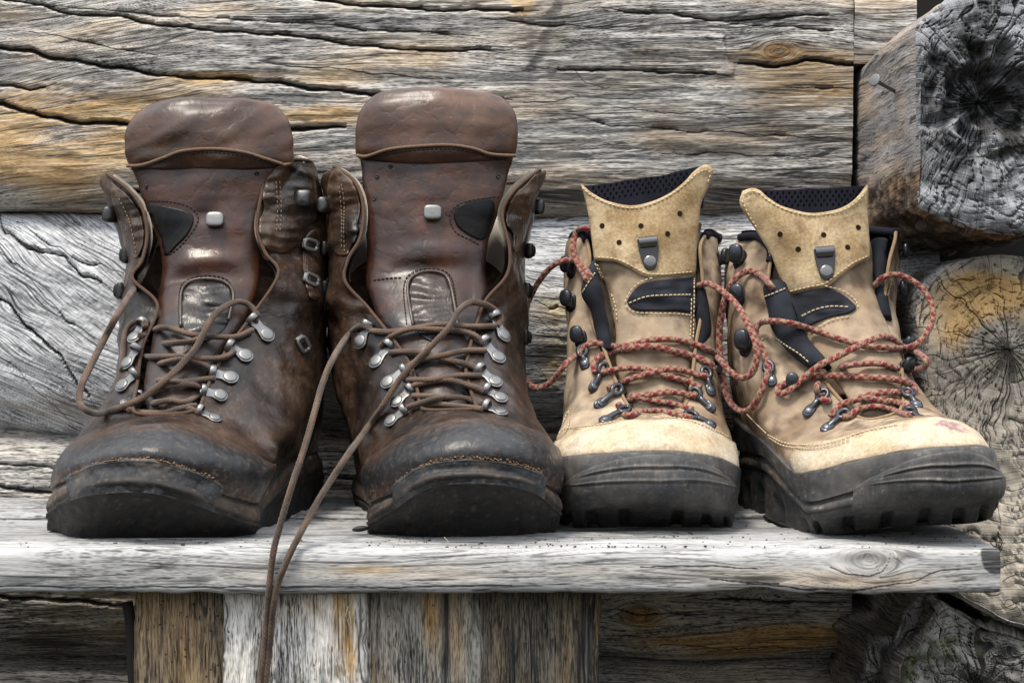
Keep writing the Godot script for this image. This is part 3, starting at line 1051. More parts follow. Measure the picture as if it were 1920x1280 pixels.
func build_log_ends(wall: Node3D) -> void:
	# upper, charred and split
	var g := EndGrain.new(5)
	var z1 := -0.135
	var c := P(1850, 185, z1)
	g.centre = Vector2(c.x, c.y)
	g.rot = 0.036
	g.pale = Color(0.37, 0.38, 0.40)
	g.grey = Color(0.075, 0.075, 0.08)
	g.rough = 1.9
	g.wide = 1.5
	g.swirl = 1.1
	g.sooty = 0.6
	g.ring = 700.0
	var s := Wood.new(31)
	s.pale = Color(0.30, 0.285, 0.28)
	s.grey = Color(0.15, 0.14, 0.135)
	s.check = 0.9
	s.stretch = 1.0
	s.contrast = 0.7
	s.warm_by = 0.2
	log_end(wall, [1722, 62, 1726, 40, 1745, 26, 1800, -20, 1900, -60, 2020, -70, 2080, 0, 2100, 200, 2080, 380, 2000, 430, 1900, 440, 1810, 425, 1745, 398, 1726, 380, 1724, 300, 1722, 180], -0.45, z1, g, s, [[-2.6, -1.0]], "upper log end, squared, charred black at its rotten heart", 0.0022, 1.1)
	# middle, tan rings
	var g2 := EndGrain.new(6)
	var z2 := -0.19
	c = P(1892, 655, z2)
	g2.centre = Vector2(c.x, c.y)
	g2.wide = 1.3
	g2.swirl = 1.1
	g2.sooty = 0.25
	g2.pale = Color(0.54, 0.48, 0.40)
	g2.grey = Color(0.19, 0.165, 0.135)
	g2.warm = Color(0.68, 0.43, 0.17)
	g2.warm_in = 0.030
	g2.warm_out = 0.060
	g2.warm_up = -0.25
	g2.rough = 0.8
	var s2 := Wood.new(32)
	s2.pale = Color(0.42, 0.42, 0.43)
	s2.grey = Color(0.18, 0.18, 0.18)
	log_end(wall, [1735, 690, 1728, 640, 1722, 590, 1738, 540, 1775, 500, 1830, 482, 1900, 478, 2000, 500, 2070, 600, 2090, 760, 2090, 960, 2060, 1120, 1990, 1180, 1915, 1176, 1850, 1150, 1795, 1112, 1768, 1040, 1752, 940, 1744, 820], -0.45, z2, g2, s2, [], "middle log end, tan and ringed with fine radial cracks", 0.003, 0.8)
	# lower, dark and mossy, under the bench's end
	var g3 := EndGrain.new(7)
	var z3 := -0.20
	c = P(1830, 1290, z3)
	g3.centre = Vector2(c.x, c.y)
	g3.pale = Color(0.30, 0.29, 0.27)
	g3.grey = Color(0.10, 0.095, 0.09)
	g3.rough = 1.6
	g3.swirl = 3.0
	g3.sooty = 0.7
	g3.moss = 0.5
	var s3 := Wood.new(33)
	s3.pale = Color(0.34, 0.31, 0.28)
	s3.grey = Color(0.13, 0.11, 0.09)
	log_end(wall, [1690, 1300, 1692, 1240, 1720, 1215, 1745, 1170, 1770, 1140, 1810, 1150, 1860, 1180, 1930, 1200, 2020, 1220, 2060, 1320, 2050, 1440, 1880, 1480, 1720, 1440], -0.45, z3, g3, s3, [[0.2, 1.2]], "lower log end, dark, broken and mossy below the bench", 0.006, 1.6)
	# the broken stub of the notch
	var g4 := EndGrain.new(9)
	var z4 := -0.24
	c = P(1650, 1260, z4)
	g4.centre = Vector2(c.x, c.y)
	g4.pale = Color(0.36, 0.34, 0.33)
	g4.grey = Color(0.16, 0.15, 0.145)
	g4.rough = 1.3
	g4.swirl = 3.0
	g4.sooty = 0.5
	var s4 := Wood.new(34)
	s4.pale = Color(0.34, 0.30, 0.26)
	s4.grey = Color(0.14, 0.12, 0.10)
	log_end(wall, [1618, 1320, 1622, 1250, 1628, 1210, 1655, 1198, 1685, 1190, 1692, 1160, 1715, 1130, 1730, 1112, 1760, 1115, 1780, 1180, 1775, 1320], -0.45, z4, g4, s4, [], "broken grey notch stub under the bench's right end", 0.005, 1.5)
	# the nail in the upper end
	var end: Node3D = wall.get_node("log_end")
	var bag := Bag.new()
	var hd := P(1641, 150, -0.19)
	var tip := Vector3(0.272, 0.2945, -0.212)
	bag_tube(bag, spline([hd, hd.lerp(tip, 0.5), tip], 12), 0.0014, 10, Color(0.15, 0.15, 0.155))
	var ax := (hd - tip).normalized()
	bag_lathe(bag, hd, ax, [Vector2(0.0001, -0.0006), Vector2(0.0042, -0.0006), Vector2(0.0046, 0.0002), Vector2(0.004, 0.0009), Vector2(0.0001, 0.001)], Color(0.17, 0.17, 0.175), 20)
	put("nail", bag.mesh(), std("weathered_nail", Color.WHITE, 0.5, 0.8), end)

# ------------------------------------------------------------------ the bench and what it stands on

func build_bench() -> void:
	var bench := thing("bench", "whitened two-plank bench carrying the four boots", "bench", Vector3(-0.05, -0.026, -0.1))
	# front plank: its texture runs round the front from the underside to the top
	var sec := log_section([Vector2(-0.0235, -0.165), Vector2(-0.024, -0.10), Vector2(-0.0245, -0.02), Vector2(-0.0248, -0.006), Vector2(-0.0242, -0.0018), Vector2(-0.022, -0.0004), Vector2(-0.013, 0.0), Vector2(-0.006, -0.0002), Vector2(-0.0026, -0.0012), Vector2(-0.0008, -0.0042), Vector2(-0.0002, -0.010), Vector2(0, -0.03), Vector2(0, -0.09), Vector2(0, -0.158), Vector2(-0.001, -0.163), Vector2(-0.003, -0.165), Vector2(-0.012, -0.166)], 240)
	var arc := arc_of(sec)
	var q_front := q_at(sec, arc, -0.0125)
	var w := Wood.new(41)
	w.s0 = -0.58
	w.s1 = 0.30
	w.pale = Color(0.44, 0.435, 0.43)
	w.hairs = 8000
	w.hair_seed = 4
	w.knot_warm = 0.12
	w.grey = Color(0.30, 0.295, 0.29)
	w.warm = Color(0.66, 0.50, 0.32)
	w.warm_deep = Color(0.36, 0.22, 0.11)
	w.contrast = 1.0
	w.check = 0.75
	w.fine = 0.8
	w.warp = 0.007
	var kn := P(1632, 1050, 0)
	w.knots.append([kn.x, q_front - 0.0125 + kn.y + 0.0250 + 0.0, 0.0075])
	for l in [[[1555, 1062, 1590, 1074, 1625, 1079, 1650, 1073, 1664, 1058, 1671, 1034], 0.0007, 0.004], [[1330, 1085, 1400, 1092, 1460, 1096], 0.0005, 0.003], [[1200, 1062, 1330, 1060, 1420, 1066], 0.0003, 0.001], [[-60, 1098, 200, 1100, 420, 1099, 700, 1101, 960, 1098], 0.0005, 0.002], [[1400, 1098, 1600, 1104, 1700, 1092, 1760, 1070, 1820, 1066], 0.0004, 0.002]]:
		var pts := pl(l[0], 0.0)
		for i in pts.size():
			pts[i].y = q_at(sec, arc, pts[i].y)
		w.crack(pts, l[1], l[2], 0.0003)
	var q_top := q_at(sec, arc, -0.0009) + 0.004
	for l in [[-0.40, 0.05, 0.030, 0.0006], [-0.46, -0.30, 0.060, 0.0008], [-0.20, 0.00, 0.046, 0.0007], [0.02, 0.21, 0.040, 0.0005], [-0.12, -0.05, 0.020, 0.0008], [0.05, 0.28, 0.075, 0.0006], [-0.46, -0.22, 0.112, 0.0010], [-0.3, 0.1, 0.13, 0.0008]]:
		var pts := []
		for i in 7:
			pts.append(Vector2(lerpf(l[0], l[1], i / 6.0), q_top + l[2] + nz.get_noise_1d(i * 3.1 + l[2] * 400.0) * 0.003))
		w.crack(pts, l[3], 0.002)
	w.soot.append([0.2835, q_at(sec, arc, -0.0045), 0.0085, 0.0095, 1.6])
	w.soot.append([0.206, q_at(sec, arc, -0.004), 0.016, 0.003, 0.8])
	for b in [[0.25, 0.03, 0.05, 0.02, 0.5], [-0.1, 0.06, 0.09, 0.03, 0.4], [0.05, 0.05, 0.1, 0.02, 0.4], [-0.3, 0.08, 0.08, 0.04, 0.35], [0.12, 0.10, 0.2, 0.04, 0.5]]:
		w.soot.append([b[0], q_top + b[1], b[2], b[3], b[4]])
	w.blobs.append([-0.085, q_front + 0.001, 0.02, 0.0025, 0.6])
	w.blobs.append([0.19, q_front - 0.006, 0.07, 0.006, 0.35])
	w.blobs.append([0.0, q_front - 0.002, 0.25, 0.006, 0.18])
	var relief := func(x: float, y: float, q: float) -> float:
		var d := nz.get_noise_2d(x * 8.0 + 25.0, q * 30.0) * 0.0011 + flake(x + 17.0, q, 7.0, 90.0, 6.0, 0.0018) + flake(x, q, 30.0, 300.0, 4.0, 0.0004)
		if y < -0.016:       # the ragged lower arris
			d -= maxf(0.0, nz.get_noise_1d(x * 30.0 + 4.0) - 0.15) * 0.0016
			d -= 0.004 * exp(-pow((x - 0.145) / 0.014, 2.0))
		# the top slopes where feet and weather wore it
		d += 0.0015 * exp(-pow((x - 0.205) / 0.02, 2.0)) * smoothstep(-0.006, -0.012, y)
		return d
	var maps := paint(1400, 760, w.s0, w.s1, 0.0, arc[-1], w)
	put("front_plank", log_mesh(sec, arc, -0.58, 0.2862, 680, w, relief), wood_material("bench_wood", maps, 0.35, 0.8), bench, "bleached front plank with a swirling knot near its right end")
	# back plank
	var sec2 := log_section([Vector2(-0.0235, -0.320), Vector2(-0.024, -0.25), Vector2(-0.024, -0.176), Vector2(-0.023, -0.1715), Vector2(-0.018, -0.1700), Vector2(0.001, -0.1700), Vector2(0.003, -0.1715), Vector2(0.0036, -0.175), Vector2(0.0036, -0.24), Vector2(0.003, -0.310), Vector2(0.001, -0.316), Vector2(-0.004, -0.318)], 160)
	var arc2 := arc_of(sec2)
	var w2 := Wood.new(43)
	w2.s0 = -0.58
	w2.s1 = 0.30
	w2.hairs = 3000
	w2.hair_seed = 5
	w2.pale = Color(0.42, 0.42, 0.42)
	w2.grey = Color(0.2, 0.195, 0.19)
	w2.check = 1.2
	var maps2 := paint(1100, 560, w2.s0, w2.s1, 0.0, arc2[-1], w2)
	var rel2 := func(x: float, _y: float, q: float) -> float:
		return nz.get_noise_2d(x * 8.0 + 45.0, q * 30.0) * 0.0011 + flake(x + 27.0, q, 7.0, 90.0, 6.0, 0.0022)
	put("back_plank", log_mesh(sec2, arc2, -0.58, 0.262, 420, w2, rel2), wood_material("bench_wood_grey", maps2, 0.4), bench, "grey back plank against the wall")
	# nail heads in the front
	var bag := Bag.new()
	var at := P(563, 1053, 0.0003)
	bag_lathe(bag, at, Vector3(0, 0, 1), [Vector2(0.0001, 0.0007), Vector2(0.0022, 0.0008), Vector2(0.0030, 0.0003), Vector2(0.0031, -0.002)], Color(0.07, 0.065, 0.065), 20)
	put("nail", bag.mesh(), std("rusty_nail", Color.WHITE, 0.7, 0.5), bench)

func build_stump() -> void:
	var stump := thing("split_stump", "split upright timber block under the bench, pale splintered face in its middle", "wood block", Vector3(-0.09, -0.25, -0.08))
	var turn := Transform3D(Basis(Vector3(0, -1, 0), Vector3(1, 0, 0), Vector3(0, 0, 1)), Vector3.ZERO)
	# [left, right, front z, seed, pale, grey, warm, warm_by, check, label]
	var slabs := [
		[258, 424, -0.030, 51, Color(0.36, 0.28, 0.20), Color(0.14, 0.105, 0.075), 0.30, 1.5, "dark brown left slab with worm holes"],
		[425, 674, -0.016, 52, Color(0.78, 0.765, 0.73), Color(0.40, 0.37, 0.33), 0.06, 1.0, "pale splintered slab in the middle"],
		[675, 892, -0.030, 53, Color(0.46, 0.43, 0.38), Color(0.18, 0.16, 0.135), 0.25, 1.3, "grey slab streaked with ochre"],
		[890, 1116, -0.040, 54, Color(0.26, 0.225, 0.175), Color(0.09, 0.075, 0.058), 0.15, 1.6, "dark mossy right slab"],
	]
	var n := 0
	for s in slabs:
		var zf: float = s[2]
		var xa := P(s[0], 1200, zf).x
		var xb := P(s[1], 1200, zf).x
		var sec := log_section([Vector2(xa + 0.004, -0.14), Vector2(xa, -0.10), Vector2(xa - 0.0, zf - 0.02), Vector2(xa + 0.0005, zf - 0.006), Vector2(xa + 0.004, zf - 0.001), Vector2(lerpf(xa, xb, 0.3), zf), Vector2(lerpf(xa, xb, 0.7), zf), Vector2(xb - 0.004, zf - 0.001), Vector2(xb - 0.0005, zf - 0.006), Vector2(xb, zf - 0.02), Vector2(xb, -0.10), Vector2(xb - 0.004, -0.14)], 170)
		var arc := arc_of(sec)
		var w := Wood.new(s[3])
		w.s0 = 0.02
		w.s1 = 0.24
		w.pale = s[4]
		w.grey = s[5]
		w.warm = Color(0.50, 0.33, 0.15)
		w.warm_deep = Color(0.15, 0.07, 0.03)
		w.warm_by = s[6]
		w.check = s[7]
		w.stretch = 1.6
		w.specks = 0.5 if n == 0 else 0.15
		w.hairs = 3500
		w.hair_seed = 60 + n
		w.warp = 0.004
		if n == 1:
			for b in [[0.035, 0.55, 0.010, 0.020, 0.4], [0.06, 0.25, 0.03, 0.004, 0.4], [0.04, 0.86, 0.025, 0.005, 0.6], [0.055, 0.93, 0.03, 0.003, 0.6]]:
				w.blobs.append([b[0], q_at(sec, arc, lerpf(xa, xb, b[1])), b[2], b[3], b[4]])
		if n == 2:
			for b in [[0.05, 0.60, 0.03, 0.005, 0.7], [0.06, 0.84, 0.04, 0.005, 0.7], [0.05, 0.3, 0.03, 0.003, 0.5]]:
				w.blobs.append([b[0], q_at(sec, arc, lerpf(xa, xb, b[1])), b[2], b[3], b[4]])
			w.soot.append([0.07, q_at(sec, arc, lerpf(xa, xb, 0.74)), 0.06, 0.003, 1.0])
		if n == 3:
			w.soot.append([0.07, q_at(sec, arc, lerpf(xa, xb, 0.30)), 0.06, 0.006, 0.9])
			w.soot.append([0.07, q_at(sec, arc, lerpf(xa, xb, 0.92)), 0.08, 0.008, 0.9])
			w.blobs.append([0.06, q_at(sec, arc, lerpf(xa, xb, 0.2)), 0.05, 0.004, 0.6])
		var sd := 10.0 * n
		var rough := 1.0 if n != 1 else 1.2
		var relief := func(x: float, y: float, q: float) -> float:
			var d := nz.get_noise_2d(x * 7.0 + sd, q * 40.0) * 0.0022 * rough + flake(x * 0.5 + sd, q, 10.0, 130.0, 6.0, 0.0042) * rough + flake(x * 0.6 + sd, q, 30.0, 420.0, 4.0, 0.0015) * rough
			d -= maxf(0.0, nz.get_noise_2d(x * 22.0 + sd + 3.0, q * 120.0) - 0.2) * 0.006 * rough
			return d
		var maps := paint(460, 900, w.s0, w.s1, 0.0, arc[-1], w)
		var o := put("slab", log_mesh(sec, arc, 0.0275, 0.235, 200, w, relief), wood_material("block_wood", maps, 0.8), stump, s[8])
		o.transform = stump.global_transform.affine_inverse() * turn
		n += 1
	# loose splinters standing up at the broken head of the pale slab
	var rng := RandomNumberGenerator.new()
	rng.seed = 5
	var bag := Bag.new()
	for k in 120:
		var u := rng.randf_range(470, 672)
		var v := rng.randf_range(1112, 1190) if k < 80 else rng.randf_range(1150, 1280)
		var a := P(u, v, -0.0155)
		var l := rng.randf_range(0.003, 0.012)
		var d := Vector3(rng.randf_range(-0.25, 0.25), 1.0, rng.randf_range(-0.1, 0.35)).normalized()
		var t := rng.randf()
		var b := a + d * l
		b.y = minf(b.y, -0.0262)
		var pts := PackedVector3Array([a - d * 0.002, a.lerp(b, 0.5) + Vector3(0, 0, 0.0004), b])
		bag_tube(bag, pts, rng.randf_range(0.0003, 0.0008), 5, Color(0.62, 0.55, 0.42).lerp(Color(0.60, 0.42, 0.20), t * t), 0.6)
	put("splinters", bag.mesh(), std("splinter_wood", Color.WHITE, 0.8), stump, "", "stuff")
	# the thin dark stick leaning at the block's left
	var st := thing("thin_stick", "thin dark stick standing beside the block's left slab", "stick", P(247, 1200, -0.05))
	var sb := Bag.new()
	var p0 := P(238, 1128, -0.05)
	var p1 := P(252, 1300, -0.05)
	bag_tube(sb, spline([p0, p0.lerp(p1, 0.3) + Vector3(0.001, 0, 0), p0.lerp(p1, 0.7), p1], 30), 0.0034, 8, Color(0.035, 0.028, 0.024))
	put("stick", sb.mesh(), std("dark_stick", Color.WHITE, 0.9), st)

func build_litter() -> void:
	# dry needles and crumbs lying on the bench
	var rng := RandomNumberGenerator.new()
	rng.seed = 77
	var spots := [[Vector3(0.142, 0.0042, -0.185), 0.010, 1.2, "pale dry grass blade standing between the two tan boots"], [Vector3(-0.037, 0.0008, -0.018), 0.006, 0.5, "pale dry needle on the plank below the right brown boot"]]
	for s in spots:
		var t := thing("dry_blade", s[3], "dry grass", s[0])
		var bag := Bag.new()
		var d: Vector3 = Vector3(-0.35, s[2], 0.1).normalized() * s[1]
		bag_tube(bag, spline([s[0], s[0] + d * 0.5 + Vector3(0.0004, 0, 0), s[0] + d], 8), 0.00035, 5, Color(0.55, 0.50, 0.38), 0.5)
		put("blade", bag.mesh(), std("dry_grass", Color.WHITE, 0.8), t)
	var cr_ := thing("soil_crumbs", "dry soil crumbs and dust scattered on the bench round the boots", "soil", Vector3(0, 0, -0.05), "", "stuff")
	var kb := Bag.new()
	for k in 520:
		var at_x: float = [-0.205, -0.03, 0.082, 0.215][k % 4] + rng.randfn(0.0, 0.042)
		var at_z: float = clampf(rng.randfn(-0.045, 0.03), -0.16, -0.006)
		if at_x > 0.275:
			continue
		var r := rng.randf_range(0.00025, 0.0008) * (1.8 if rng.randf() < 0.05 else 1.0)
		bag_lump(kb, Vector3(at_x, r * 0.4 + 0.0008, at_z), Vector3(r, 0, r * 0.3), Vector3(0, r * 0.7, 0), Vector3(-r * 0.3, 0, r), Color(0.10, 0.065, 0.04).lerp(Color(0.03, 0.025, 0.02), rng.randf()), 1.0, 6, 4)
	put("crumbs", kb.mesh(), std("soil", Color.WHITE, 1.0), cr_, "", "stuff")
	var chip := thing("bark_chip", "small black bark chip on the bench beside the right brown boot", "bark chip", P(676, 996, -0.075))
	var cb := Bag.new()
	bag_lump(cb, P(676, 997, -0.075) + Vector3(0, 0.002, 0), Vector3(0.0055, 0.0008, 0), Vector3(0, 0.0005, 0.003), Vector3(-0.0004, 0.0018, 0), Color(0.02, 0.02, 0.022), 1.0, 12, 8)
	put("chip", cb.mesh(), std("bark", Color.WHITE, 0.6), chip)

# ------------------------------------------------------------------ materials of the boots

var M := {}

func make_materials() -> void:
	var grain := noise_tex(0.045, 3, 3, 0.0, 1.0, 512, FastNoiseLite.TYPE_CELLULAR)
	var soft := noise_tex(0.012, 5, 4, 0.0, 1.0, 512)
	var mottle := noise_tex(0.010, 5, 5, 0.62, 1.0, 512)
	var gloss := noise_tex(0.009, 5, 6, 0.20, 0.60, 512)
	var dull := noise_tex(0.012, 5, 7, 0.45, 0.95, 512)
	var nap := noise_tex(0.11, 3, 8, 0.0, 1.0, 512)
	var napc := noise_tex(0.035, 5, 9, 0.70, 1.0, 512)
	var rn := FastNoiseLite.new()
	rn.seed = 21
	rn.frequency = 0.011
	rn.fractal_type = FastNoiseLite.FRACTAL_RIDGED
	rn.fractal_octaves = 4
	rn.domain_warp_enabled = true
	rn.domain_warp_amplitude = 22.0
	rn.domain_warp_frequency = 0.02
	var ri := rn.get_seamless_image(512, 512)
	ri.convert(Image.FORMAT_L8)
	var rd := ri.get_data()
	var gd := grain.get_image().get_data()
	for i in rd.size():
		rd[i] = clampi(int(255.0 - rd[i] * 0.85 * smoothstep(0.35, 1.0, rd[i] / 255.0)) - (255 - gd[i]) / 6, 0, 255)
	var wrinkle := ImageTexture.create_from_image(Image.create_from_data(512, 512, false, Image.FORMAT_L8, rd))
	# brown greased leather
	var m := std("brown_leather", Color.WHITE, 1.0)
	M.brown = skin(m, 12.0, wrinkle, 0.45, mottle, gloss)
	m.metallic_specular = 0.42
	m = std("brown_tongue_leather", Color.WHITE, 1.0)
	M.tongue = skin(m, 9.0, wrinkle, 0.35, mottle, gloss)
	m.metallic_specular = 0.42
	m = std("rand_leather", Color.WHITE, 1.0)
	M.rand = skin(m, 26.0, grain, 0.22, mottle, noise_tex(0.02, 5, 12, 0.22, 0.62, 512))
	m.metallic_specular = 0.40
	for k in [M.brown, M.tongue]:
		k.clearcoat_enabled = true
		k.clearcoat = 0.16
		k.clearcoat_roughness = 0.24
	M.rand.clearcoat_enabled = true
	M.rand.clearcoat = 0.22
	M.rand.clearcoat_roughness = 0.42
	m = std("sole_rubber", Color.WHITE, 1.0)
	M.sole = skin(m, 16.0, soft, 0.5, mottle, dull)
	m = std("glossy_black_leather", Color.WHITE, 0.30)
	m.metallic_specular = 0.28
	M.gloss = skin(m, 14.0, grain, 0.05)
	m = std("felt_lining", Color.WHITE, 1.0)
	M.felt = skin(m, 20.0, nap, 0.3)
	m = std("raw_leather_edge", Color.WHITE, 0.95)
	M.edge = skin(m, 30.0, nap, 0.5, napc)
	m = std("nickel", Color(0.62, 0.62, 0.62), 0.42, 0.95)
	M.nickel = skin(m, 30.0, soft, 0.06)
	m = std("gunmetal", Color.WHITE, 0.28, 0.7)
	M.gun = m
	m = std("cord_fibre", Color.WHITE, 0.95)
	m.rim_enabled = true
	m.rim = 0.3
	M.lace = m
	m = std("thread", Color.WHITE, 0.9)
	M.thread = m
	# tan boots
	m = std("suede", Color.WHITE, 1.0)
	m.metallic_specular = 0.2
	m.rim_enabled = true
	m.rim = 0.25
	m.rim_tint = 0.6
	M.suede = skin(m, 19.0, nap, 0.40, napc)
	m = std("nubuck", Color.WHITE, 1.0)
	m.metallic_specular = 0.35
	M.nubuck = skin(m, 12.0, wrinkle, 0.30, mottle, noise_tex(0.012, 5, 15, 0.5, 0.95, 512))
	m = std("grey_rubber", Color.WHITE, 1.0)
	M.rubber = skin(m, 16.0, soft, 0.35, mottle, noise_tex(0.02, 5, 17, 0.40, 0.85, 512))
	m = std("black_cloth", Color.WHITE, 0.95)
	m.metallic_specular = 0.25
	M.cloth = skin(m, 60.0, nap, 0.35)

# ------------------------------------------------------------------ surfaces laid through columns of measured points

class Patch:
	var cols := []            # each an array of Vector3 from the sole upwards
	var closed := true
	var heights := {}
	func row(c: int, v: float) -> Vector3:
		var col: Array = cols[c]
		var n := col.size()
		var k := clampi(int(floorf(v)), 0, n - 2)
		var t := v - k
		var b: Vector3 = col[k]
		var d: Vector3 = col[k + 1]
		var a: Vector3 = col[k - 1] if k > 0 else b * 2.0 - d
		var e: Vector3 = col[k + 2] if k + 2 < n else d * 2.0 - b
		if t < 0.0 or t > 1.0:
			return b + (d - b) * t
		return b.cubic_interpolate(d, a, e, t)
	func at(u: float, v: float) -> Vector3:
		var n := cols.size()
		var k := int(floorf(u))
		var t := u - k
		var b := row(posmod(k, n), v)
		var d := row(posmod(k + 1, n), v)
		if closed:
			return b.cubic_interpolate(d, row(posmod(k - 1, n), v), row(posmod(k + 2, n), v), t)
		k = clampi(k, 0, n - 2)
		t = u - k
		b = row(k, v)
		d = row(k + 1, v)
		var a := row(k - 1, v) if k > 0 else b * 2.0 - d
		var e := row(k + 2, v) if k + 2 < n else d * 2.0 - b
		return b.cubic_interpolate(d, a, e, t)

# how far away the front of one boot is, looked up by where it shows; lets cords and fittings lie on the leather
class Depth:
	var w := 480
	var h := 320
	var z := PackedFloat32Array()
	func _init() -> void:
		z.resize(w * h)
		z.fill(-9.0)
	func splat(points: PackedVector3Array) -> void:
		for p in points:
			var k := (1.1 - p.z) / 3520.0
			var x := int((p.x / k + 960.0) / 4.0)
			var y := int((640.0 - (p.y - 0.122) / k) / 4.0)
			if x >= 0 and x < w and y >= 0 and y < h and p.z > z[y * w + x]:
				z[y * w + x] = p.z
	func splat_grid(p: PackedVector3Array, nu: int, nv: int, wrap: bool) -> void:      # every quad filled to under a cell apart
		for j in nv - 1:
			for i in (nu if wrap else nu - 1):
				var i2 := (i + 1) % nu
				var a := p[j * nu + i]
				var b := p[j * nu + i2]
				var c := p[(j + 1) * nu + i]
				var d := p[(j + 1) * nu + i2]
				var n := clampi(int(maxf(maxf(a.distance_to(b), c.distance_to(d)), maxf(a.distance_to(c), b.distance_to(d))) / 0.0011) + 1, 1, 14)
				for y in n:
					var l := a.lerp(c, float(y) / n)
					var r := b.lerp(d, float(y) / n)
					for x in n:
						var q := l.lerp(r, float(x) / n)
						var k := (1.1 - q.z) / 3520.0
						var px := int((q.x / k + 960.0) / 4.0)
						var py := int((640.0 - (q.y - 0.122) / k) / 4.0)
						if px >= 0 and px < w and py >= 0 and py < h and q.z > z[py * w + px]:
							z[py * w + px] = q.z
	func at(u: float, v: float) -> float:
		var fx := u / 4.0 - 0.5
		var fy := v / 4.0 - 0.5
		var x0 := int(floorf(fx))
		var y0 := int(floorf(fy))
		var sum := 0.0
		var wt := 0.0
		for y in range(y0 - 1, y0 + 3):
			for x in range(x0 - 1, x0 + 3):
				if x < 0 or y < 0 or x >= w or y >= h:
					continue
				var q := z[y * w + x]
				if q > -1.0:
					var d := Vector2(x - fx, y - fy).length_squared()
					var k := exp(-d * 0.5)
					sum += q * k
					wt += k
		if wt > 0.0:
			return sum / wt
		var best := -0.2
		var bd := 1e9
		for r in range(2, 14):
			for y in range(y0 - r, y0 + r + 1):
				for x in range(x0 - r, x0 + r + 1):
					if x < 0 or y < 0 or x >= w or y >= h or z[y * w + x] < -1.0:
						continue
					var d := Vector2(x - fx, y - fy).length_squared()
					if d < bd:
						bd = d
						best = z[y * w + x]
			if bd < 1e8:
				break
		return best

func on(dm: Depth, u: float, v: float, lift := 0.0) -> Vector3:       # the point of the boot that shows at u, v, raised towards the viewer
	return P(u, v, dm.at(u, v) + lift)

func normal_on(dm: Depth, u: float, v: float, r := 10.0) -> Vector3:
	var a := on(dm, u + r, v) - on(dm, u - r, v)
	var b := on(dm, u, v - r) - on(dm, u, v + r)
	var n := a.cross(b).normalized()
	return n if n.z > 0 else -n

func columns(list: Array, heel: Vector3) -> Array:      # [upper's columns, sole's columns]
	var up := []
	var so := []
	for c in list:
		var pts := []
		for i in range(0, c.size(), 3):
			pts.append(P(c[i], c[i + 1], c[i + 2]))
		if pts.size() == 5:      # round the heel the sole follows from the seam
			var f: Vector3 = pts[0]
			var out := (f - heel)
			out.y = 0
			out = out.normalized()
			pts.push_front(Vector3(f.x, 0.021, f.z) + out * 0.005)
			pts.push_front(Vector3(f.x, 0.0004, f.z) + out * 0.003)
		up.append(pts.slice(2))
		so.append([pts[0], pts[1], pts[2]])
	return [up, so]

# a sheet of the patch between two rows (each a number or a function of the column), raised along the normal and tinted by functions of (u, v, point, normal)
func sheet(pa: Patch, u0: float, u1: float, nu: int, lo, hi, nv: int, raise: Callable, tint: Callable, dm: Depth = null, loop := false, bias := 1.0) -> ArrayMesh:
	var p := PackedVector3Array()
	p.resize(nu * nv)
	var us := PackedFloat32Array()
	us.resize(nu * nv)
	var vs := us.duplicate()
	for i in nu:
		var u := lerpf(u0, u1, i / (float(nu) if loop else nu - 1.0))
		var a: float = lo.call(u) if lo is Callable else lo
		var b: float = hi.call(u) if hi is Callable else hi
		for j in nv:
			var v := lerpf(a, b, pow(j / (nv - 1.0), bias))
			p[j * nu + i] = pa.at(u, v)
			us[j * nu + i] = u
			vs[j * nu + i] = v
	var n := grid_normals(p, nu, nv, loop)
	# point the normals outwards
	var mid := Vector3.ZERO
	for q in p:
		mid += q
	mid /= p.size()
	var s := 0.0
	for k in range(0, p.size(), 7):
		s += n[k].dot(p[k] - mid)
	var flip := s < 0.0
	var c := PackedColorArray()
	c.resize(nu * nv)
	for k in p.size():
		if flip:
			n[k] = -n[k]
		var i := k % nu
		var j := k / nu
		var e := minf(minf(j, nv - 1 - j) / (nv - 1.0), 1.0 if loop else minf(i, nu - 1 - i) / (nu - 1.0))
		var q := p[k]
		p[k] = q + n[k] * float(raise.call(us[k], vs[k], q, e))
		c[k] = tint.call(us[k], vs[k], q, n[k])
	if dm:
		dm.splat_grid(p, nu, nv, loop)
	return grid_mesh(p, nu, nv, loop, false, c, PackedVector2Array(), flip)

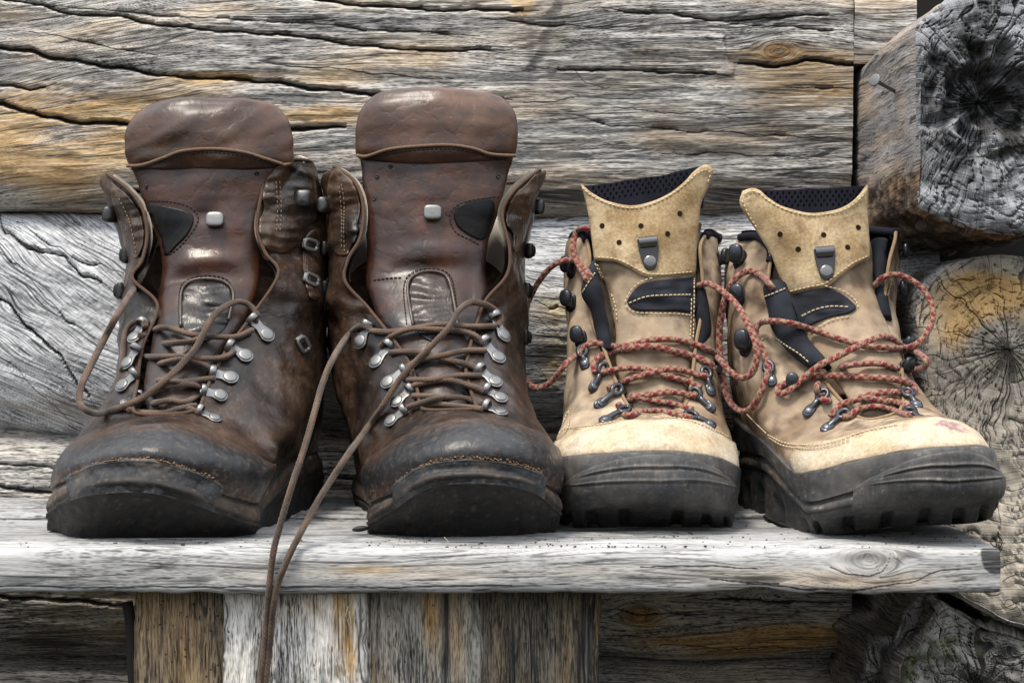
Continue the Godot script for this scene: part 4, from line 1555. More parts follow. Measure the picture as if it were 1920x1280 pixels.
# a padded strip that runs up through rows of [left, right, v, z, half thickness, crown]
func strap(rows: Array, nv: int, sides: int, raise: Callable, tint: Callable, dm: Depth = null, square := 0.45) -> ArrayMesh:
	var a := []
	var b := []
	var ex := []
	for r in rows:
		a.append(P(r[0], r[2], r[3]))
		b.append(P(r[1], r[2], r[3]))
		ex.append(Vector3(r[4], r[5], 0))
	var n := (rows.size() - 1) * nv + 1
	var p := PackedVector3Array()
	var c := PackedColorArray()
	var path := PackedVector3Array()
	var half := []
	var extra := []
	var pa := Patch.new()
	pa.closed = false
	pa.cols = [a, b, ex]
	for j in n:
		var v := float(j) / nv
		var l := pa.row(0, v)
		var r := pa.row(1, v)
		path.append((l + r) * 0.5)
		half.append((r - l) * 0.5)
		extra.append(pa.row(2, v))
	for j in n:
		var t := (path[mini(j + 1, n - 1)] - path[maxi(j - 1, 0)]).normalized()
		var h: Vector3 = half[j]
		var nrm := h.cross(t).normalized()
		if nrm.z < 0:
			nrm = -nrm
		for i in sides:
			var an := TAU * i / sides
			var x := cos(an)
			var d := pow(maxf(0.0, 1.0 - pow(absf(x), 2.0 / square)), 0.4) * signf(sin(an) + 1e-6)
			var q: Vector3 = path[j] + h * x + nrm * (extra[j].x * d + extra[j].y * (1.0 - x * x))
			var out := (nrm * d + h.normalized() * x * 0.4).normalized()
			q += out * float(raise.call(x, float(j) / nv, q, d))
			p.append(q)
			c.append(tint.call(x, float(j) / nv, q, d))
	# close the ends
	var q0 := PackedVector3Array()
	var c0 := PackedColorArray()
	for i in sides:
		q0.append(path[0])
		c0.append(c[i])
	q0.append_array(p)
	c0.append_array(c)
	for i in sides:
		q0.append(path[n - 1])
		c0.append(c[(n - 1) * sides + i])
	if dm:
		dm.splat_grid(p, sides, n, true)
	var nr := grid_normals(q0, sides, n + 2, true)
	var m := (n / 2 + 1) * sides
	var flip := nr[m].dot(q0[m] - path[n / 2]) < 0.0
	return grid_mesh(q0, sides, n + 2, true, false, c0, PackedVector2Array(), flip)

func pts_on(dm: Depth, list: Array, lift: float, n: int) -> PackedVector3Array:       # a smooth line over the boot through measured points
	var raw := []
	for i in range(0, list.size(), 2):
		raw.append(Vector3(list[i], list[i + 1], 0))
	var s := spline(raw, n)
	var zz := PackedFloat32Array()
	for q in s:
		zz.append(dm.at(q.x, q.y))
	var out := PackedVector3Array()
	for i in n:
		var z := 0.0
		var w := 0.0
		for k in range(-2, 3):
			var j := clampi(i + k, 0, n - 1)
			z += zz[j]
			w += 1.0
		out.append(P(s[i].x, s[i].y, z / w + lift))
	return out

func stitches(bag: Bag, dm: Depth, list: Array, step: float, color: Color, r := 0.00038, lift := 0.0004, share := 0.62) -> void:
	var line := pts_on(dm, list, lift, 160)
	var total := length_of(line)
	var n := int(total / step)
	var run := 0.0
	var at := 0
	for k in n:
		var a := _along(line, k * step)
		var b := _along(line, k * step + step * share)
		var up := Vector3(0, 0.3, 1).normalized()
		bag_tube(bag, PackedVector3Array([a - up * r * 0.8, a.lerp(b, 0.3) + up * r * 0.5, a.lerp(b, 0.7) + up * r * 0.5, b - up * r * 0.8]), r, 5, color)

func _along(line: PackedVector3Array, d: float) -> Vector3:
	for i in range(1, line.size()):
		var l := line[i].distance_to(line[i - 1])
		if d <= l:
			return line[i - 1].lerp(line[i], d / maxf(l, 1e-9))
		d -= l
	return line[line.size() - 1]

# a piece of leather or cloth laid on the boot: its outline as measured points
func applique(dm: Depth, outline: Array, lift: float, tint: Callable, puff := 0.0, folds := 0.0) -> ArrayMesh:
	var raw := []
	for i in range(0, outline.size(), 2):
		raw.append(Vector3(outline[i], outline[i + 1], 0))
	var nr := 96
	var ring := spline(raw, nr, true)
	var mid := Vector3.ZERO
	for q in ring:
		mid += q
	mid /= nr
	var nv := 26
	var p := PackedVector3Array()
	var c := PackedColorArray()
	for j in nv:
		var t := 1.0 - j / (nv - 1.0)
		for i in nr:
			var q := mid.lerp(ring[i], minf(1.0, t * 1.04))
			var edge := clampf((1.0 - t) * 9.0, 0.0, 1.0)
			var l := lift * (sqrt(edge) if t < 1.0 else -1.0) + puff * (1.0 - t * t) 
			var w := on(dm, q.x, q.y, l)
			if folds > 0.0:
				w.z += folds * nz.get_noise_2d(w.x * 40.0, w.y * 130.0)
			p.append(w)
			c.append(tint.call(w, t))
	dm.splat_grid(p, nr, nv, true)
	var n := grid_normals(p, nr, nv, true)
	return grid_mesh(p, nr, nv, true, false, c, PackedVector2Array(), n[nr * 8].z < 0.0)

# a braided cord; two_tone weaves red and straw
func cord_mesh(line: PackedVector3Array, radius: float, base: Color, other: Color, two_tone: bool, seed_ := 0.0) -> ArrayMesh:
	var total := length_of(line)
	var n := int(total / 0.00048) + 2
	var raw := []
	for q in line:
		raw.append(q)
	var s := spline(raw, n)
	var sides := 14
	var p := PackedVector3Array()
	var c := PackedColorArray()
	var frame := Vector3(0.1, 0.98, 0.25)
	var run := 0.0
	for j in n:
		var t := (s[mini(j + 1, n - 1)] - s[maxi(j - 1, 0)]).normalized()
		frame = (frame - t * frame.dot(t)).normalized()
		var side := t.cross(frame)
		run = total * j / (n - 1.0)
		for i in sides:
			var a := TAU * i / sides
			var k := run * 2300.0
			var w1 := sin(a * 5.0 + k)
			var w2 := sin(a * 5.0 - k)
			var h := maxf(w1, w2)
			var r := radius * (0.94 + 0.10 * h + 0.05 * nz.get_noise_2d(run * 300.0 + seed_, a * 0.7))
			if j == 0 or j == n - 1:
				r *= 0.1
			p.append(s[j] + side * cos(a) * r * 1.08 + frame * sin(a) * r * 0.92)
			var col := base
			if two_tone:
				var strand := posmod(int(floorf((a * 5.0 + k) / TAU)), 5)
				var strand2 := posmod(int(floorf((a * 5.0 - k) / TAU)), 5)
				var red := (strand == 0 or strand == 2 or strand == 3) if w1 > w2 else (strand2 == 0 or strand2 == 2)
				col = other if red else base
			else:
				col = base.lerp(other, clampf(0.5 + 0.8 * nb.get_noise_2d(run * 45.0 + seed_, a * 0.35), 0.0, 1.0))
			col = col * (0.72 + 0.28 * clampf(h, 0.0, 1.0)) * (0.9 + 0.2 * nz.get_noise_2d(run * 120.0, a + seed_))
			col.a = 1.0
			c.append(col)
	var nr := grid_normals(p, sides, n, true)
	var m := (n / 2) * sides
	return grid_mesh(p, sides, n, true, false, c, PackedVector2Array(), nr[m].dot(p[m] - s[n / 2]) < 0.0)

func cord_line(dm: Depth, list: Array) -> PackedVector3Array:        # [u, v, lift mm or an absolute z if below -0.01 or flagged by > 900, ...]
	var raw := []
	for i in range(0, list.size(), 3):
		var l: float = list[i + 2]
		if l >= 600.0:      # a distance of its own: 1000 + z in millimetres
			raw.append(P(list[i], list[i + 1], (l - 1000.0) * 0.001))
		else:
			raw.append(on(dm, list[i], list[i + 1], l * 0.001))
	var line := spline(raw, raw.size() * 8)
	return line

# ---- fittings

func ring_eyelet(bag: Bag, dm: Depth, ru: float, rv: float, bu: float, bv: float, color: Color, small := 1.0) -> void:
	var n := (normal_on(dm, bu, bv, 14.0) + Vector3(0, 0.30, 0.35)).normalized()
	var b := on(dm, bu, bv, 0.0014)
	var a := P(ru, rv, b.z)
	for k in 4:      # the ring lies in the plate's own plane
		a = P(ru, rv, a.z - n.dot(a - b) / n.dot((EYE - a).normalized()) * (EYE - a).normalized().z)
	a += n * 0.0006
	var d := (a - b)
	d = (d - n * d.dot(n)).normalized()
	var w := n.cross(d).normalized()
	var l := a.distance_to(b)
	# base plate with its rivet
	var o := []
	for i in 14:
		var t := PI / 2 + PI * i / 13.0
		o.append(Vector2(cos(t) * 0.0058, sin(t) * 0.0054) * small)
	for q in [Vector2(l * 0.5, -0.0034 * small), Vector2(l + 0.001, -0.0042 * small), Vector2(l + 0.0022, 0.0), Vector2(l + 0.001, 0.0042 * small), Vector2(l * 0.5, 0.0034 * small)]:
		o.append(q)
	bag_plate(bag, b - n * 0.0008, d, w, n, o, 0.0017, color)
	bag_lathe(bag, b + n * 0.0008, n, [Vector2(0.0045 * small, 0), Vector2(0.0046 * small, 0.0005), Vector2(0.0041 * small, 0.0010), Vector2(0.0024 * small, 0.0013), Vector2(0.00005, 0.0014)], color * 0.95, 20)
	# the arched bow that the cord runs through
	var pts := PackedVector3Array()
	for i in 15:
		var t := PI * i / 14.0
		pts.append(a + w * cos(t) * 0.0046 * small + n * (sin(t) * 0.0056 * small - 0.0004))
	bag_tube(bag, pts, 0.0022 * small, 10, color, 0.34, w)
	bag_lathe(bag, a + n * 0.0052 * small, n, [Vector2(0.0016, 0), Vector2(0.0015, 0.0005), Vector2(0.00005, 0.0008)], color * 1.05, 12)

func hook_tab(bag: Bag, at: Vector3, x: Vector3, y: Vector3, w: float, h: float, color: Color) -> void:     # a speed hook: a domed square plate curling over a short neck
	var n := x.cross(y).normalized()
	if n.z < -0.2:
		n = -n
	bag_lump(bag, at - n * 0.003, x * w * 0.35, y * h * 0.4, n * 0.003, color * 0.6, 0.7, 16, 8)
	var p := PackedVector3Array()
	var nu := 18
	var nv := 9
	for j in nv:
		var t := float(j) / (nv - 1)
		for i in nu:
			var a := TAU * i / nu
			var r := sin(t * PI * 0.5)
			var q := at + x * spow(cos(a), 0.5) * w * 0.5 * r + y * spow(sin(a), 0.5) * h * 0.5 * r + n * 0.0022 * cos(t * PI * 0.5)
			q -= n * 0.5 * w * pow(absf(spow(cos(a), 0.5) * r), 2.0) * 0.35
			p.append(q)
	for i in nu:
		p.append(p[(nv - 1) * nu + i] - n * 0.0016)
	for i in nu:
		p.append(at - n * 0.0012)
	bag_grid(bag, p, nu, nv + 2, true, color, at - n * 0.001)

# ------------------------------------------------------------------ brown boots

const FELT := Color(0.66, 0.60, 0.50)

func brown_tint(p: Vector3, n: Vector3, dusty: float) -> Color:       # greased brown leather: dark where it was handled, rubbed paler and dusty in patches
	var a := nf.get_noise_3d(p.x * 14.0, p.y * 14.0, p.z * 14.0)
	var b := nf.get_noise_3d(p.x * 48.0 + 9.0, p.y * 48.0, p.z * 48.0)
	var c := Color(0.014, 0.0085, 0.0068).lerp(Color(0.052, 0.030, 0.021), clampf(0.45 + a * 1.2, 0.0, 1.0))
	c = c.lerp(Color(0.012, 0.009, 0.009), clampf(b * 1.6 - 0.1, 0.0, 0.7))
	var f := nb.get_noise_3d(p.x * 210.0, p.y * 330.0, p.z * 210.0)
	c = c.lerp(Color(0.20, 0.13, 0.085), smoothstep(0.45, 0.75, f + a * 0.4) * 0.35)
	c = c.lerp(Color(0.22, 0.125, 0.070), clampf(dusty * (0.5 + a + b * 0.8), 0.0, 0.85))
	c.a = 1.0
	return c

func brown_boot(root: Node3D, data: Dictionary) -> void:
	var dm := Depth.new()
	var cs := columns(data.cols, data.heel)
	var pa := Patch.new()
	pa.cols = cs[0]
	var so := Patch.new()
	so.cols = cs[1]
	var nc_ := pa.cols.size()
	var nr: int = data.right       # number of columns on the right of the front one up to the throat's turn
	var sd: float = data.seed
	var creases: Array = data.creases
	# ---- sole
	var tread := func(u: float, v: float, p: Vector3, e: float) -> float:
		var d := nf.get_noise_3d(p.x * 60.0, p.y * 60.0, p.z * 60.0) * 0.0012
		if v < 0.75:
			var s := sin(u * 9.0 + sd)
			d -= 0.0004 * smoothstep(0.75, 0.25, v) * smoothstep(0.75, 0.9, s)
		if absf(v - 1.0) < 0.10:
			d += 0.0010
		d += 0.0016 * smoothstep(1.1, 1.35, v) * (1.0 - smoothstep(1.6, 1.95, v))
		return d
	var sole_tint := func(u: float, v: float, p: Vector3, n: Vector3) -> Color:
		var a := nf.get_noise_3d(p.x * 30.0, p.y * 30.0, p.z * 30.0)
		var b := nf.get_noise_3d(p.x * 220.0, p.y * 220.0, p.z * 220.0)
		var c := Color(0.013, 0.012, 0.012).lerp(Color(0.030, 0.025, 0.022), clampf(0.5 + a, 0.0, 1.0))
		var dust := smoothstep(1.05, 1.4, v) * (1.0 - smoothstep(1.75, 2.0, v)) * (0.25 + 0.75 * smoothstep(1.2, 2.4, minf(u, nc_ - u)))
		c = c.lerp(Color(0.115, 0.082, 0.060), clampf(dust * (0.75 + a * 1.1), 0.0, 1.0))
		if b > 0.30:
			c = c.lerp(Color(0.22, 0.16, 0.11), smoothstep(0.30, 0.5, b) * (0.35 + 0.6 * dust))
		c.a = 1.0
		return c
	put("sole", sheet(so, 0.0, nc_, nc_ * 13, 0.0, 2.0, 46, tread, sole_tint, dm, true), M.sole, root, "worn black sole, dusty round its welt")
	# its underside
	var und := PackedVector3Array()
	var uc := PackedColorArray()
	var nu := nc_ * 6
	for j in 8:
		for i in nu:
			var q := so.at(nc_ * float(i) / nu, 0.0)
			var mid: Vector3 = data.heel.lerp(data.toe, clampf((q.z - data.heel.z) / (data.toe.z - data.heel.z), 0.0, 1.0))
			mid.y = q.y + 0.001
			und.append(q.lerp(mid, j / 7.0) + Vector3(0, 0.0008 if j > 0 else 0.0, 0))
			uc.append(Color(0.022, 0.020, 0.019))
	var un := grid_normals(und, nu, 8, true)
	put("outsole", grid_mesh(und, nu, 8, true, false, uc, PackedVector2Array(), un[nu * 3].y > 0.0), M.sole, root)
	# ---- upper
	var bend := func(u: float, v: float, p: Vector3, e: float) -> float:
		var d := nz.get_noise_3d(p.x * 26.0 + sd, p.y * 26.0, p.z * 26.0) * 0.0012 + nb.get_noise_3d(p.x * 70.0 + sd, p.y * 70.0, p.z * 70.0) * 0.0006
		var w := smoothstep(0.8, 1.6, v)
		d += nc.get_noise_3d(p.x * 30.0 + sd, p.y * 75.0, p.z * 50.0) * 0.0006 * w
		for k in creases:
			d += k[4] * exp(-pow(segment(p, k[0], k[1]) / k[2], 2.0))
		return d
	var hide := func(u: float, v: float, p: Vector3, n: Vector3) -> Color:
		var fu := minf(u, nc_ - u)
		var dusty := 0.38 * (1.0 - smoothstep(1.2, 3.2, v + fu * 0.1)) + 0.12
		return brown_tint(p, n, dusty)
	put("upper", sheet(pa, 0.0, nc_, nc_ * 15, 0.0, 4.0, 130, bend, hide, dm, true), M.brown, root, "scuffed brown leather upper with its collar flaps pulled open")
	# lining: pale felt inside the open collar
	var inward := func(u: float, v: float, p: Vector3, e: float) -> float:
		return -0.0042
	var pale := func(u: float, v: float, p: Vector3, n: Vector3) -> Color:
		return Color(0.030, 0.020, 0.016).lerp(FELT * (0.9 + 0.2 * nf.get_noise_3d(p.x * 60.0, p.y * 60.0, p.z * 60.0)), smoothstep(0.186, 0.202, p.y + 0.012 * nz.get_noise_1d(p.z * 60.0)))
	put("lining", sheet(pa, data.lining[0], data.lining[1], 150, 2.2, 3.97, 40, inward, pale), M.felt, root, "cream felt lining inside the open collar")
	# cut edge of the leather round the opening
	var rim := PackedVector3Array()
	for i in nc_ * 12:
		var q := pa.at(i / 12.0, 4.0)
		var q2 := pa.at(i / 12.0, 3.9)
		rim.append(q + (q2 - q).normalized() * 0.0006)
	var eb := Bag.new()
	rim.append(rim[0])
	bag_tube(eb, rim, 0.0012, 8, Color(0.115, 0.066, 0.040), 1.0, Vector3.ZERO, false)
	put("cut_edge", eb.mesh(), M.edge, root, "raw pale brown cut edge of the leather")
	# ---- rand: the blackened toe guard
	var tops: Array = data.rand_top
	var top_of := func(u: float) -> float:
		var x: float = u - data.rand[0]
		var f := clampf(x / (data.rand[1] - data.rand[0]), 0.0, 1.0) * (tops.size() - 1)
		var k := mini(int(f), tops.size() - 2)
		return lerpf(tops[k], tops[k + 1], smoothstep(0.0, 1.0, f - k) * 0.5 + (f - k) * 0.5)
	var thick := func(u: float, v: float, p: Vector3, e: float) -> float:
		return 0.0024 * sqrt(clampf(e * 28.0, 0.0, 1.0)) - 0.0004 + nz.get_noise_3d(p.x * 40.0, p.y * 40.0, p.z * 40.0) * 0.0007 + nb.get_noise_3d(p.x * 160.0, p.y * 160.0, p.z * 160.0) * 0.00025
	var soot := func(u: float, v: float, p: Vector3, n: Vector3) -> Color:
		var a := nf.get_noise_3d(p.x * 22.0 + sd, p.y * 22.0, p.z * 22.0)
		var b := nf.get_noise_3d(p.x * 260.0, p.y * 260.0, p.z * 260.0)
		var c := Color(0.012, 0.0125, 0.0145).lerp(Color(0.036, 0.035, 0.036), clampf(0.45 + a * 1.2, 0.0, 1.0))
		var low := 1.0 - smoothstep(0.15, 0.75, v + a * 0.5)
		c = c.lerp(Color(0.18, 0.095, 0.055), clampf(low * (0.30 + 0.9 * b + 0.5 * a), 0.0, 0.9))
		c = c.lerp(Color(0.14, 0.10, 0.075), clampf(smoothstep(0.22, 0.45, b) * 0.45, 0.0, 0.5))
		var rubbed := smoothstep(0.55, 0.0, float(top_of.call(u)) - v + 0.35 * a)
		c = c.lerp(Color(0.12, 0.062, 0.036), clampf(rubbed * 0.55, 0.0, 0.6))
		c = c.lerp(Color(0.30, 0.20, 0.13), clampf(smoothstep(0.42, 0.55, b) * low, 0.0, 0.8))
		c.a = 1.0
		return c
	put("rand", sheet(pa, data.rand[0], data.rand[1], 200, 0.0, top_of, 70, thick, soot, dm), M.rand, root, "blackened toe guard with rusty dust")
	# ---- bumper: the lip of the sole that climbs the toe
	var bump: Array = data.bumper
	var lip := Patch.new()
	lip.closed = false
	var n := 22
	for i in n:
		var t := i / (n - 1.0)
		var u := lerpf(bump[0], bump[1], t)
		var low := so.at(u, 1.0)
		var mid := so.at(u, 2.0)
		var hi := pa.at(u, bump[2] * (0.35 + 0.65 * pow(sin(t * PI), 0.55)))
		var out := Vector3(sin((t - 0.5) * 1.5) * 0.5, 0.25, 1.0).normalized()
		lip.cols.append([low + out * 0.0018 - Vector3(0, 0.0012, 0), low.lerp(mid, 0.4) + out * 0.0042, mid + out * 0.0050, mid.lerp(hi, 0.6) + out * 0.0048, hi + out * 0.0042, hi + out * 0.0005 + Vector3(0, 0.001, -0.004)])
	var lump := func(u: float, v: float, p: Vector3, e: float) -> float:
		return nz.get_noise_3d(p.x * 50.0 + sd, p.y * 50.0, p.z * 50.0) * 0.0010 + nb.get_noise_3d(p.x * 190.0, p.y * 190.0, p.z * 190.0) * 0.0003
	var blue := func(u: float, v: float, p: Vector3, nn: Vector3) -> Color:
		var a := nf.get_noise_3d(p.x * 26.0 + sd, p.y * 26.0, p.z * 26.0)
		var b := nf.get_noise_3d(p.x * 300.0, p.y * 300.0, p.z * 300.0)
		var c := Color(0.020, 0.024, 0.030).lerp(Color(0.060, 0.062, 0.066), clampf(0.4 + a, 0.0, 1.0))
		c = c.lerp(Color(0.20, 0.15, 0.11), clampf(smoothstep(0.22, 0.5, b) * 0.6 + clampf(a - 0.15, 0.0, 1.0), 0.0, 0.8))
		c.a = 1.0
		return c
	put("toe_bumper", sheet(lip, 0.0, n - 1.0, 130, 0.0, 5.0, 44, lump, blue, dm), M.sole, root, "rubber lip climbing the toe")
	# crumbs of dry mud caught behind the lip
	var rng := RandomNumberGenerator.new()
	rng.seed = int(sd * 10.0) + 3
	var mud := Bag.new()
	for k in 260:
		var t := rng.randf()
		var u := lerpf(bump[0], bump[1], t)
		var q := pa.at(u, bump[2] * (0.35 + 0.65 * pow(sin(t * PI), 0.55)) + rng.randf_range(-0.02, 0.14) * rng.randf())
		q += Vector3(0, 0.0012, 0.0034)
		var r := rng.randf_range(0.0003, 0.0010)
		bag_lump(mud, q, Vector3(r, 0, 0), Vector3(0, r * 0.7, 0), Vector3(0, 0, r), Color(0.30, 0.18, 0.10).lerp(Color(0.16, 0.085, 0.045), rng.randf()), 1.0, 6, 4)
	put("dried_mud", mud.mesh(), M.edge, root, "", "stuff")

	# ---- tongue
	var tcr: Array = data.tongue_creases
	var wr := func(x: float, v: float, p: Vector3, d: float) -> float:
		var k := nz.get_noise_3d(p.x * 22.0 + sd, p.y * 34.0, p.z * 22.0) * 0.0010 + nc.get_noise_3d(p.x * 20.0 + sd, p.y * 120.0, 1.0) * 0.0002
		if d > 0.0:
			for c in tcr:
				k += c[4] * exp(-pow(segment(p, c[0], c[1]) / c[2], 2.0))
		return k
	var red := func(x: float, v: float, p: Vector3, d: float) -> Color:
		var a := nf.get_noise_3d(p.x * 16.0 + sd, p.y * 16.0, p.z * 16.0)
		var b := nf.get_noise_3d(p.x * 60.0, p.y * 25.0, p.z * 60.0 + sd)
		var c := Color(0.024, 0.008, 0.0055).lerp(Color(0.090, 0.034, 0.019), clampf(0.5 + a * 1.3, 0.0, 1.0))
		c = c.lerp(Color(0.013, 0.009, 0.009), clampf(b * 1.4 + 0.2 - smoothstep(2.0, 6.0, v) * 0.3, 0.0, 0.75))
		if v < 4.0:
			c = c.lerp(Color(0.060, 0.050, 0.045), 0.55)
		c.a = 1.0
		return c
	var tg := put("tongue", strap(data.tongue, 12, 72, wr, red, dm, 0.35), M.tongue, root, "tall creased leather tongue")
	var pad := func(x: float, v: float, p: Vector3, d: float) -> Color:
		var a := nf.get_noise_3d(p.x * 14.0 + sd, p.y * 14.0, p.z * 14.0)
		var b := nf.get_noise_3d(p.x * 70.0, p.y * 70.0 + sd, p.z * 70.0)
		var c := Color(0.048, 0.020, 0.011).lerp(Color(0.150, 0.072, 0.040), clampf(0.45 + a * 1.1 + data.pad_pale, 0.0, 1.0))
		c = c.lerp(Color(0.034, 0.023, 0.020), clampf(b * 1.1 - 0.10 + a * 0.3, 0.0, 0.7))
		c.a = 1.0
		return c
	var puff := func(x: float, v: float, p: Vector3, d: float) -> float:
		var k: float = nz.get_noise_3d(p.x * 16.0 + sd, p.y * 16.0, p.z * 16.0) * 0.0022 + nc.get_noise_3d((p.x + p.y * 0.7) * 22.0, (p.y - p.x * 0.5) * 75.0, sd) * data.pad_wrinkle
		return k
	put("tongue_pad", strap(data.pad, 12, 88, puff, pad, dm, 0.55), M.tongue, tg, "padded leather roll along the tongue's top")
	# seam under the roll
	var sb := Bag.new()
	bag_tube(sb, pts_on(dm, data.pad_seam, 0.0012, 60), 0.0015, 8, Color(0.20, 0.125, 0.080), 0.8)
	put("tongue_seam", sb.mesh(), M.edge, tg)
	var th := Bag.new()
	for l in data.stitch:
		stitches(th, dm, l, 0.0030, Color(0.028, 0.018, 0.014), 0.00042, 0.0003)
	put("stitching", th.mesh(), M.thread, tg, "", "stuff")
	var inset := func(p: Vector3, t: float) -> Color:
		return Color(0.006, 0.006, 0.007).lerp(Color(0.014, 0.013, 0.013), clampf(0.5 + nz.get_noise_3d(p.x * 40.0, p.y * 40.0, p.z * 40.0), 0.0, 1.0))
	put("gusset_patch", applique(dm, data.patch, 0.0009, inset, 0.0008), M.gloss, tg, "glossy black patch let into the tongue")
	var arch := func(p: Vector3, t: float) -> Color:
		return brown_tint(p, Vector3.UP, 0.12).lerp(Color(0.030, 0.026, 0.025), 0.55)
	put("flex_patch", applique(dm, data.flex, 0.0008, arch, 0.0006, 0.0016), M.brown, tg, "ribbed flex patch at the tongue's bend")
	var fe := Bag.new()
	bag_tube(fe, pts_on(dm, data.flex_edge, 0.0013, 60), 0.0011, 8, Color(0.085, 0.055, 0.040))
	put("flex_piping", fe.mesh(), M.brown, tg)
	# stud that keeps the cord in the middle
	var nb_ := Bag.new()
	var su: Array = data.stud
	var sn := (normal_on(dm, su[0], su[1], 24.0) + Vector3(0, 0.2, 0.6)).normalized()
	var sx := Vector3(1, 0, 0)
	sx = (sx - sn * sx.dot(sn)).normalized()
	var sy := sn.cross(sx)
	var sp := on(dm, su[0], su[1], 0.004)
	bag_lump(nb_, sp, sx * 0.0062, sy * 0.0054, sn * 0.0018, Color(0.50, 0.49, 0.48), 0.55, 28, 14)
	bag_lump(nb_, sp - sn * 0.003 + sy * 0.001, sx * 0.0035, sy * 0.003, sn * 0.003, Color(0.4, 0.38, 0.36), 0.8, 14, 8)
	put("lace_stud", nb_.mesh(), M.nickel, tg, "square nickel stud in the middle of the tongue")
	# small empty rivet holes
	for i in range(0, data.holes.size(), 2):
		var hb := Bag.new()
		var hn := normal_on(dm, data.holes[i], data.holes[i + 1])
		var hp := on(dm, data.holes[i], data.holes[i + 1], 0.0002)
		bag_lathe(hb, hp, hn, [Vector2(0.0017, 0.0), Vector2(0.0014, 0.0005), Vector2(0.0009, 0.0003), Vector2(0.00005, 0.0001)], Color(0.012, 0.008, 0.007), 12)
		put("rivet_hole", hb.mesh(), M.brown, tg)
	# padded flaps of the collar
	var flap_t := func(p: Vector3, t: float) -> Color:
		return brown_tint(p, Vector3.UP, 0.25 if t < 0.9 else 0.8)
	for fl in data.flaps:
		put("collar_flap", applique(dm, fl, 0.0016, flap_t, 0.0036, 0.0018), M.brown, root, "padded collar flap folded outwards")
	var tp := Bag.new()
	for l in data.stitch_pale:
		stitches(tp, dm, l, 0.0034, Color(0.16, 0.11, 0.075), 0.00042, 0.0003)
	put("stitching", tp.mesh(), M.thread, root, "", "stuff")
	# ---- fittings
	for e in data.eyelets:
		var b := Bag.new()
		ring_eyelet(b, dm, e[0], e[1], e[2], e[3], Color(0.58, 0.575, 0.565), e[4] if e.size() > 4 else 1.0)
		put("eyelet", b.mesh(), M.nickel, root)
	for e in data.hooks:      # [u, v, z or 0 for the leather's own, turn about y, width, height, shade]
		var b := Bag.new()
		var at := on(dm, e[0], e[1], 0.004) if e[2] == 0 else P(e[0], e[1], e[2])
		var x := Vector3(cos(e[3]), 0, -sin(e[3]))
		hook_tab(b, at, x, Vector3(0.05, 1, 0).normalized(), e[4], e[5], Color(0.36, 0.36, 0.365) * e[6])
		put("lace_hook", b.mesh(), M.nickel, root)
	for o in data.tabs:       # the pierced strap hooks: [u, v, angle]
		var b := Bag.new()
		var at := on(dm, o[0], o[1], 0.0016)
		var nn := (normal_on(dm, o[0], o[1], 14.0) + Vector3(0, 0, 0.6)).normalized()
		var x := Vector3(cos(o[2]), sin(o[2]), 0)
		x = (x - nn * x.dot(nn)).normalized()
		var y := nn.cross(x)
		var pts := PackedVector3Array()
		for i in 21:
			var t := TAU * i / 20.0
			pts.append(at + nn * 0.0016 + x * spow(cos(t), 0.6) * 0.0048 + y * spow(sin(t), 0.6) * 0.0034)
		bag_tube(b, pts, 0.0017, 8, Color(0.38, 0.375, 0.365), 0.5, nn)
		bag_lump(b, at - x * 0.004, x * 0.003, y * 0.004, nn * 0.0016, Color(0.34, 0.335, 0.325), 0.5, 14, 8)
		put("lace_hook", b.mesh(), M.nickel, root)
	# ---- the cord
	var k := 0
	for l in data.laces:
		put("lace", cord_mesh(cord_line(dm, l), 0.0021, Color(0.135, 0.082, 0.052), Color(0.060, 0.040, 0.030), false, k * 3.7 + sd), M.lace, root, data.lace_labels.get(k, ""))
		k += 1

func segment(p: Vector3, a: Vector3, b: Vector3) -> float:
	var d := b - a
	return p.distance_to(a + d * clampf((p - a).dot(d) / d.length_squared(), 0.0, 1.0))

func crease(u0: float, v0: float, z0: float, u1: float, v1: float, z1: float, width: float, depth: float) -> Array:
	return [P(u0, v0, z0), P(u1, v1, z1), width, 0, depth]

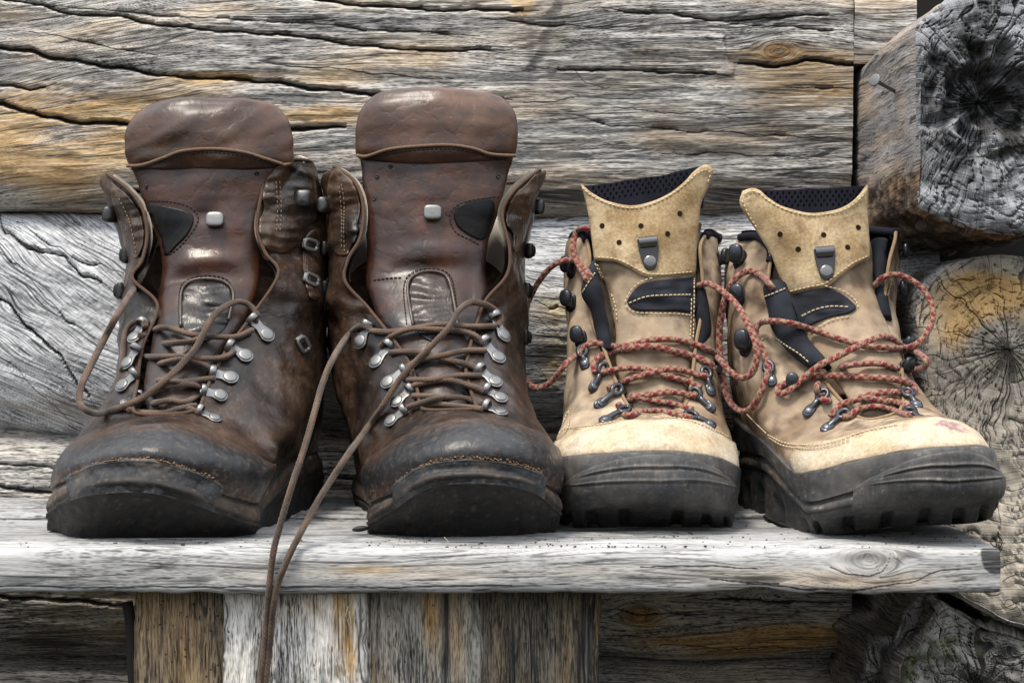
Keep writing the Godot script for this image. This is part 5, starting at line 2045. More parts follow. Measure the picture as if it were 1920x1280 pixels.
func build_brown_right() -> void:
	var root := thing("hiking_boot", "second brown leather boot from the left, its two lace ends hanging over the bench", "hiking boot", Vector3(-0.05, 0, -0.16), "worn brown leather hiking boots")
	var c := [
		[870,1004,-.06, 870,904,-.012, 870,882,-.019, 872,836,-.020, 872,790,-.045, 862,772,-.070, 845,768,-.085],
		[950,1004,-.065, 950,908,-.018, 945,888,-.024, 955,842,-.025, 945,796,-.052, 910,775,-.078, 888,766,-.090],
		[1008,1002,-.075, 1005,924,-.035, 1005,905,-.036, 1020,852,-.042, 1003,808,-.070, 945,774,-.090, 890,757,-.095],
		[1040,992,-.090, 1042,955,-.060, 1040,920,-.060, 1047,868,-.068, 1032,826,-.095, 955,757,-.107, 880,728,-.106],
		[1045,988,-.105, 1046,966,-.090, 1042,928,-.095, 1046,872,-.100, 1010,784,-.125, 945,712,-.125, 872,690,-.122],
		[1000,975,-.155, 1000,955,-.155, 1003,925,-.155, 1010,860,-.155, 991,740,-.160, 950,660,-.150, 882,640,-.140],
		[975,965,-.200, 975,940,-.200, 978,910,-.200, 985,840,-.200, 985,700,-.200, 962,600,-.180, 894,602,-.155],
		[955,957,-.250, 958,930,-.250, 960,895,-.250, 968,820,-.250, 984,640,-.235, 985,560,-.205, 911,561,-.165],
		[930,890,-.285, 940,810,-.290, 978,600,-.265, 983,515,-.225, 950,515,-.175],
		[905,887,-.303, 915,800,-.308, 960,570,-.295, 986,465,-.232, 955,465,-.180],
		[880,886,-.313, 890,795,-.318, 935,545,-.312, 998,415,-.235, 941,402,-.186],
		[860,886,-.318, 868,790,-.325, 905,530,-.322, 1010,365,-.240, 962,358,-.194],
		[840,886,-.321, 845,790,-.329, 870,520,-.329, 1012,340,-.258, 1010,318,-.228],
		[820,886,-.322, 822,790,-.332, 840,520,-.333, 960,380,-.290, 985,338,-.268],
		[795,886,-.322, 795,790,-.332, 805,520,-.334, 805,400,-.318, 805,345,-.312],
		[770,886,-.321, 768,790,-.330, 765,520,-.333, 690,380,-.295, 660,340,-.275],
		[748,886,-.318, 742,790,-.327, 725,520,-.328, 612,350,-.262, 626,311,-.228],
		[728,886,-.313, 720,792,-.322, 690,530,-.320, 605,368,-.240, 666,340,-.198],
		[710,887,-.306, 700,797,-.315, 660,550,-.308, 606,400,-.235, 682,388,-.188],
		[692,890,-.295, 682,803,-.302, 638,580,-.290, 612,440,-.230, 676,445,-.180],
		[678,893,-.280, 668,808,-.285, 625,620,-.268, 618,490,-.225, 652,488,-.176],
		[666,957,-.250, 664,930,-.250, 667,895,-.250, 655,815,-.255, 616,660,-.242, 614,560,-.210, 648,528,-.172],
		[685,968,-.200, 683,945,-.200, 688,912,-.200, 670,838,-.205, 630,728,-.205, 640,620,-.182, 690,575,-.166],
		[700,980,-.150, 700,960,-.150, 702,930,-.150, 683,862,-.155, 655,788,-.168, 685,680,-.155, 742,640,-.142],
		[690,996,-.100, 691,982,-.095, 697,940,-.100, 682,884,-.105, 672,808,-.130, 712,725,-.130, 774,690,-.124],
		[695,1001,-.080, 699,978,-.065, 702,940,-.065, 689,884,-.072, 702,834,-.100, 748,772,-.108, 784,732,-.108],
		[750,1006,-.072, 745,950,-.040, 748,922,-.040, 737,868,-.045, 747,818,-.072, 778,781,-.092, 790,760,-.096],
		[800,1004,-.065, 800,914,-.018, 800,890,-.024, 796,848,-.027, 802,801,-.055, 815,776,-.078, 802,768,-.090],
	]
	brown_boot(root, {
		"cols": c, "heel": Vector3(-0.079, 0, -0.275), "toe": Vector3(-0.027, 0, -0.03), "right": 8, "seed": 2.0,
		"lining": [7.0, 21.0], "rand": [-4.4, 4.6], "rand_top": [0.3, 1.05, 1.55, 1.9, 2.05, 2.1, 2.05, 1.95, 1.75, 1.3, 0.6], "bumper": [-2.1, 2.3, 0.42], "flaps": [[628, 316, 650, 327, 664, 347, 675, 385, 671, 420, 673, 452, 666, 468, 646, 478, 628, 474, 619, 440, 616, 390, 614, 345], [1008, 326, 986, 345, 966, 363, 951, 394, 950, 420, 962, 440, 964, 470, 976, 466, 986, 438, 996, 400, 1006, 360]], "pad_pale": 0.12, "pad_wrinkle": 0.0002,
		"creases": [crease(940, 520, -.18, 985, 590, -.2, .006, -.0030), crease(905, 575, -.165, 985, 520, -.2, .005, .0025), crease(620, 560, -.2, 690, 575, -.17, .006, .004), crease(615, 600, -.21, 720, 640, -.16, .006, -.003),
			crease(612, 400, -.23, 675, 380, -.195, .006, -.003), crease(612, 465, -.22, 675, 430, -.19, .006, .0035), crease(655, 350, -.215, 655, 480, -.19, .003, -.0016), crease(735, 760, -.11, 690, 850, -.09, .003, -.0016), crease(1000, 800, -.12, 900, 780, -.095, .004, -.0015)],
		"tongue_creases": [crease(700, 522, -.172, 770, 522, -.165, .003, -.0030), crease(750, 474, -.172, 880, 472, -.172, .008, .0042), crease(740, 497, -.172, 890, 495, -.172, .006, -.0030), crease(700, 540, -.165, 740, 600, -.15, .006, .003), crease(775, 385, -.18, 835, 372, -.18, .005, -.0016), crease(890, 460, -.18, 880, 560, -.165, .004, -.0022)],
		"tongue": [[800, 884, 776, -.102, .003, .004], [778, 882, 730, -.119, .003, .006], [758, 888, 690, -.134, .003, .007], [735, 900, 645, -.150, .0035, .008], [708, 915, 600, -.166, .004, .008], [690, 915, 545, -.181, .0045, .008], [687, 912, 500, -.189, .0045, .008], [686, 920, 440, -.194, .0045, .008], [683, 936, 390, -.198, .0045, .009], [680, 951, 340, -.202, .0045, .010], [674, 962, 296, -.204, .004, .010]],
		"pad": [[674, 964, 298, -.204, .003, .010], [667, 970, 288, -.203, .009, .009], [664, 972, 262, -.203, .0095, .008], [665, 971, 238, -.204, .0100, .008], [672, 966, 214, -.205, .0095, .007], [686, 954, 196, -.207, .0080, .006], [702, 940, 184, -.209, .007, .004], [722, 922, 177, -.211, .002, .001]],
		"pad_seam": [669, 291, 687, 293, 729, 280, 785, 274, 841, 272, 886, 278, 920, 289, 967, 292],
		"stitch": [[680, 300, 729, 288, 785, 281, 841, 279, 886, 285, 920, 296, 960, 300], [952, 366, 900, 372, 862, 382, 845, 398, 846, 418, 856, 436, 884, 450, 905, 462], [762, 608, 757, 535, 778, 508, 819, 504, 846, 520, 858, 580], [700, 525, 730, 521, 762, 520]],
		"stitch_pale": [[640, 345, 645, 380, 644, 430, 646, 480], [636, 350, 640, 400, 640, 470]],
		"patch": [852, 398, 864, 383, 892, 376, 922, 372, 928, 392, 921, 420, 908, 448, 890, 446, 864, 430, 853, 415], "stud": [811, 398], "holes": [732, 312, 706, 331, 701, 372, 935, 331],
		"flex": [776, 612, 767, 540, 785, 516, 819, 513, 840, 526, 852, 580, 856, 612, 816, 640], "flex_edge": [774, 610, 764, 536, 784, 512, 819, 509, 841, 524, 854, 582, 858, 610],
		"eyelets": [[691, 609, 675, 640], [731, 648, 705, 677], [759, 695, 727, 716, 0.95], [770, 731, 744, 752, 0.9], [759, 770, 733, 788, 0.9], [926, 594, 945, 628], [907, 642, 934, 669], [899, 694, 928, 715, 0.95], [912, 732, 938, 745, 0.9], [912, 764, 938, 772, 0.9]],
		"hooks": [[612, 384, -.222, 0.7, .013, .0115, 0.95], [1006, 388, -.232, -0.9, .010, .011, 0.6], [612, 466, -.228, 1.1, .008, .011, 0.45], [989, 470, -.228, -1.2, .008, .011, 0.30], [612, 540, -.220, 1.2, .008, .011, 0.4], [984, 545, -.222, -1.2, .008, .012, 0.35], [982, 632, -.205, -1.2, .006, .011, 0.3]],
		"tabs": [],
		"lace_labels": {0: "long lace end hanging over the bench's edge from the left eyelet", 1: "long lace end crossing the toe and hanging over the bench"},
		"laces": [
			[700, 622, 2, 686, 612, 5, 672, 612, 5, 650, 631, 5, 624, 672, 930, 605, 717, 950, 590, 770, 970, 571, 837, 985, 549, 903, 998, 530, 966, 1004, 514, 1026, 1006, 507, 1075, 1005, 503, 1115, 1004, 498, 1180, 998, 487, 1290, 996, 484, 1380, 996],
			[931, 612, 2, 938, 596, 5, 927, 582, 7, 909, 571, 9, 882, 567, 12, 860, 582, 14, 845, 609, 13, 815, 642, 11, 781, 676, 10, 747, 714, 9, 717, 762, 8, 687, 804, 6, 654, 849, 948, 624, 894, 966, 594, 942, 982, 555, 1014, 1003, 533, 1062, 1006, 521, 1094, 1005, 513, 1130, 1003, 506, 1200, 997, 497, 1290, 995, 496, 1400, 996],
			[695, 620, 3, 729, 622, 4, 770, 616, 5, 822, 609, 6, 879, 612, 5, 930, 611, 3],
			[712, 650, 1, 735, 630, 4, 770, 617, 7, 822, 618, 5, 860, 620, 4, 890, 629, 4, 906, 645, 2],
			[729, 661, 3, 770, 659, 5, 800, 663, 6, 830, 672, 4, 879, 684, 3, 898, 694, 2],
			[755, 692, 1, 785, 676, 4, 830, 666, 7, 875, 657, 5, 912, 657, 3],
			[757, 712, 3, 804, 712, 5, 860, 704, 7, 903, 704, 3],
			[768, 730, 1, 781, 721, 3, 837, 712, 4, 886, 725, 3, 908, 735, 2],
			[772, 742, 3, 822, 744, 4, 875, 747, 4, 908, 757, 2],
			[765, 764, 3, 777, 759, 4, 822, 746, 7, 882, 734, 5, 918, 731, 3],
			[772, 764, 3, 815, 758, 4, 860, 762, 4, 905, 767, 3],
		],
	})

func build_brown_left() -> void:
	var root := thing("hiking_boot", "leftmost brown leather boot, its lace in a wide loop", "hiking boot", Vector3(-0.195, 0, -0.16), "worn brown leather hiking boots")
	var c := [
		[285,1013,-.055, 275,921,-.008, 285,884,-.014, 290,842,-.015, 300,798,-.042, 312,780,-.068, 318,776,-.082],
		[370,1012,-.060, 348,938,-.015, 365,908,-.022, 375,856,-.024, 370,810,-.050, 357,786,-.075, 352,772,-.088],
		[440,1008,-.068, 420,965,-.035, 432,934,-.036, 452,872,-.040, 434,824,-.066, 395,786,-.088, 372,762,-.093],
		[476,1003,-.080, 480,985,-.060, 476,942,-.060, 500,888,-.062, 500,850,-.085, 430,776,-.105, 382,738,-.104],
		[480,997,-.105, 483,975,-.095, 488,925,-.095, 514,868,-.100, 530,802,-.120, 465,735,-.122, 398,700,-.120],
		[530,975,-.155, 534,920,-.155, 545,866,-.155, 560,822,-.155, 572,742,-.160, 508,680,-.148, 425,652,-.138],
		[570,962,-.200, 576,900,-.200, 572,852,-.200, 590,808,-.200, 603,690,-.200, 560,615,-.175, 470,592,-.155],
		[600,957,-.250, 602,890,-.250, 594,846,-.250, 600,795,-.250, 611,640,-.235, 592,545,-.200, 520,514,-.172],
		[590,848,-.285, 592,780,-.290, 612,600,-.270, 604,480,-.225, 496,474,-.178],
		[578,850,-.303, 580,772,-.308, 606,560,-.300, 605,420,-.232, 480,430,-.182],
		[562,852,-.314, 562,765,-.318, 592,530,-.315, 602,365,-.238, 487,372,-.190],
		[545,854,-.319, 545,762,-.326, 570,505,-.325, 597,332,-.246, 502,324,-.200],
		[526,855,-.322, 526,760,-.330, 540,490,-.332, 588,322,-.262, 545,299,-.214],
		[506,856,-.323, 506,760,-.332, 508,485,-.335, 548,375,-.290, 580,308,-.250],
		[480,856,-.323, 478,760,-.332, 470,485,-.335, 450,390,-.318, 450,345,-.312],
		[458,856,-.322, 452,760,-.331, 425,485,-.334, 270,372,-.290, 248,352,-.272],
		[440,856,-.319, 430,760,-.328, 380,485,-.331, 205,352,-.262, 201,325,-.236],
		[424,856,-.315, 410,760,-.323, 335,488,-.323, 200,372,-.246, 240,354,-.206],
		[410,857,-.308, 388,760,-.315, 300,495,-.310, 208,405,-.240, 267,390,-.192],
		[398,858,-.298, 368,762,-.303, 272,505,-.295, 225,452,-.234, 276,440,-.186],
		[385,859,-.285, 345,766,-.287, 252,525,-.272, 238,495,-.226, 266,488,-.180],
		[370,957,-.250, 368,905,-.250, 370,862,-.250, 318,775,-.248, 234,575,-.235, 232,540,-.205, 248,522,-.174],
		[330,962,-.200, 330,910,-.200, 332,872,-.200, 282,800,-.195, 230,640,-.195, 232,600,-.178, 296,572,-.164],
		[272,975,-.155, 270,928,-.155, 272,884,-.155, 242,824,-.150, 212,742,-.148, 230,690,-.138, 268,648,-.146],
		[101,992,-.100, 101,970,-.095, 113,922,-.095, 119,872,-.105, 155,806,-.126, 207,752,-.122, 258,718,-.120],
		[108,997,-.080, 106,950,-.058, 112,908,-.058, 114,870,-.065, 134,828,-.090, 206,782,-.105, 252,748,-.106],
		[140,1008,-.066, 146,932,-.028, 146,900,-.034, 148,860,-.040, 171,813,-.068, 226,788,-.090, 252,770,-.095],
		[200,1013,-.060, 196,923,-.014, 200,884,-.020, 205,847,-.023, 231,804,-.050, 262,785,-.075, 278,777,-.088],
	]
	brown_boot(root, {
		"cols": c, "heel": Vector3(-0.183, 0, -0.275), "toe": Vector3(-0.215, 0, -0.03), "right": 8, "seed": 7.0,
		"lining": [7.0, 21.0], "rand": [-4.3, 4.2], "rand_top": [0.5, 1.3, 1.7, 1.9, 2.0, 2.02, 1.98, 1.85, 1.65, 1.35, 0.9], "bumper": [-2.3, 1.7, 0.45], "flaps": [[500, 334, 518, 312, 545, 304, 572, 310, 588, 328, 595, 370, 592, 412, 570, 426, 562, 450, 540, 472, 508, 472, 487, 452, 485, 415, 494, 390, 491, 360], [572, 446, 597, 432, 600, 500, 600, 556, 580, 556, 568, 500], [205, 340, 220, 350, 240, 368, 258, 394, 267, 422, 268, 452, 260, 478, 248, 482, 235, 466, 226, 430, 212, 385]], "pad_pale": -0.08, "pad_wrinkle": 0.0007,
		"creases": [crease(500, 480, -.18, 600, 470, -.22, .006, -.0035), crease(490, 400, -.185, 600, 415, -.23, .006, -.0025), crease(500, 539, -.17, 600, 560, -.2, .008, .003), crease(520, 340, -.2, 518, 480, -.185, .0025, -.0014), crease(240, 520, -.18, 300, 590, -.16, .005, -.0025),
			crease(215, 400, -.23, 270, 400, -.19, .005, -.0025), crease(235, 385, -.22, 262, 500, -.185, .0025, -.0012), crease(504, 850, -.08, 420, 800, -.07, .003, -.0016), crease(560, 700, -.16, 600, 740, -.2, .004, -.0016)],
		"tongue_creases": [crease(312, 520, -.172, 400, 512, -.165, .004, -.0030), crease(345, 490, -.172, 440, 482, -.172, .008, .0042), crease(330, 510, -.172, 470, 505, -.172, .006, -.0024), crease(345, 580, -.165, 430, 575, -.15, .003, -.002), crease(345, 596, -.165, 430, 592, -.15, .003, .002), crease(375, 400, -.18, 420, 380, -.18, .005, -.0022), crease(445, 440, -.18, 450, 540, -.165, .004, -.0022)],
		"tongue": [[278, 366, 780, -.100, .003, .004], [268, 378, 735, -.117, .003, .006], [272, 396, 695, -.132, .003, .007], [282, 425, 650, -.148, .0035, .008], [292, 460, 602, -.165, .004, .008], [298, 480, 545, -.181, .0045, .008], [303, 488, 495, -.189, .0045, .008], [292, 496, 440, -.194, .0045, .008], [275, 506, 392, -.198, .0045, .009], [258, 524, 345, -.202, .0045, .010], [244, 542, 312, -.204, .004, .010]],
		"pad": [[242, 552, 314, -.204, .003, .010], [235, 553, 302, -.203, .009, .009], [231, 553, 280, -.203, .0095, .008], [232, 552, 256, -.204, .0100, .008], [240, 546, 232, -.205, .0095, .007], [254, 534, 213, -.207, .0080, .006], [272, 518, 200, -.209, .007, .004], [300, 492, 192, -.211, .002, .001]],
		"pad_seam": [238, 311, 267, 309, 305, 296, 342, 283, 399, 279, 455, 285, 493, 296, 530, 308],
		"stitch": [[244, 318, 267, 316, 305, 303, 342, 290, 399, 286, 455, 292, 493, 303, 520, 312], [273, 376, 320, 378, 355, 388, 370, 404, 366, 424, 340, 458, 310, 482], [335, 608, 336, 545, 352, 524, 387, 516, 425, 524, 442, 556]],
		"stitch_pale": [[517, 340, 520, 390, 517, 440], [524, 340, 527, 390, 524, 440], [222, 372, 240, 410, 250, 450, 256, 485]],
		"patch": [277, 384, 318, 388, 355, 398, 362, 414, 350, 440, 330, 460, 308, 478, 292, 440], "stud": [402, 411], "holes": [272, 350, 481, 325],
		"flex": [340, 610, 342, 552, 356, 532, 387, 526, 420, 532, 434, 552, 425, 610, 380, 640], "flex_edge": [338, 612, 339, 550, 354, 528, 387, 522, 422, 529, 437, 552, 428, 600],
		"eyelets": [[268, 607, 251, 632, 0.95], [257, 654, 238, 680, 0.95], [254, 702, 229, 722, 0.95], [258, 744, 236, 757, 0.8], [472, 599, 500, 627], [430, 650, 459, 666], [398, 700, 431, 707], [380, 734, 412, 741, 0.9], [374, 772, 402, 783, 0.85]],
		"hooks": [[566, 371, 0, 0.05, .0125, .0115, 1.0], [209, 402, -.228, 0.9, .012, .0115, 0.75], [237, 478, -.228, 1.2, .006, .012, 0.6], [226, 545, -.212, 1.2, .005, .012, 0.6]],
		"tabs": [[582, 460, -0.15], [584, 525, -0.15], [568, 646, -0.9]],
		"lace_labels": {0: "lace in a wide loop to the boot's left"},
		"laces": [
			[286, 428, 1, 290, 450, 5, 271, 505, 7, 249, 543, 9, 219, 591, 886, 196, 633, 888, 174, 676, 905, 151, 725, 925, 149, 755, 933, 166, 772, 936, 196, 773, 3, 237, 759, 6, 275, 740, 9, 312, 710, 11, 342, 680, 11, 365, 654, 12, 380, 627, 13, 391, 605, 14, 410, 582, 14, 440, 566, 12, 462, 569, 9, 480, 586, 5, 478, 604, 2],
			[272, 615, 2, 267, 600, 5, 249, 605, 5, 234, 624, 3, 230, 657, 2, 228, 695, 1],
			[264, 628, 3, 275, 642, 4, 312, 644, 5, 357, 640, 6, 376, 634, 5],
			[282, 634, 3, 294, 616, 5, 320, 616, 6, 357, 627, 6, 399, 631, 6, 444, 631, 5, 474, 618, 3],
			[262, 668, 3, 290, 669, 5, 335, 668, 6, 376, 672, 6, 417, 670, 5, 440, 658, 3],
			[270, 692, 2, 305, 680, 5, 342, 674, 6, 380, 684, 5, 402, 695, 2],
			[268, 714, 3, 305, 713, 5, 342, 716, 6, 376, 712, 5, 404, 708, 3],
			[280, 742, 2, 290, 728, 4, 325, 722, 5, 361, 721, 5, 386, 734, 2],
			[242, 768, 3, 265, 760, 5, 290, 755, 6, 320, 751, 6, 345, 754, 5, 372, 742, 3],
			[252, 772, 3, 280, 774, 4, 310, 773, 5, 342, 764, 5, 368, 760, 3],
			[300, 764, 3, 325, 762, 4, 352, 766, 4, 376, 774, 2],
		],
	})

# ------------------------------------------------------------------ tan boots

const STRAW := Color(0.30, 0.20, 0.125)
const RED := Color(0.19, 0.010, 0.018)
const THREAD := Color(0.55, 0.44, 0.28)

func nubuck_tint(p: Vector3, dirt: float) -> Color:
	var a := nf.get_noise_3d(p.x * 16.0, p.y * 16.0, p.z * 16.0)
	var b := nf.get_noise_3d(p.x * 50.0 + 5.0, p.y * 50.0, p.z * 50.0)
	var c := Color(0.30, 0.205, 0.13).lerp(Color(0.58, 0.45, 0.32), clampf(0.55 + a * 1.3, 0.0, 1.0))
	c = c.lerp(Color(0.105, 0.065, 0.045), clampf((b * 1.5 - 0.10) + dirt, 0.0, 0.8))
	c.a = 1.0
	return c

func suede_tint(p: Vector3, pale: float) -> Color:
	var a := nf.get_noise_3d(p.x * 22.0, p.y * 22.0, p.z * 22.0)
	var b := nf.get_noise_3d(p.x * 75.0 + 5.0, p.y * 75.0, p.z * 75.0)
	var c := Color(0.40, 0.27, 0.135).lerp(Color(0.68, 0.53, 0.335), clampf(0.5 + a * 1.1 + pale, 0.0, 1.0))
	c = c.lerp(Color(0.26, 0.155, 0.07), clampf(b * 1.3 + a * 0.5 - 0.08, 0.0, 0.65))
	c.a = 1.0
	return c

func rubber_tint(p: Vector3, dust: float) -> Color:
	var a := nf.get_noise_3d(p.x * 26.0, p.y * 26.0, p.z * 26.0)
	var s := nb.get_noise_3d(p.x * 520.0, p.y * 30.0, p.z * 520.0)
	var b := nf.get_noise_3d(p.x * 260.0, p.y * 260.0, p.z * 260.0)
	var c := Color(0.044, 0.045, 0.048).lerp(Color(0.112, 0.110, 0.110), clampf(0.5 + a * 0.9 + s * 0.35, 0.0, 1.0))
	c = c.lerp(Color(0.16, 0.115, 0.080), clampf(dust * (0.4 + a * 1.2 + s * 0.4), 0.0, 0.7))
	if b > 0.34:
		c = c.lerp(Color(0.40, 0.33, 0.26), smoothstep(0.34, 0.5, b) * (0.25 + 0.5 * dust))
	c.a = 1.0
	return c

# a leather shield between four edges given as measured points, crowned towards the viewer
func shield(top: Array, bottom: Array, left: Array, right: Array, z_top: float, z_bottom: float, crown: float, curl: float) -> Array:
	var nu := 90
	var nv := 60
	var e := []
	for l in [top, bottom, left, right]:
		var pts := []
		for i in range(0, l.size(), 2):
			pts.append(Vector3(l[i], l[i + 1], 0))
		e.append(spline(pts, nu if e.size() < 2 else nv))
	var p := PackedVector3Array()
	for j in nv:
		var t := j / (nv - 1.0)
		for i in nu:
			var s := i / (nu - 1.0)
			var q: Vector3 = e[1][i] * (1.0 - t) + e[0][i] * t + e[2][j] * (1.0 - s) + e[3][j] * s
			q -= e[1][0] * (1.0 - s) * (1.0 - t) + e[1][nu - 1] * s * (1.0 - t) + e[0][0] * (1.0 - s) * t + e[0][nu - 1] * s * t
			var x := 2.0 * s - 1.0
			var z := lerpf(z_bottom, z_top, t) + crown * (1.0 - x * x) + curl * pow(t, 3.0) * (x * x - 0.4)
			p.append(P(q.x, q.y, z))
	return [p, nu, nv]

func slab_mesh(g: Array, thick: float, tint: Callable, dm: Depth, raise: Callable) -> ArrayMesh:       # a grid given a back and rounded edges
	var p: PackedVector3Array = g[0]
	var nu: int = g[1]
	var nv: int = g[2]
	var n := grid_normals(p, nu, nv)
	if n[nu * nv / 2 + nu / 2].z < 0:
		for i in n.size():
			n[i] = -n[i]
	var front := PackedVector3Array()
	var c := PackedColorArray()
	for k in p.size():
		var i := k % nu
		var j := k / nu
		var e := minf(minf(i, nu - 1 - i), minf(j, nv - 1 - j))
		var round_ := sqrt(clampf(e / 2.0, 0.0, 1.0))
		front.append(p[k] + n[k] * (thick * (round_ - 1.0) * 0.6 + float(raise.call(p[k]))))
		c.append(tint.call(p[k]))
	dm.splat_grid(front, nu, nv, false)
	var bag := Bag.new()
	bag_grid(bag, front, nu, nv, false, Color.WHITE, p[nu * nv / 2] - n[nu * nv / 2] * 1.0, c)
	var back := PackedVector3Array()
	for k in p.size():
		back.append(front[k] - n[k] * thick)
	bag_grid(bag, back, nu, nv, false, Color.WHITE, p[nu * nv / 2] + n[nu * nv / 2] * 1.0, c)
	for side in 4:
		var strip := PackedVector3Array()
		var sc := PackedColorArray()
		var m := nu if side < 2 else nv
		for layer in 2:
			for i in m:
				var k := i if side == 0 else (nv - 1) * nu + i if side == 1 else i * nu if side == 2 else i * nu + nu - 1
				strip.append(front[k] if layer == 0 else back[k])
				sc.append(c[k] * 0.85)
		bag_grid(bag, strip, m, 2, false, Color.WHITE, p[nu * nv / 2], sc)
	return bag.mesh()

func loop_eyelet(bag: Bag, dm: Depth, ru: float, rv: float, bu: float, bv: float) -> void:       # dark cast loop on a tapered foot with a rivet
	var col := Color(0.055, 0.058, 0.066)
	var a := on(dm, ru, rv, 0.0022)
	var n := (normal_on(dm, ru, rv, 16.0) + Vector3(0, 0.2, 0.6)).normalized()
	var zb := clampf(dm.at(bu, bv), a.z - 0.009, a.z + 0.009)
	var b := P(bu, bv, zb + 0.0012)
	var d := (a - b).normalized()
	var w := n.cross(d).normalized()
	# the eye
	var pts := PackedVector3Array()
	for i in 25:
		var t := TAU * i / 24.0
		pts.append(a + d * cos(t) * 0.0040 + w * sin(t) * 0.0030 + n * 0.0012)
	bag_tube(bag, pts, 0.0017, 9, col, 1.0, n, false)
	# neck and foot
	var neck := spline([a - d * 0.0038 + n * 0.0008, a.lerp(b, 0.55) + n * 0.0012, b + n * 0.0002], 12)
	bag_tube(bag, neck, 0.0021, 9, col, 0.8, n)
	bag_lump(bag, b, d * 0.0052, w * 0.0036, n * 0.0016, col, 0.75, 18, 10)
	bag_lathe(bag, b - d * 0.0005 + n * 0.0012, n, [Vector2(0.0026, 0), Vector2(0.0025, 0.0006), Vector2(0.0015, 0.001), Vector2(0.00005, 0.0011)], col * 1.7, 16)

func ball_hook(bag: Bag, at: Vector3, out: Vector3, size: float) -> void:        # a dark speed hook with a rounded horn
	var col := Color(0.045, 0.049, 0.058)
	var up := Vector3(0, 1, 0)
	var x := up.cross(out).normalized()
	bag_lump(bag, at, x * 0.0046 * size, up * 0.0066 * size, out * 0.0022 * size, col * 0.8, 0.7, 18, 10)
	bag_tube(bag, spline([at - up * 0.002 * size, at + out * 0.004 * size + up * 0.001 * size, at + out * 0.0075 * size + up * 0.003 * size], 10), 0.0030 * size, 10, col)
	bag_lump(bag, at + out * 0.0070 * size + up * 0.0028 * size, x * 0.0048 * size, up * 0.0060 * size, out * 0.0030 * size, col, 0.8, 20, 12)

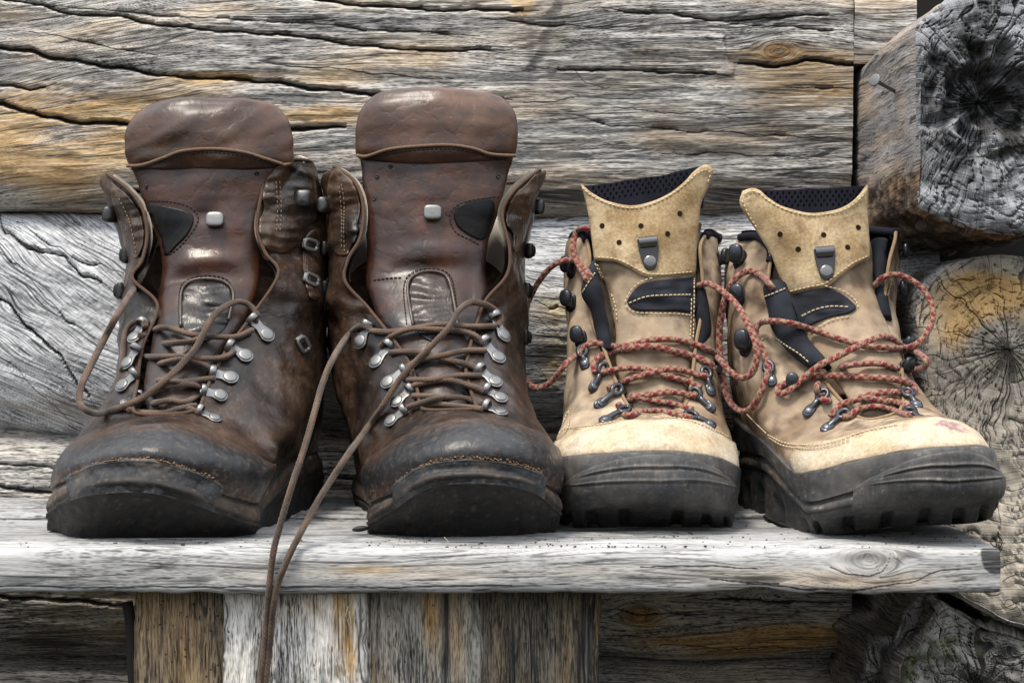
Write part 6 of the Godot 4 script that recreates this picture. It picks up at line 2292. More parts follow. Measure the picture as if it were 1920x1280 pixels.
func tan_boot(root: Node3D, data: Dictionary) -> void:
	var dm := Depth.new()
	var cs := columns(data.cols, data.heel)
	var pa := Patch.new()
	pa.cols = cs[0]
	var so := Patch.new()
	so.cols = cs[1]
	var nc_ := pa.cols.size()
	var sd: float = data.seed
	# ---- sole with lugs
	var tread := func(u: float, v: float, p: Vector3, e: float) -> float:
		var d := nf.get_noise_3d(p.x * 70.0, p.y * 70.0, p.z * 70.0) * 0.0007
		if v < 0.9:
			d -= 0.0034 * smoothstep(0.9, 0.5, v) * smoothstep(0.35, 0.6, sin(u * 7.3 + sd))
		d -= 0.0009 * exp(-pow((v - 1.25) / 0.05, 2.0))
		d += 0.0015 * smoothstep(1.25, 1.4, v) * (1.0 - smoothstep(1.5, 1.8, v))
		return d
	var st := func(u: float, v: float, p: Vector3, n: Vector3) -> Color:
		return rubber_tint(p, 0.25 + 0.75 * smoothstep(1.3, 1.45, v) * (1.0 - smoothstep(1.55, 1.8, v))) * (0.72 if v < 1.2 else 1.0)
	put("sole", sheet(so, 0.0, nc_, nc_ * 15, 0.0, 2.0, 50, tread, st, dm, true), M.rubber, root, "lugged dark rubber sole")
	var und := PackedVector3Array()
	var uc := PackedColorArray()
	var nu := nc_ * 6
	for j in 8:
		for i in nu:
			var q := so.at(nc_ * float(i) / nu, 0.0)
			var mid: Vector3 = data.heel.lerp(data.toe, clampf((q.z - data.heel.z) / (data.toe.z - data.heel.z), 0.0, 1.0))
			mid.y = q.y + 0.001
			und.append(q.lerp(mid, j / 7.0) + Vector3(0, 0.0008 if j > 0 else 0.0, 0))
			uc.append(Color(0.022, 0.020, 0.019))
	var un := grid_normals(und, nu, 8, true)
	put("outsole", grid_mesh(und, nu, 8, true, false, uc, PackedVector2Array(), un[nu * 3].y > 0.0), M.rubber, root)
	# ---- upper
	var creases: Array = data.creases
	var bend := func(u: float, v: float, p: Vector3, e: float) -> float:
		var d := nz.get_noise_3d(p.x * 26.0 + sd, p.y * 26.0, p.z * 26.0) * 0.0011 + nb.get_noise_3d(p.x * 80.0 + sd, p.y * 80.0, p.z * 80.0) * 0.0004
		for k in creases:
			d += k[4] * exp(-pow(segment(p, k[0], k[1]) / k[2], 2.0))
		return d
	var hide := func(u: float, v: float, p: Vector3, n: Vector3) -> Color:
		return nubuck_tint(p, 0.18 * smoothstep(2.6, 3.4, v) * (1.0 if u > 4.0 and u < nc_ - 4.0 else 0.2))
	put("upper", sheet(pa, 0.0, nc_, nc_ * 14, 0.0, 4.0, 120, bend, hide, dm, true), M.nubuck, root, "tan nubuck upper, smudged and rubbed")
	# black cloth lining and its rolled rim
	var inward := func(u: float, v: float, p: Vector3, e: float) -> float:
		return -0.0045
	var black := func(u: float, v: float, p: Vector3, n: Vector3) -> Color:
		return Color(0.016, 0.018, 0.024)
	put("lining", sheet(pa, data.rim[0], data.rim[1], 150, 2.4, 3.97, 40, inward, black), M.cloth, root, "black cloth lining")
	var rb := Bag.new()
	var rl := PackedVector3Array()
	for i in 160:
		var u := lerpf(data.rim_tube[0], data.rim_tube[1], i / 159.0)
		var q := pa.at(u, 4.0)
		rl.append(q + (pa.at(u, 3.8) - q).normalized() * 0.001)
	bag_tube(rb, rl, 0.0030, 12, Color(0.016, 0.018, 0.024))
	put("collar_rim", rb.mesh(), M.cloth, root, "rolled black collar rim")
	var eb := Bag.new()
	for half in 2:
		var el := PackedVector3Array()
		for i in 90:
			var u := lerpf(0.0, data.rim_tube[0] + 0.1, i / 89.0) if half == 0 else lerpf(data.rim_tube[1] - 0.1, nc_, i / 89.0)
			var q := pa.at(u, 4.0)
			el.append(q + (pa.at(u, 3.8) - q).normalized() * 0.0004)
		bag_tube(eb, el, 0.0013, 8, Color(0.36, 0.24, 0.14))
	put("cut_edge", eb.mesh(), M.edge, root)
	# ---- rubber rand all round and suede toe cap above it
	var band := func(u: float, v: float, p: Vector3, e: float) -> float:
		return 0.0027 * sqrt(clampf((1.0 - v) * 14.0, 0.0, 1.0)) - 0.0004 + nz.get_noise_3d(p.x * 60.0, p.y * 60.0, p.z * 60.0) * 0.0003
	var bt := func(u: float, v: float, p: Vector3, n: Vector3) -> Color:
		return rubber_tint(p, 0.22)
	put("rand", sheet(pa, 0.0, nc_, nc_ * 13, -0.05, 1.0, 34, band, bt, dm, true), M.rubber, root, "grey rubber rand round the foot")
	var tops: Array = data.cap_top
	var top_of := func(u: float) -> float:
		var x: float = u - data.cap[0]
		var f: float = clampf(x / (data.cap[1] - data.cap[0]), 0.0, 1.0) * (tops.size() - 1)
		var k := mini(int(f), tops.size() - 2)
		return lerpf(tops[k], tops[k + 1], f - k)
	var thick := func(u: float, v: float, p: Vector3, e: float) -> float:
		return 0.0017 * sqrt(clampf(e * 30.0, 0.0, 1.0)) - 0.0003 + nz.get_noise_3d(p.x * 46.0 + sd, p.y * 46.0, p.z * 46.0) * 0.0006
	var stain: Vector3 = data.stain
	var cap_t := func(u: float, v: float, p: Vector3, n: Vector3) -> Color:
		var c := suede_tint(p, 0.50).lerp(Color(0.72, 0.645, 0.53), 0.40 + 0.5 * nf.get_noise_3d(p.x * 30.0 + sd, p.y * 45.0, p.z * 30.0))
		var seam := smoothstep(0.72, 1.0, (v - 0.95) / maxf(float(top_of.call(u)) - 0.95, 0.1) + 0.25 * nf.get_noise_3d(p.x * 50.0, p.y * 50.0, p.z * 50.0))
		c = c.lerp(Color(0.40, 0.27, 0.145), 0.65 * seam)
		c = c.lerp(Color(0.30, 0.20, 0.12), 0.5 * smoothstep(0.22, 0.02, v - 0.95 + 0.2 * nf.get_noise_3d(p.x * 70.0, p.y * 70.0, p.z * 70.0)))
		if stain != Vector3.ZERO:
			var d := p.distance_to(stain) + nf.get_noise_3d(p.x * 120.0, p.y * 120.0, p.z * 120.0) * 0.009
			c = c.lerp(Color(0.27, 0.085, 0.145), 0.7 * (1.0 - smoothstep(0.0035, 0.0125, d)))
		c.a = 1.0
		return c
	put("toe_cap", sheet(pa, data.cap[0], data.cap[1], 180, 0.95, top_of, 60, thick, cap_t, dm), M.suede, root, data.cap_label)
	# ---- bumper with its two ridges
	var bump: Array = data.bumper
	var lip := Patch.new()
	lip.closed = false
	var n := 24
	for i in n:
		var t := i / (n - 1.0)
		var u := lerpf(bump[0], bump[1], t)
		var h: float = bump[2] * pow(sin(clampf(t, 0.0, 1.0) * PI), 0.8)
		var out: Vector3 = (pa.at(u, 0.3) - data.heel)
		out.y = 0.0
		out = out.normalized() + Vector3(0, 0.15, 0)
		var f := so.at(u, 2.0)
		var hi := pa.at(u, h)
		lip.cols.append([so.at(u, 0.9), so.at(u, 1.15) + out * 0.0036, so.at(u, 1.6) + out * 0.0060, f.lerp(hi, 0.15) + out * 0.0070, f.lerp(hi, 0.6) + out * 0.0068, hi + out * 0.0056, hi + out * 0.0012])
	var ridge := func(u: float, v: float, p: Vector3, e: float) -> float:
		var x := absf(u / (n - 1.0) - 0.5)
		var k := 1.0 - smoothstep(0.26, 0.40, x)
		var d := 0.0010 * exp(-pow((v - 3.9 - x) / 0.10, 2.0)) * k + 0.0010 * exp(-pow((v - 2.75 - x) / 0.10, 2.0)) * (1.0 - smoothstep(0.34, 0.45, x))
		d -= 0.0007 * exp(-pow((v - 3.65 - x) / 0.09, 2.0)) * k + 0.0007 * exp(-pow((v - 2.52 - x) / 0.09, 2.0)) * k
		return d + nz.get_noise_3d(p.x * 90.0, p.y * 90.0, p.z * 90.0) * 0.0003
	var lt := func(u: float, v: float, p: Vector3, nn: Vector3) -> Color:
		return rubber_tint(p, 0.14 + 0.35 * exp(-pow((v - 3.9) / 0.2, 2.0)) + 0.35 * exp(-pow((v - 2.75) / 0.2, 2.0)))
	put("toe_bumper", sheet(lip, 0.0, n - 1.0, 150, 0.0, 6.0, 70, ridge, lt, dm), M.rubber, root, "ridged rubber toe bumper")
	# ---- tongue
	var soft := func(x: float, v: float, p: Vector3, d: float) -> float:
		return nz.get_noise_3d(p.x * 30.0 + sd, p.y * 34.0, p.z * 22.0) * 0.0016
	var skin_t := func(x: float, v: float, p: Vector3, d: float) -> Color:
		return nubuck_tint(p, 0.30 * smoothstep(4.4, 5.4, v) - 0.05).lerp(Color(0.45, 0.33, 0.22), 0.35 * (1.0 - smoothstep(3.0, 5.0, v)))
	var tg := put("tongue", strap(data.tongue, 12, 60, soft, skin_t, dm, 0.4), M.nubuck, root, "tan leather tongue")
	# black gusset folds at both sides of the tongue
	var fold := func(p: Vector3, t: float) -> Color:
		return Color(0.016, 0.018, 0.023).lerp(Color(0.030, 0.032, 0.040), clampf(0.4 + nz.get_noise_3d(p.x * 60.0, p.y * 60.0, p.z * 60.0), 0.0, 1.0))
	for g in data.gussets:
		var rows := []
		put("gusset", strap(g, 10, 40, soft, func(x: float, v: float, p: Vector3, d: float) -> Color: return fold.call(p, 0.0), dm, 0.6), M.cloth, root, "folded black cloth gusset")
	for w in data.windows:
		put("flex_window", applique(dm, w, 0.0024, fold, 0.0010, 0.0014), M.cloth, tg, "black padded window in the tongue")
	# ---- suede shield of the tongue
	var none := func(p: Vector3) -> float:
		return nz.get_noise_3d(p.x * 36.0 + sd, p.y * 36.0, p.z * 36.0) * 0.0010
	var s_t := func(p: Vector3) -> Color:
		return suede_tint(p, 0.0)
	var sh: Array = data.shield
	# padded mesh lining that shows above its hollow top edge
	var mesh_t := func(x: float, v: float, p: Vector3, d: float) -> Color:
		return Color(0.013, 0.015, 0.022)
	var ml: Array = data.mesh
	put("mesh_lining", slab_mesh(shield(ml[0], ml[1], ml[2], ml[3], ml[4], ml[4] + 0.006, 0.012, 0.0), 0.009, func(p: Vector3) -> Color: return Color(0.012, 0.014, 0.021), dm, func(p: Vector3) -> float: return 0.0015 * nz.get_noise_3d(p.x * 60.0, p.y * 30.0, 0.0)), M.cloth, tg, "dark blue-black perforated mesh inside the tongue")
	var dots := Bag.new()
	var mt: Array = data.mesh_dots      # [u0, u1, v at left, v at right, rows, step]
	for r in int(mt[4]):
		var i := 0
		while true:
			var u: float = mt[0] + mt[5] * (i + 0.5 * (r % 2))
			i += 1
			if u > mt[1]:
				break
			var v: float = lerpf(mt[2], mt[3], (u - mt[0]) / (mt[1] - mt[0])) + r * 8.0
			var q := on(dm, u, v, 0.00002)
			bag_lathe(dots, q, normal_on(dm, u, v, 8.0), [Vector2(0.0008, -0.0001), Vector2(0.0007, 0.0002), Vector2(0.00005, 0.00005)], Color(0.002, 0.002, 0.003), 7, 1.6, Vector3(0.4, 1, 0))
	put("mesh_holes", dots.mesh(), M.cloth, tg, "", "stuff")
	put("tongue_shield", slab_mesh(shield(sh[0], sh[1], sh[2], sh[3], data.shield_z[0], data.shield_z[1], data.shield_z[2], data.shield_z[3]), 0.0022, s_t, dm, none), M.suede, tg, "golden suede shield of the tongue with a hollowed top edge")
	for i in range(0, data.holes.size(), 2):
		var hb := Bag.new()
		bag_lathe(hb, on(dm, data.holes[i], data.holes[i + 1], 0.0001), normal_on(dm, data.holes[i], data.holes[i + 1], 12.0), [Vector2(0.0019, 0.0), Vector2(0.0016, 0.0004), Vector2(0.0008, 0.0002), Vector2(0.00005, 0.0001)], Color(0.02, 0.012, 0.006), 12)
		put("punched_hole", hb.mesh(), M.cloth, tg)
	# clip
	var cl: Array = data.clip      # corners [ul, vl, ur, vr], rivet [u, v]
	var kb := Bag.new()
	var tl := on(dm, cl[0], cl[1], 0.0012)
	var tr := on(dm, cl[2], cl[3], 0.0012)
	var rv := on(dm, cl[4], cl[5], 0.0010)
	var cx := (tr - tl)
	var wd := cx.length()
	cx = cx / wd
	var top := (tl + tr) * 0.5
	var cy := (top - rv)
	cy = (cy - cx * cy.dot(cx))
	var ln := cy.length()
	cy = cy / ln
	var cn := cx.cross(cy)
	var o := [Vector2(-wd * 0.5, ln), Vector2(wd * 0.5, ln), Vector2(wd * 0.48, ln * 0.6), Vector2(wd * 0.36, 0.0)]
	for i in 9:
		var t := -PI * i / 8.0
		o.append(Vector2(cos(t) * wd * 0.33, sin(t) * wd * 0.33 - 0.001))
	o.append(Vector2(-wd * 0.36, 0.0))
	o.append(Vector2(-wd * 0.48, ln * 0.6))
	bag_plate(kb, rv, cx, cy, cn, o, 0.0010, Color(0.050, 0.050, 0.053))
	bag_lathe(kb, rv + cn * 0.001, cn, [Vector2(0.0044, 0), Vector2(0.0043, 0.0006), Vector2(0.003, 0.0010), Vector2(0.00005, 0.0011)], Color(0.15, 0.15, 0.15), 24)
	# the rolled lip of the clip
	var lp := PackedVector3Array()
	for j in 13:
		var t := j / 12.0
		var a := lerpf(-1.2, 1.5, t)
		for i in 9:
			var s := i / 8.0 - 0.5
			lp.append(rv + cy * (ln * 0.80 - cos(a) * -0.0 + sin(a) * 0.0040) + cx * s * wd * lerpf(0.80, 0.93, t) + cn * (0.0012 + cos(a) * 0.0034))
	bag_grid(kb, lp, 9, 13, false, Color(0.085, 0.085, 0.09), rv + cy * ln * 0.8 - cn * 0.01)
	put("lace_clip", kb.mesh(), M.gun, tg, "gunmetal lace clip riveted to the tongue's shield")
	# ---- seams
	var th := Bag.new()
	for l in data.stitch:
		stitches(th, dm, l, 0.0032, THREAD, 0.00045, 0.0009)
	put("stitching", th.mesh(), M.thread, root, "", "stuff")
	# ---- fittings and cord
	for e in data.loops:
		var b := Bag.new()
		loop_eyelet(b, dm, e[0], e[1], e[2], e[3])
		put("lace_loop", b.mesh(), M.gun, root)
	for e in data.hooks:       # [u, v, z or 0, direction angle about y, size]
		var b := Bag.new()
		var at := on(dm, e[0], e[1], 0.0005) if e[2] == 0 else P(e[0], e[1], e[2])
		ball_hook(b, at, Vector3(sin(e[3]), 0.1, cos(e[3])).normalized(), e[4])
		put("lace_hook", b.mesh(), M.gun, root)
	var k := 0
	for l in data.laces:
		put("lace", cord_mesh(cord_line(dm, l), 0.0022, STRAW, RED, true, k * 3.1 + sd), M.lace, root)
		k += 1

func build_tan_left() -> void:
	var root := thing("hiking_boot", "tan suede and nubuck boot facing straight ahead, beside the brown boots", "hiking boot", Vector3(0.085, 0, -0.2), "tan hiking boots with red laces")
	var c := [
		[1222,992,-.125, 1225,945,-.075, 1225,905,-.068, 1220,846,-.071, 1220,800,-.090, 1226,787,-.115, 1232,778,-.130],
		[1290,993,-.120, 1295,950,-.078, 1300,906,-.072, 1290,849,-.077, 1285,797,-.100, 1275,783,-.125, 1266,770,-.140],
		[1350,992,-.120, 1348,960,-.090, 1352,915,-.088, 1345,858,-.091, 1330,806,-.115, 1305,783,-.135, 1283,760,-.148],
		[1372,988,-.135, 1376,965,-.120, 1378,920,-.115, 1379,874,-.115, 1368,826,-.135, 1330,770,-.150, 1292,738,-.158],
		[1370,980,-.160, 1374,955,-.155, 1376,920,-.155, 1378,872,-.155, 1362,790,-.165, 1338,735,-.165, 1298,700,-.168],
		[1335,968,-.205, 1340,945,-.205, 1345,905,-.205, 1350,855,-.205, 1347,720,-.200, 1338,650,-.190, 1306,635,-.183],
		[1322,955,-.250, 1325,930,-.250, 1330,890,-.250, 1338,835,-.250, 1348,630,-.232, 1345,560,-.212, 1318,570,-.196],
		[1312,880,-.285, 1322,818,-.288, 1346,570,-.258, 1350,500,-.225, 1316,510,-.203],
		[1295,876,-.302, 1305,808,-.306, 1335,530,-.290, 1347,462,-.238, 1313,462,-.208],
		[1275,874,-.312, 1282,803,-.317, 1310,510,-.312, 1343,448,-.258, 1325,440,-.226],
		[1245,872,-.318, 1250,800,-.324, 1270,500,-.324, 1325,455,-.290, 1332,446,-.262],
		[1212,872,-.320, 1212,800,-.326, 1215,500,-.326, 1215,440,-.316, 1215,420,-.312],
		[1180,872,-.318, 1180,800,-.324, 1150,500,-.322, 1100,455,-.290, 1084,446,-.262],
		[1152,874,-.312, 1148,803,-.317, 1095,510,-.312, 1068,450,-.262, 1096,440,-.224],
		[1132,876,-.302, 1122,808,-.306, 1068,540,-.290, 1062,475,-.240, 1106,478,-.207],
		[1116,880,-.285, 1102,818,-.288, 1064,580,-.258, 1062,525,-.230, 1104,538,-.202],
		[1100,955,-.250, 1098,930,-.250, 1096,890,-.250, 1084,835,-.250, 1066,650,-.232, 1068,590,-.212, 1110,600,-.195],
		[1090,968,-.205, 1086,945,-.205, 1082,905,-.205, 1068,850,-.205, 1057,735,-.200, 1082,660,-.190, 1132,650,-.182],
		[1051,976,-.165, 1048,948,-.160, 1047,908,-.160, 1048,858,-.160, 1054,795,-.170, 1098,735,-.168, 1150,700,-.168],
		[1052,984,-.140, 1048,953,-.120, 1048,912,-.118, 1048,858,-.118, 1050,820,-.138, 1115,767,-.150, 1165,735,-.158],
		[1085,990,-.120, 1078,952,-.090, 1078,916,-.088, 1085,854,-.092, 1100,809,-.115, 1150,782,-.135, 1180,762,-.148],
		[1150,992,-.120, 1145,947,-.078, 1145,910,-.072, 1150,849,-.077, 1160,800,-.100, 1185,785,-.125, 1198,775,-.138],
	]
	tan_boot(root, {
		"cols": c, "heel": Vector3(0.083, 0, -0.285), "toe": Vector3(0.083, 0, -0.09), "seed": 3.0, "rim": [7.0, 15.4], "rim_tube": [8.7, 13.4], "cap": [-3.9, 3.9], "cap_top": [1.15, 1.8, 2.15, 2.4, 2.55, 2.6, 2.55, 2.4, 2.2, 1.9, 1.3], "stain": Vector3.ZERO, "cap_label": "pale suede toe cap, frayed at its seam",
		"bumper": [-2.6, 2.9, 0.86],
		"creases": [crease(1070, 580, -.22, 1120, 600, -.19, .006, -.0022), crease(1075, 690, -.19, 1140, 660, -.175, .006, -.0020), crease(1310, 560, -.2, 1345, 590, -.22, .006, -.0022), crease(1075, 750, -.17, 1120, 770, -.15, .006, .0015)],
		"tongue": [[1195, 1270, 784, -.150, .003, .003], [1180, 1284, 745, -.164, .003, .006], [1162, 1298, 700, -.177, .004, .008], [1153, 1302, 650, -.188, .0045, .009], [1149, 1304, 600, -.198, .005, .009], [1140, 1306, 550, -.207, .005, .010], [1122, 1310, 505, -.213, .005, .010], [1108, 1314, 440, -.219, .004, .011], [1104, 1316, 420, -.222, .003, .011]],
		"gussets": [[[1128, 1150, 660, -.184, .003, .002], [1112, 1146, 618, -.190, .004, .004], [1106, 1138, 585, -.193, .0045, .005], [1092, 1132, 552, -.196, .005, .006], [1094, 1124, 520, -.202, .004, .004], [1108, 1120, 492, -.208, .002, .002]], [[1298, 1316, 660, -.186, .003, .002], [1302, 1336, 620, -.194, .004, .004], [1303, 1330, 575, -.200, .004, .004], [1306, 1322, 530, -.206, .003, .003]]],
		"windows": [[1176, 566, 1188, 546, 1206, 531, 1240, 524, 1285, 520, 1305, 519, 1306, 550, 1304, 584, 1270, 583, 1225, 582, 1192, 581]],
		"shield": [[1087, 345, 1110, 361, 1142, 376, 1182, 384, 1220, 377, 1255, 361, 1284, 339, 1304, 319, 1326, 308, 1341, 318], [1112, 487, 1153, 490, 1182, 502, 1211, 518, 1240, 520, 1269, 518, 1308, 515], [1112, 487, 1104, 420, 1096, 377, 1087, 345], [1308, 515, 1310, 492, 1311, 435, 1316, 385, 1331, 350, 1341, 318]],
		"shield_z": [-.216, -.206, .013, 0.006], "mesh": [[1090, 347, 1140, 341, 1182, 334, 1240, 326, 1290, 314, 1330, 306], [1100, 400, 1142, 400, 1220, 400, 1284, 396, 1322, 390], [1100, 400, 1094, 372, 1090, 347], [1322, 390, 1328, 350, 1330, 306], -.228], "mesh_dots": [1112.0, 1300.0, 352.0, 322.0, 4, 11.0],
		"holes": [1129, 423, 1202, 423, 1275, 400, 1252, 438, 1161, 454], "clip": [1195, 447, 1234, 443, 1219, 491],
		"stitch": [[1114, 482, 1153, 485, 1182, 497, 1211, 512, 1240, 514, 1269, 512, 1304, 509], [1092, 352, 1110, 367, 1142, 382, 1182, 390, 1220, 383, 1255, 367, 1284, 346, 1308, 325, 1324, 318, 1332, 326, 1326, 346], [1116, 494, 1130, 525, 1144, 555, 1151, 585, 1152, 636], [1120, 496, 1134, 527, 1149, 558, 1156, 588, 1157, 636], [1302, 522, 1302, 560, 1301, 600, 1300, 640], [1297, 560, 1296, 600, 1294, 640], [1171, 567, 1184, 543, 1204, 527, 1228, 520], [1174, 574, 1190, 585, 1225, 587, 1270, 588, 1304, 592], [1180, 568, 1205, 558, 1230, 554, 1300, 552], [1092, 548, 1104, 528, 1118, 508], [1048, 812, 1060, 803, 1111, 797, 1177, 786], [1313, 458, 1314, 490, 1311, 510], [1056, 790, 1066, 770, 1066, 795, 1058, 812], [1240, 780, 1290, 787, 1341, 806, 1368, 820]],
		"loops": [[1093, 659, 1096, 681], [1129, 693, 1114, 724], [1155, 732, 1126, 757], [1171, 770, 1136, 786], [1345, 669, 1346, 690], [1324, 700, 1333, 730], [1306, 739, 1330, 763], [1296, 780, 1330, 794]],
		"hooks": [[1072, 505, 0, -0.7, 1.0], [1071, 568, 0, -0.6, 1.0], [1089, 636, 0, -0.5, 1.0], [1344, 490, -.228, 1.0, 1.0], [1348, 560, -.228, 1.1, 0.9]],
		"laces": [
			[1086, 662, 3, 1096, 650, 4, 1118, 643, 4, 1151, 649, 5, 1183, 646, 5, 1216, 638, 5, 1259, 636, 5, 1295, 643, 4, 1328, 654, 4, 1346, 668, 4],
			[1118, 700, 3, 1113, 686, 4, 1121, 671, 4, 1151, 658, 4, 1185, 652, 7, 1223, 649, 7, 1259, 657, 5, 1295, 666, 4, 1328, 679, 4, 1340, 694, 3],
			[1128, 698, 3, 1141, 695, 4, 1177, 690, 5, 1210, 692, 5, 1252, 705, 5, 1292, 716, 4, 1316, 728, 3],
			[1143, 728, 3, 1155, 720, 4, 1177, 712, 5, 1216, 700, 7, 1252, 692, 6, 1285, 695, 5, 1316, 704, 4, 1326, 704, 3],
			[1154, 738, 3, 1166, 741, 4, 1190, 744, 4, 1223, 751, 4, 1262, 757, 4, 1300, 768, 3],
			[1160, 760, 3, 1170, 754, 4, 1197, 744, 6, 1229, 738, 6, 1265, 735, 5, 1306, 743, 4],
			[1170, 777, 3, 1182, 778, 4, 1210, 771, 5, 1242, 771, 5, 1275, 778, 4, 1298, 784, 3],
			[1092, 662, 4, 1078, 668, 5, 1059, 685, 836, 1036, 713, 822, 1013, 727, 812, 993, 721, 800, 975, 695, 785],
			[975, 600, 760, 992, 563, 765, 1009, 530, 772, 1032, 502, 782, 1055, 489, 790, 1078, 490, 3, 1098, 505, 3, 1108, 520, 2],
			[1112, 436, 777, 1098, 428, 790, 1086, 431, 3, 1077, 446, 3, 1075, 469, 3, 1084, 494, 3, 1096, 516, 3, 1102, 526, 2],
			[1310, 535, 800, 1322, 532, 806, 1333, 533, 812, 1356, 547, 822, 1379, 568, 832, 1396, 594, 845, 1410, 622, 855, 1419, 650, 862, 1419, 676, 864, 1409, 701, 862, 1389, 708, 856, 1366, 693, 846, 1354, 678, 838, 1344, 669, 4],
		],
	})

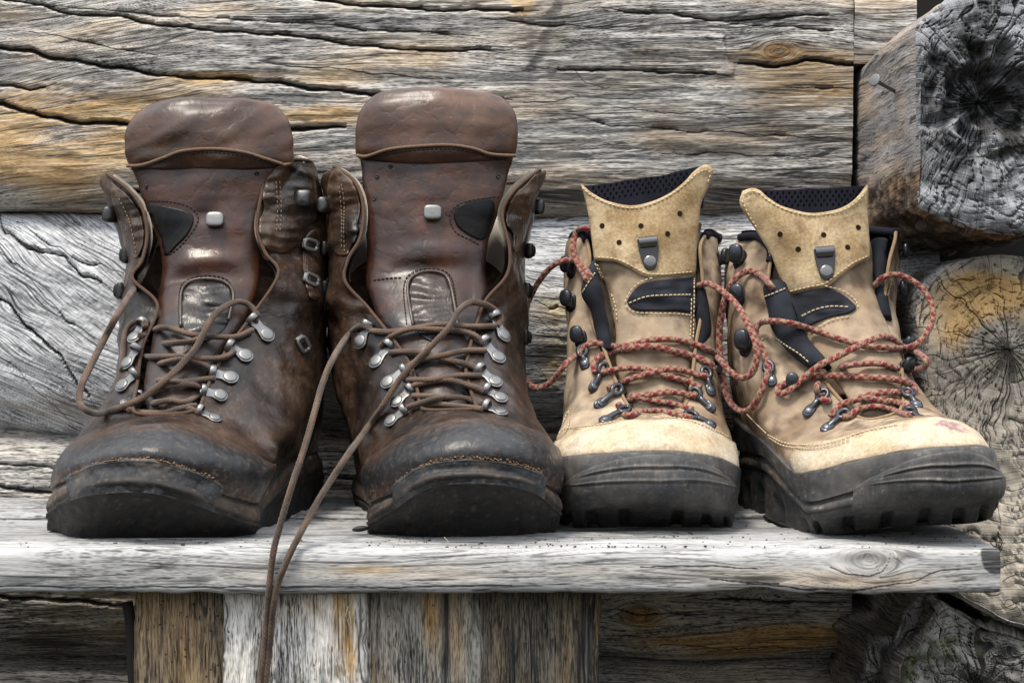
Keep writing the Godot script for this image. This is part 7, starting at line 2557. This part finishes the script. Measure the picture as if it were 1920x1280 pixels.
func build_tan_right() -> void:
	var root := thing("hiking_boot", "tan boot at the bench's right end, toe turned outwards, purple stain on its suede", "hiking boot", Vector3(0.215, 0, -0.16), "tan hiking boots with red laces")
	var c := [
		[1770,984,-.045, 1776,945,-.005, 1776,905,-.000, 1770,838,-.002, 1742,789,-.030, 1692,786,-.055, 1656,782,-.075],
		[1830,980,-.050, 1836,940,-.012, 1836,905,-.008, 1828,836,-.010, 1786,791,-.038, 1716,779,-.065, 1680,774,-.083],
		[1860,970,-.065, 1872,935,-.030, 1870,900,-.030, 1852,840,-.030, 1816,803,-.055, 1735,771,-.080, 1690,764,-.090],
		[1853,962,-.090, 1870,930,-.060, 1866,890,-.060, 1848,842,-.065, 1810,802,-.085, 1738,758,-.100, 1694,743,-.100],
		[1808,962,-.120, 1818,930,-.110, 1818,890,-.110, 1806,842,-.110, 1762,780,-.120, 1727,733,-.122, 1692,710,-.118],
		[1750,958,-.165, 1752,922,-.165, 1750,882,-.165, 1744,836,-.165, 1708,730,-.160, 1704,688,-.145, 1688,674,-.135],
		[1700,952,-.210, 1702,915,-.210, 1700,872,-.210, 1694,818,-.210, 1684,668,-.195, 1688,628,-.170, 1670,642,-.150],
		[1655,955,-.250, 1658,912,-.250, 1660,868,-.250, 1660,800,-.250, 1672,608,-.225, 1680,568,-.190, 1655,600,-.165],
		[1640,866,-.272, 1645,792,-.276, 1674,558,-.250, 1686,520,-.208, 1660,550,-.172],
		[1625,864,-.288, 1630,785,-.292, 1670,520,-.275, 1690,470,-.224, 1668,490,-.178],
		[1605,862,-.298, 1610,780,-.302, 1645,495,-.294, 1686,446,-.242, 1680,440,-.197],
		[1582,860,-.303, 1584,776,-.308, 1600,485,-.304, 1662,440,-.272, 1664,434,-.236],
		[1552,860,-.305, 1552,775,-.310, 1540,485,-.308, 1540,440,-.296, 1540,424,-.292],
		[1522,859,-.304, 1520,774,-.309, 1485,488,-.306, 1412,448,-.278, 1396,444,-.240],
		[1482,857,-.301, 1478,771,-.306, 1430,495,-.298, 1376,460,-.254, 1422,443,-.207],
		[1440,853,-.295, 1432,767,-.299, 1380,515,-.282, 1368,485,-.232, 1447,468,-.184],
		[1410,848,-.284, 1400,768,-.287, 1362,560,-.262, 1372,510,-.214, 1443,508,-.177],
		[1394,842,-.266, 1382,772,-.268, 1364,602,-.238, 1380,552,-.198, 1440,556,-.171],
		[1390,955,-.235, 1388,890,-.235, 1390,840,-.230, 1380,780,-.235, 1366,654,-.215, 1386,602,-.184, 1458,598,-.164],
		[1420,960,-.190, 1418,892,-.190, 1416,846,-.190, 1403,800,-.190, 1386,700,-.180, 1416,650,-.160, 1504,652,-.147],
		[1452,978,-.135, 1448,910,-.135, 1444,858,-.135, 1437,826,-.135, 1422,770,-.140, 1452,728,-.136, 1536,698,-.130],
		[1514,1000,-.085, 1503,962,-.080, 1500,922,-.080, 1492,880,-.085, 1472,826,-.105, 1516,774,-.112, 1566,736,-.115],
		[1545,1005,-.070, 1530,970,-.052, 1530,937,-.052, 1530,882,-.055, 1521,830,-.080, 1556,796,-.095, 1594,766,-.101],
		[1610,995,-.060, 1612,958,-.030, 1613,916,-.028, 1612,862,-.030, 1581,823,-.055, 1592,805,-.075, 1614,783,-.088],
		[1690,988,-.050, 1700,948,-.012, 1701,907,-.006, 1692,846,-.010, 1661,800,-.040, 1641,795,-.062, 1634,786,-.080],
	]
	tan_boot(root, {
		"cols": c, "heel": Vector3(0.190, 0, -0.265), "toe": Vector3(0.238, 0, -0.03), "seed": 5.0, "rim": [8.6, 16.2], "rim_tube": [10.2, 15.6], "cap": [-4.2, 3.6], "cap_top": [1.2, 1.9, 2.05, 2.05, 2.05, 2.1, 2.15, 2.15, 2.1, 2.0, 1.4], "stain": P(1782, 812, -.024), "cap_label": "pale suede toe cap with a purple berry stain",
		"bumper": [-2.2, 2.3, 0.82],
		"creases": [crease(1375, 560, -.19, 1440, 580, -.17, .006, -.0024), crease(1380, 620, -.18, 1450, 600, -.165, .006, .002), crease(1450, 650, -.16, 1480, 720, -.14, .005, -.0020), crease(1440, 760, -.14, 1500, 790, -.11, .007, -.0016)],
		"tongue": [[1618, 1684, 784, -.094, .003, .003], [1592, 1692, 745, -.112, .003, .006], [1560, 1694, 705, -.128, .004, .008], [1525, 1686, 660, -.146, .0045, .009], [1500, 1668, 620, -.160, .005, .010], [1488, 1650, 580, -.172, .005, .010], [1478, 1640, 535, -.181, .005, .011], [1455, 1634, 480, -.187, .004, .012], [1440, 1632, 445, -.190, .003, .012]],
		"gussets": [[[1524, 1560, 690, -.126, .002, .002], [1478, 1530, 655, -.140, .004, .004], [1446, 1506, 618, -.152, .0045, .005], [1440, 1494, 585, -.158, .005, .006], [1434, 1482, 556, -.164, .005, .006], [1434, 1476, 538, -.168, .004, .005]], [[1650, 1672, 600, -.168, .003, .002], [1642, 1666, 560, -.176, .004, .002], [1636, 1662, 500, -.186, .004, .002], [1634, 1668, 452, -.196, .004, .002]]],
		"windows": [[1486, 558, 1515, 546, 1548, 540, 1572, 547, 1592, 560, 1606, 576, 1592, 587, 1560, 594, 1530, 604, 1504, 616, 1494, 590]],
		"shield": [[1391, 357, 1410, 351, 1426, 356, 1440, 368, 1471, 386, 1515, 397, 1559, 394, 1588, 384, 1612, 366, 1630, 346], [1483, 554, 1521, 544, 1550, 538, 1573, 520, 1602, 499, 1633, 484], [1483, 554, 1462, 524, 1444, 478, 1419, 437, 1400, 408, 1386, 380, 1391, 357], [1633, 484, 1633, 440, 1632, 400, 1630, 346]],
		"shield_z": [-.182, -.172, .013, 0.006], "mesh": [[1398, 359, 1428, 355, 1515, 351, 1600, 347, 1628, 345], [1420, 412, 1471, 412, 1559, 412, 1628, 408], [1420, 412, 1406, 385, 1398, 359], [1628, 408, 1630, 380, 1628, 345], -.193], "mesh_dots": [1436.0, 1612.0, 362.0, 357.0, 4, 11.0],
		"holes": [1463, 439, 1545, 440, 1610, 426, 1497, 467, 1590, 463], "clip": [1529, 465, 1569, 462, 1550, 509],
		"stitch": [[1482, 546, 1521, 537, 1548, 531, 1572, 513, 1602, 492, 1630, 479], [1396, 364, 1410, 358, 1424, 362, 1438, 374, 1471, 392, 1515, 403, 1559, 400, 1590, 390, 1614, 372, 1624, 360], [1392, 376, 1404, 402, 1424, 434], [1434, 556, 1450, 550, 1474, 540], [1504, 592, 1530, 580, 1560, 574, 1602, 576], [1548, 536, 1580, 545, 1602, 560, 1612, 580], [1520, 622, 1560, 600, 1600, 592], [1427, 636, 1450, 632, 1475, 648, 1500, 664, 1520, 682], [1440, 463, 1444, 480, 1444, 510], [1440, 815, 1472, 830, 1524, 834, 1570, 826, 1600, 815, 1635, 805, 1690, 794], [1441, 820, 1472, 836, 1524, 840, 1570, 832, 1600, 821], [1400, 776, 1424, 800, 1440, 815], [1664, 484, 1672, 520, 1664, 560]],
		"loops": [[1442, 690, 1447, 712], [1543, 742, 1518, 770], [1582, 778, 1552, 801], [1703, 738, 1719, 757], [1707, 773, 1726, 785]],
		"hooks": [[1388, 487, 0, -0.5, 1.15], [1389, 560, 0, -0.5, 1.1], [1400, 648, 0, -0.5, 1.2], [1487, 722, 0, -0.2, 0.9], [1682, 478, -.212, 1.3, 0.9], [1676, 548, -.202, 1.3, 0.9], [1695, 650, 0, 0.7, 0.8], [1696, 690, 0, 0.5, 0.8]],
		"laces": [
			[1452, 545, 838, 1444, 533, 846, 1428, 517, 3, 1404, 508, 5, 1381, 521, 812, 1362, 553, 808, 1352, 597, 806, 1349, 650, 806, 1356, 708, 814, 1366, 748, 828, 1386, 769, 842, 1406, 767, 855, 1425, 741, 864, 1437, 708, 5, 1442, 690, 4, 1434, 666, 5, 1421, 634, 7, 1418, 616, 9, 1429, 604, 10, 1455, 602, 8, 1488, 607, 7, 1524, 618, 6, 1570, 634, 6, 1619, 648, 6, 1668, 652, 6, 1707, 655, 6, 1733, 670, 896, 1737, 684, 898, 1721, 693, 4, 1704, 692, 3],
			[1640, 536, 826, 1655, 521, 830, 1681, 515, 830, 1713, 527, 832, 1737, 550, 838, 1750, 582, 846, 1745, 612, 854, 1728, 638, 862, 1710, 650, 866, 1697, 652, 4],
			[1694, 650, 4, 1676, 636, 4, 1660, 630, 6, 1635, 637, 8, 1602, 652, 9, 1570, 669, 8, 1537, 685, 8, 1504, 712, 8, 1481, 731, 7, 1465, 738, 5, 1458, 730, 4, 1468, 721, 3, 1497, 712, 4, 1524, 705, 4, 1570, 704, 5, 1622, 707, 5, 1668, 710, 5, 1701, 716, 5, 1716, 728, 4, 1704, 738, 3],
			[1541, 744, 3, 1533, 736, 4, 1534, 721, 4, 1550, 702, 5, 1583, 687, 6, 1619, 682, 6, 1652, 682, 6, 1686, 691, 4],
			[1544, 748, 3, 1553, 751, 4, 1586, 743, 5, 1619, 744, 5, 1652, 751, 4, 1684, 754, 4, 1706, 764, 3],
			[1558, 782, 3, 1564, 774, 4, 1576, 760, 5, 1609, 748, 7, 1652, 736, 6, 1690, 736, 5, 1703, 740, 3],
			[1582, 782, 3, 1594, 779, 4, 1612, 767, 5, 1645, 762, 5, 1678, 771, 4, 1706, 780, 3],
		],
	})

func build_boots() -> void:
	build_brown_right()
	build_brown_left()
	build_tan_left()
	build_tan_right()
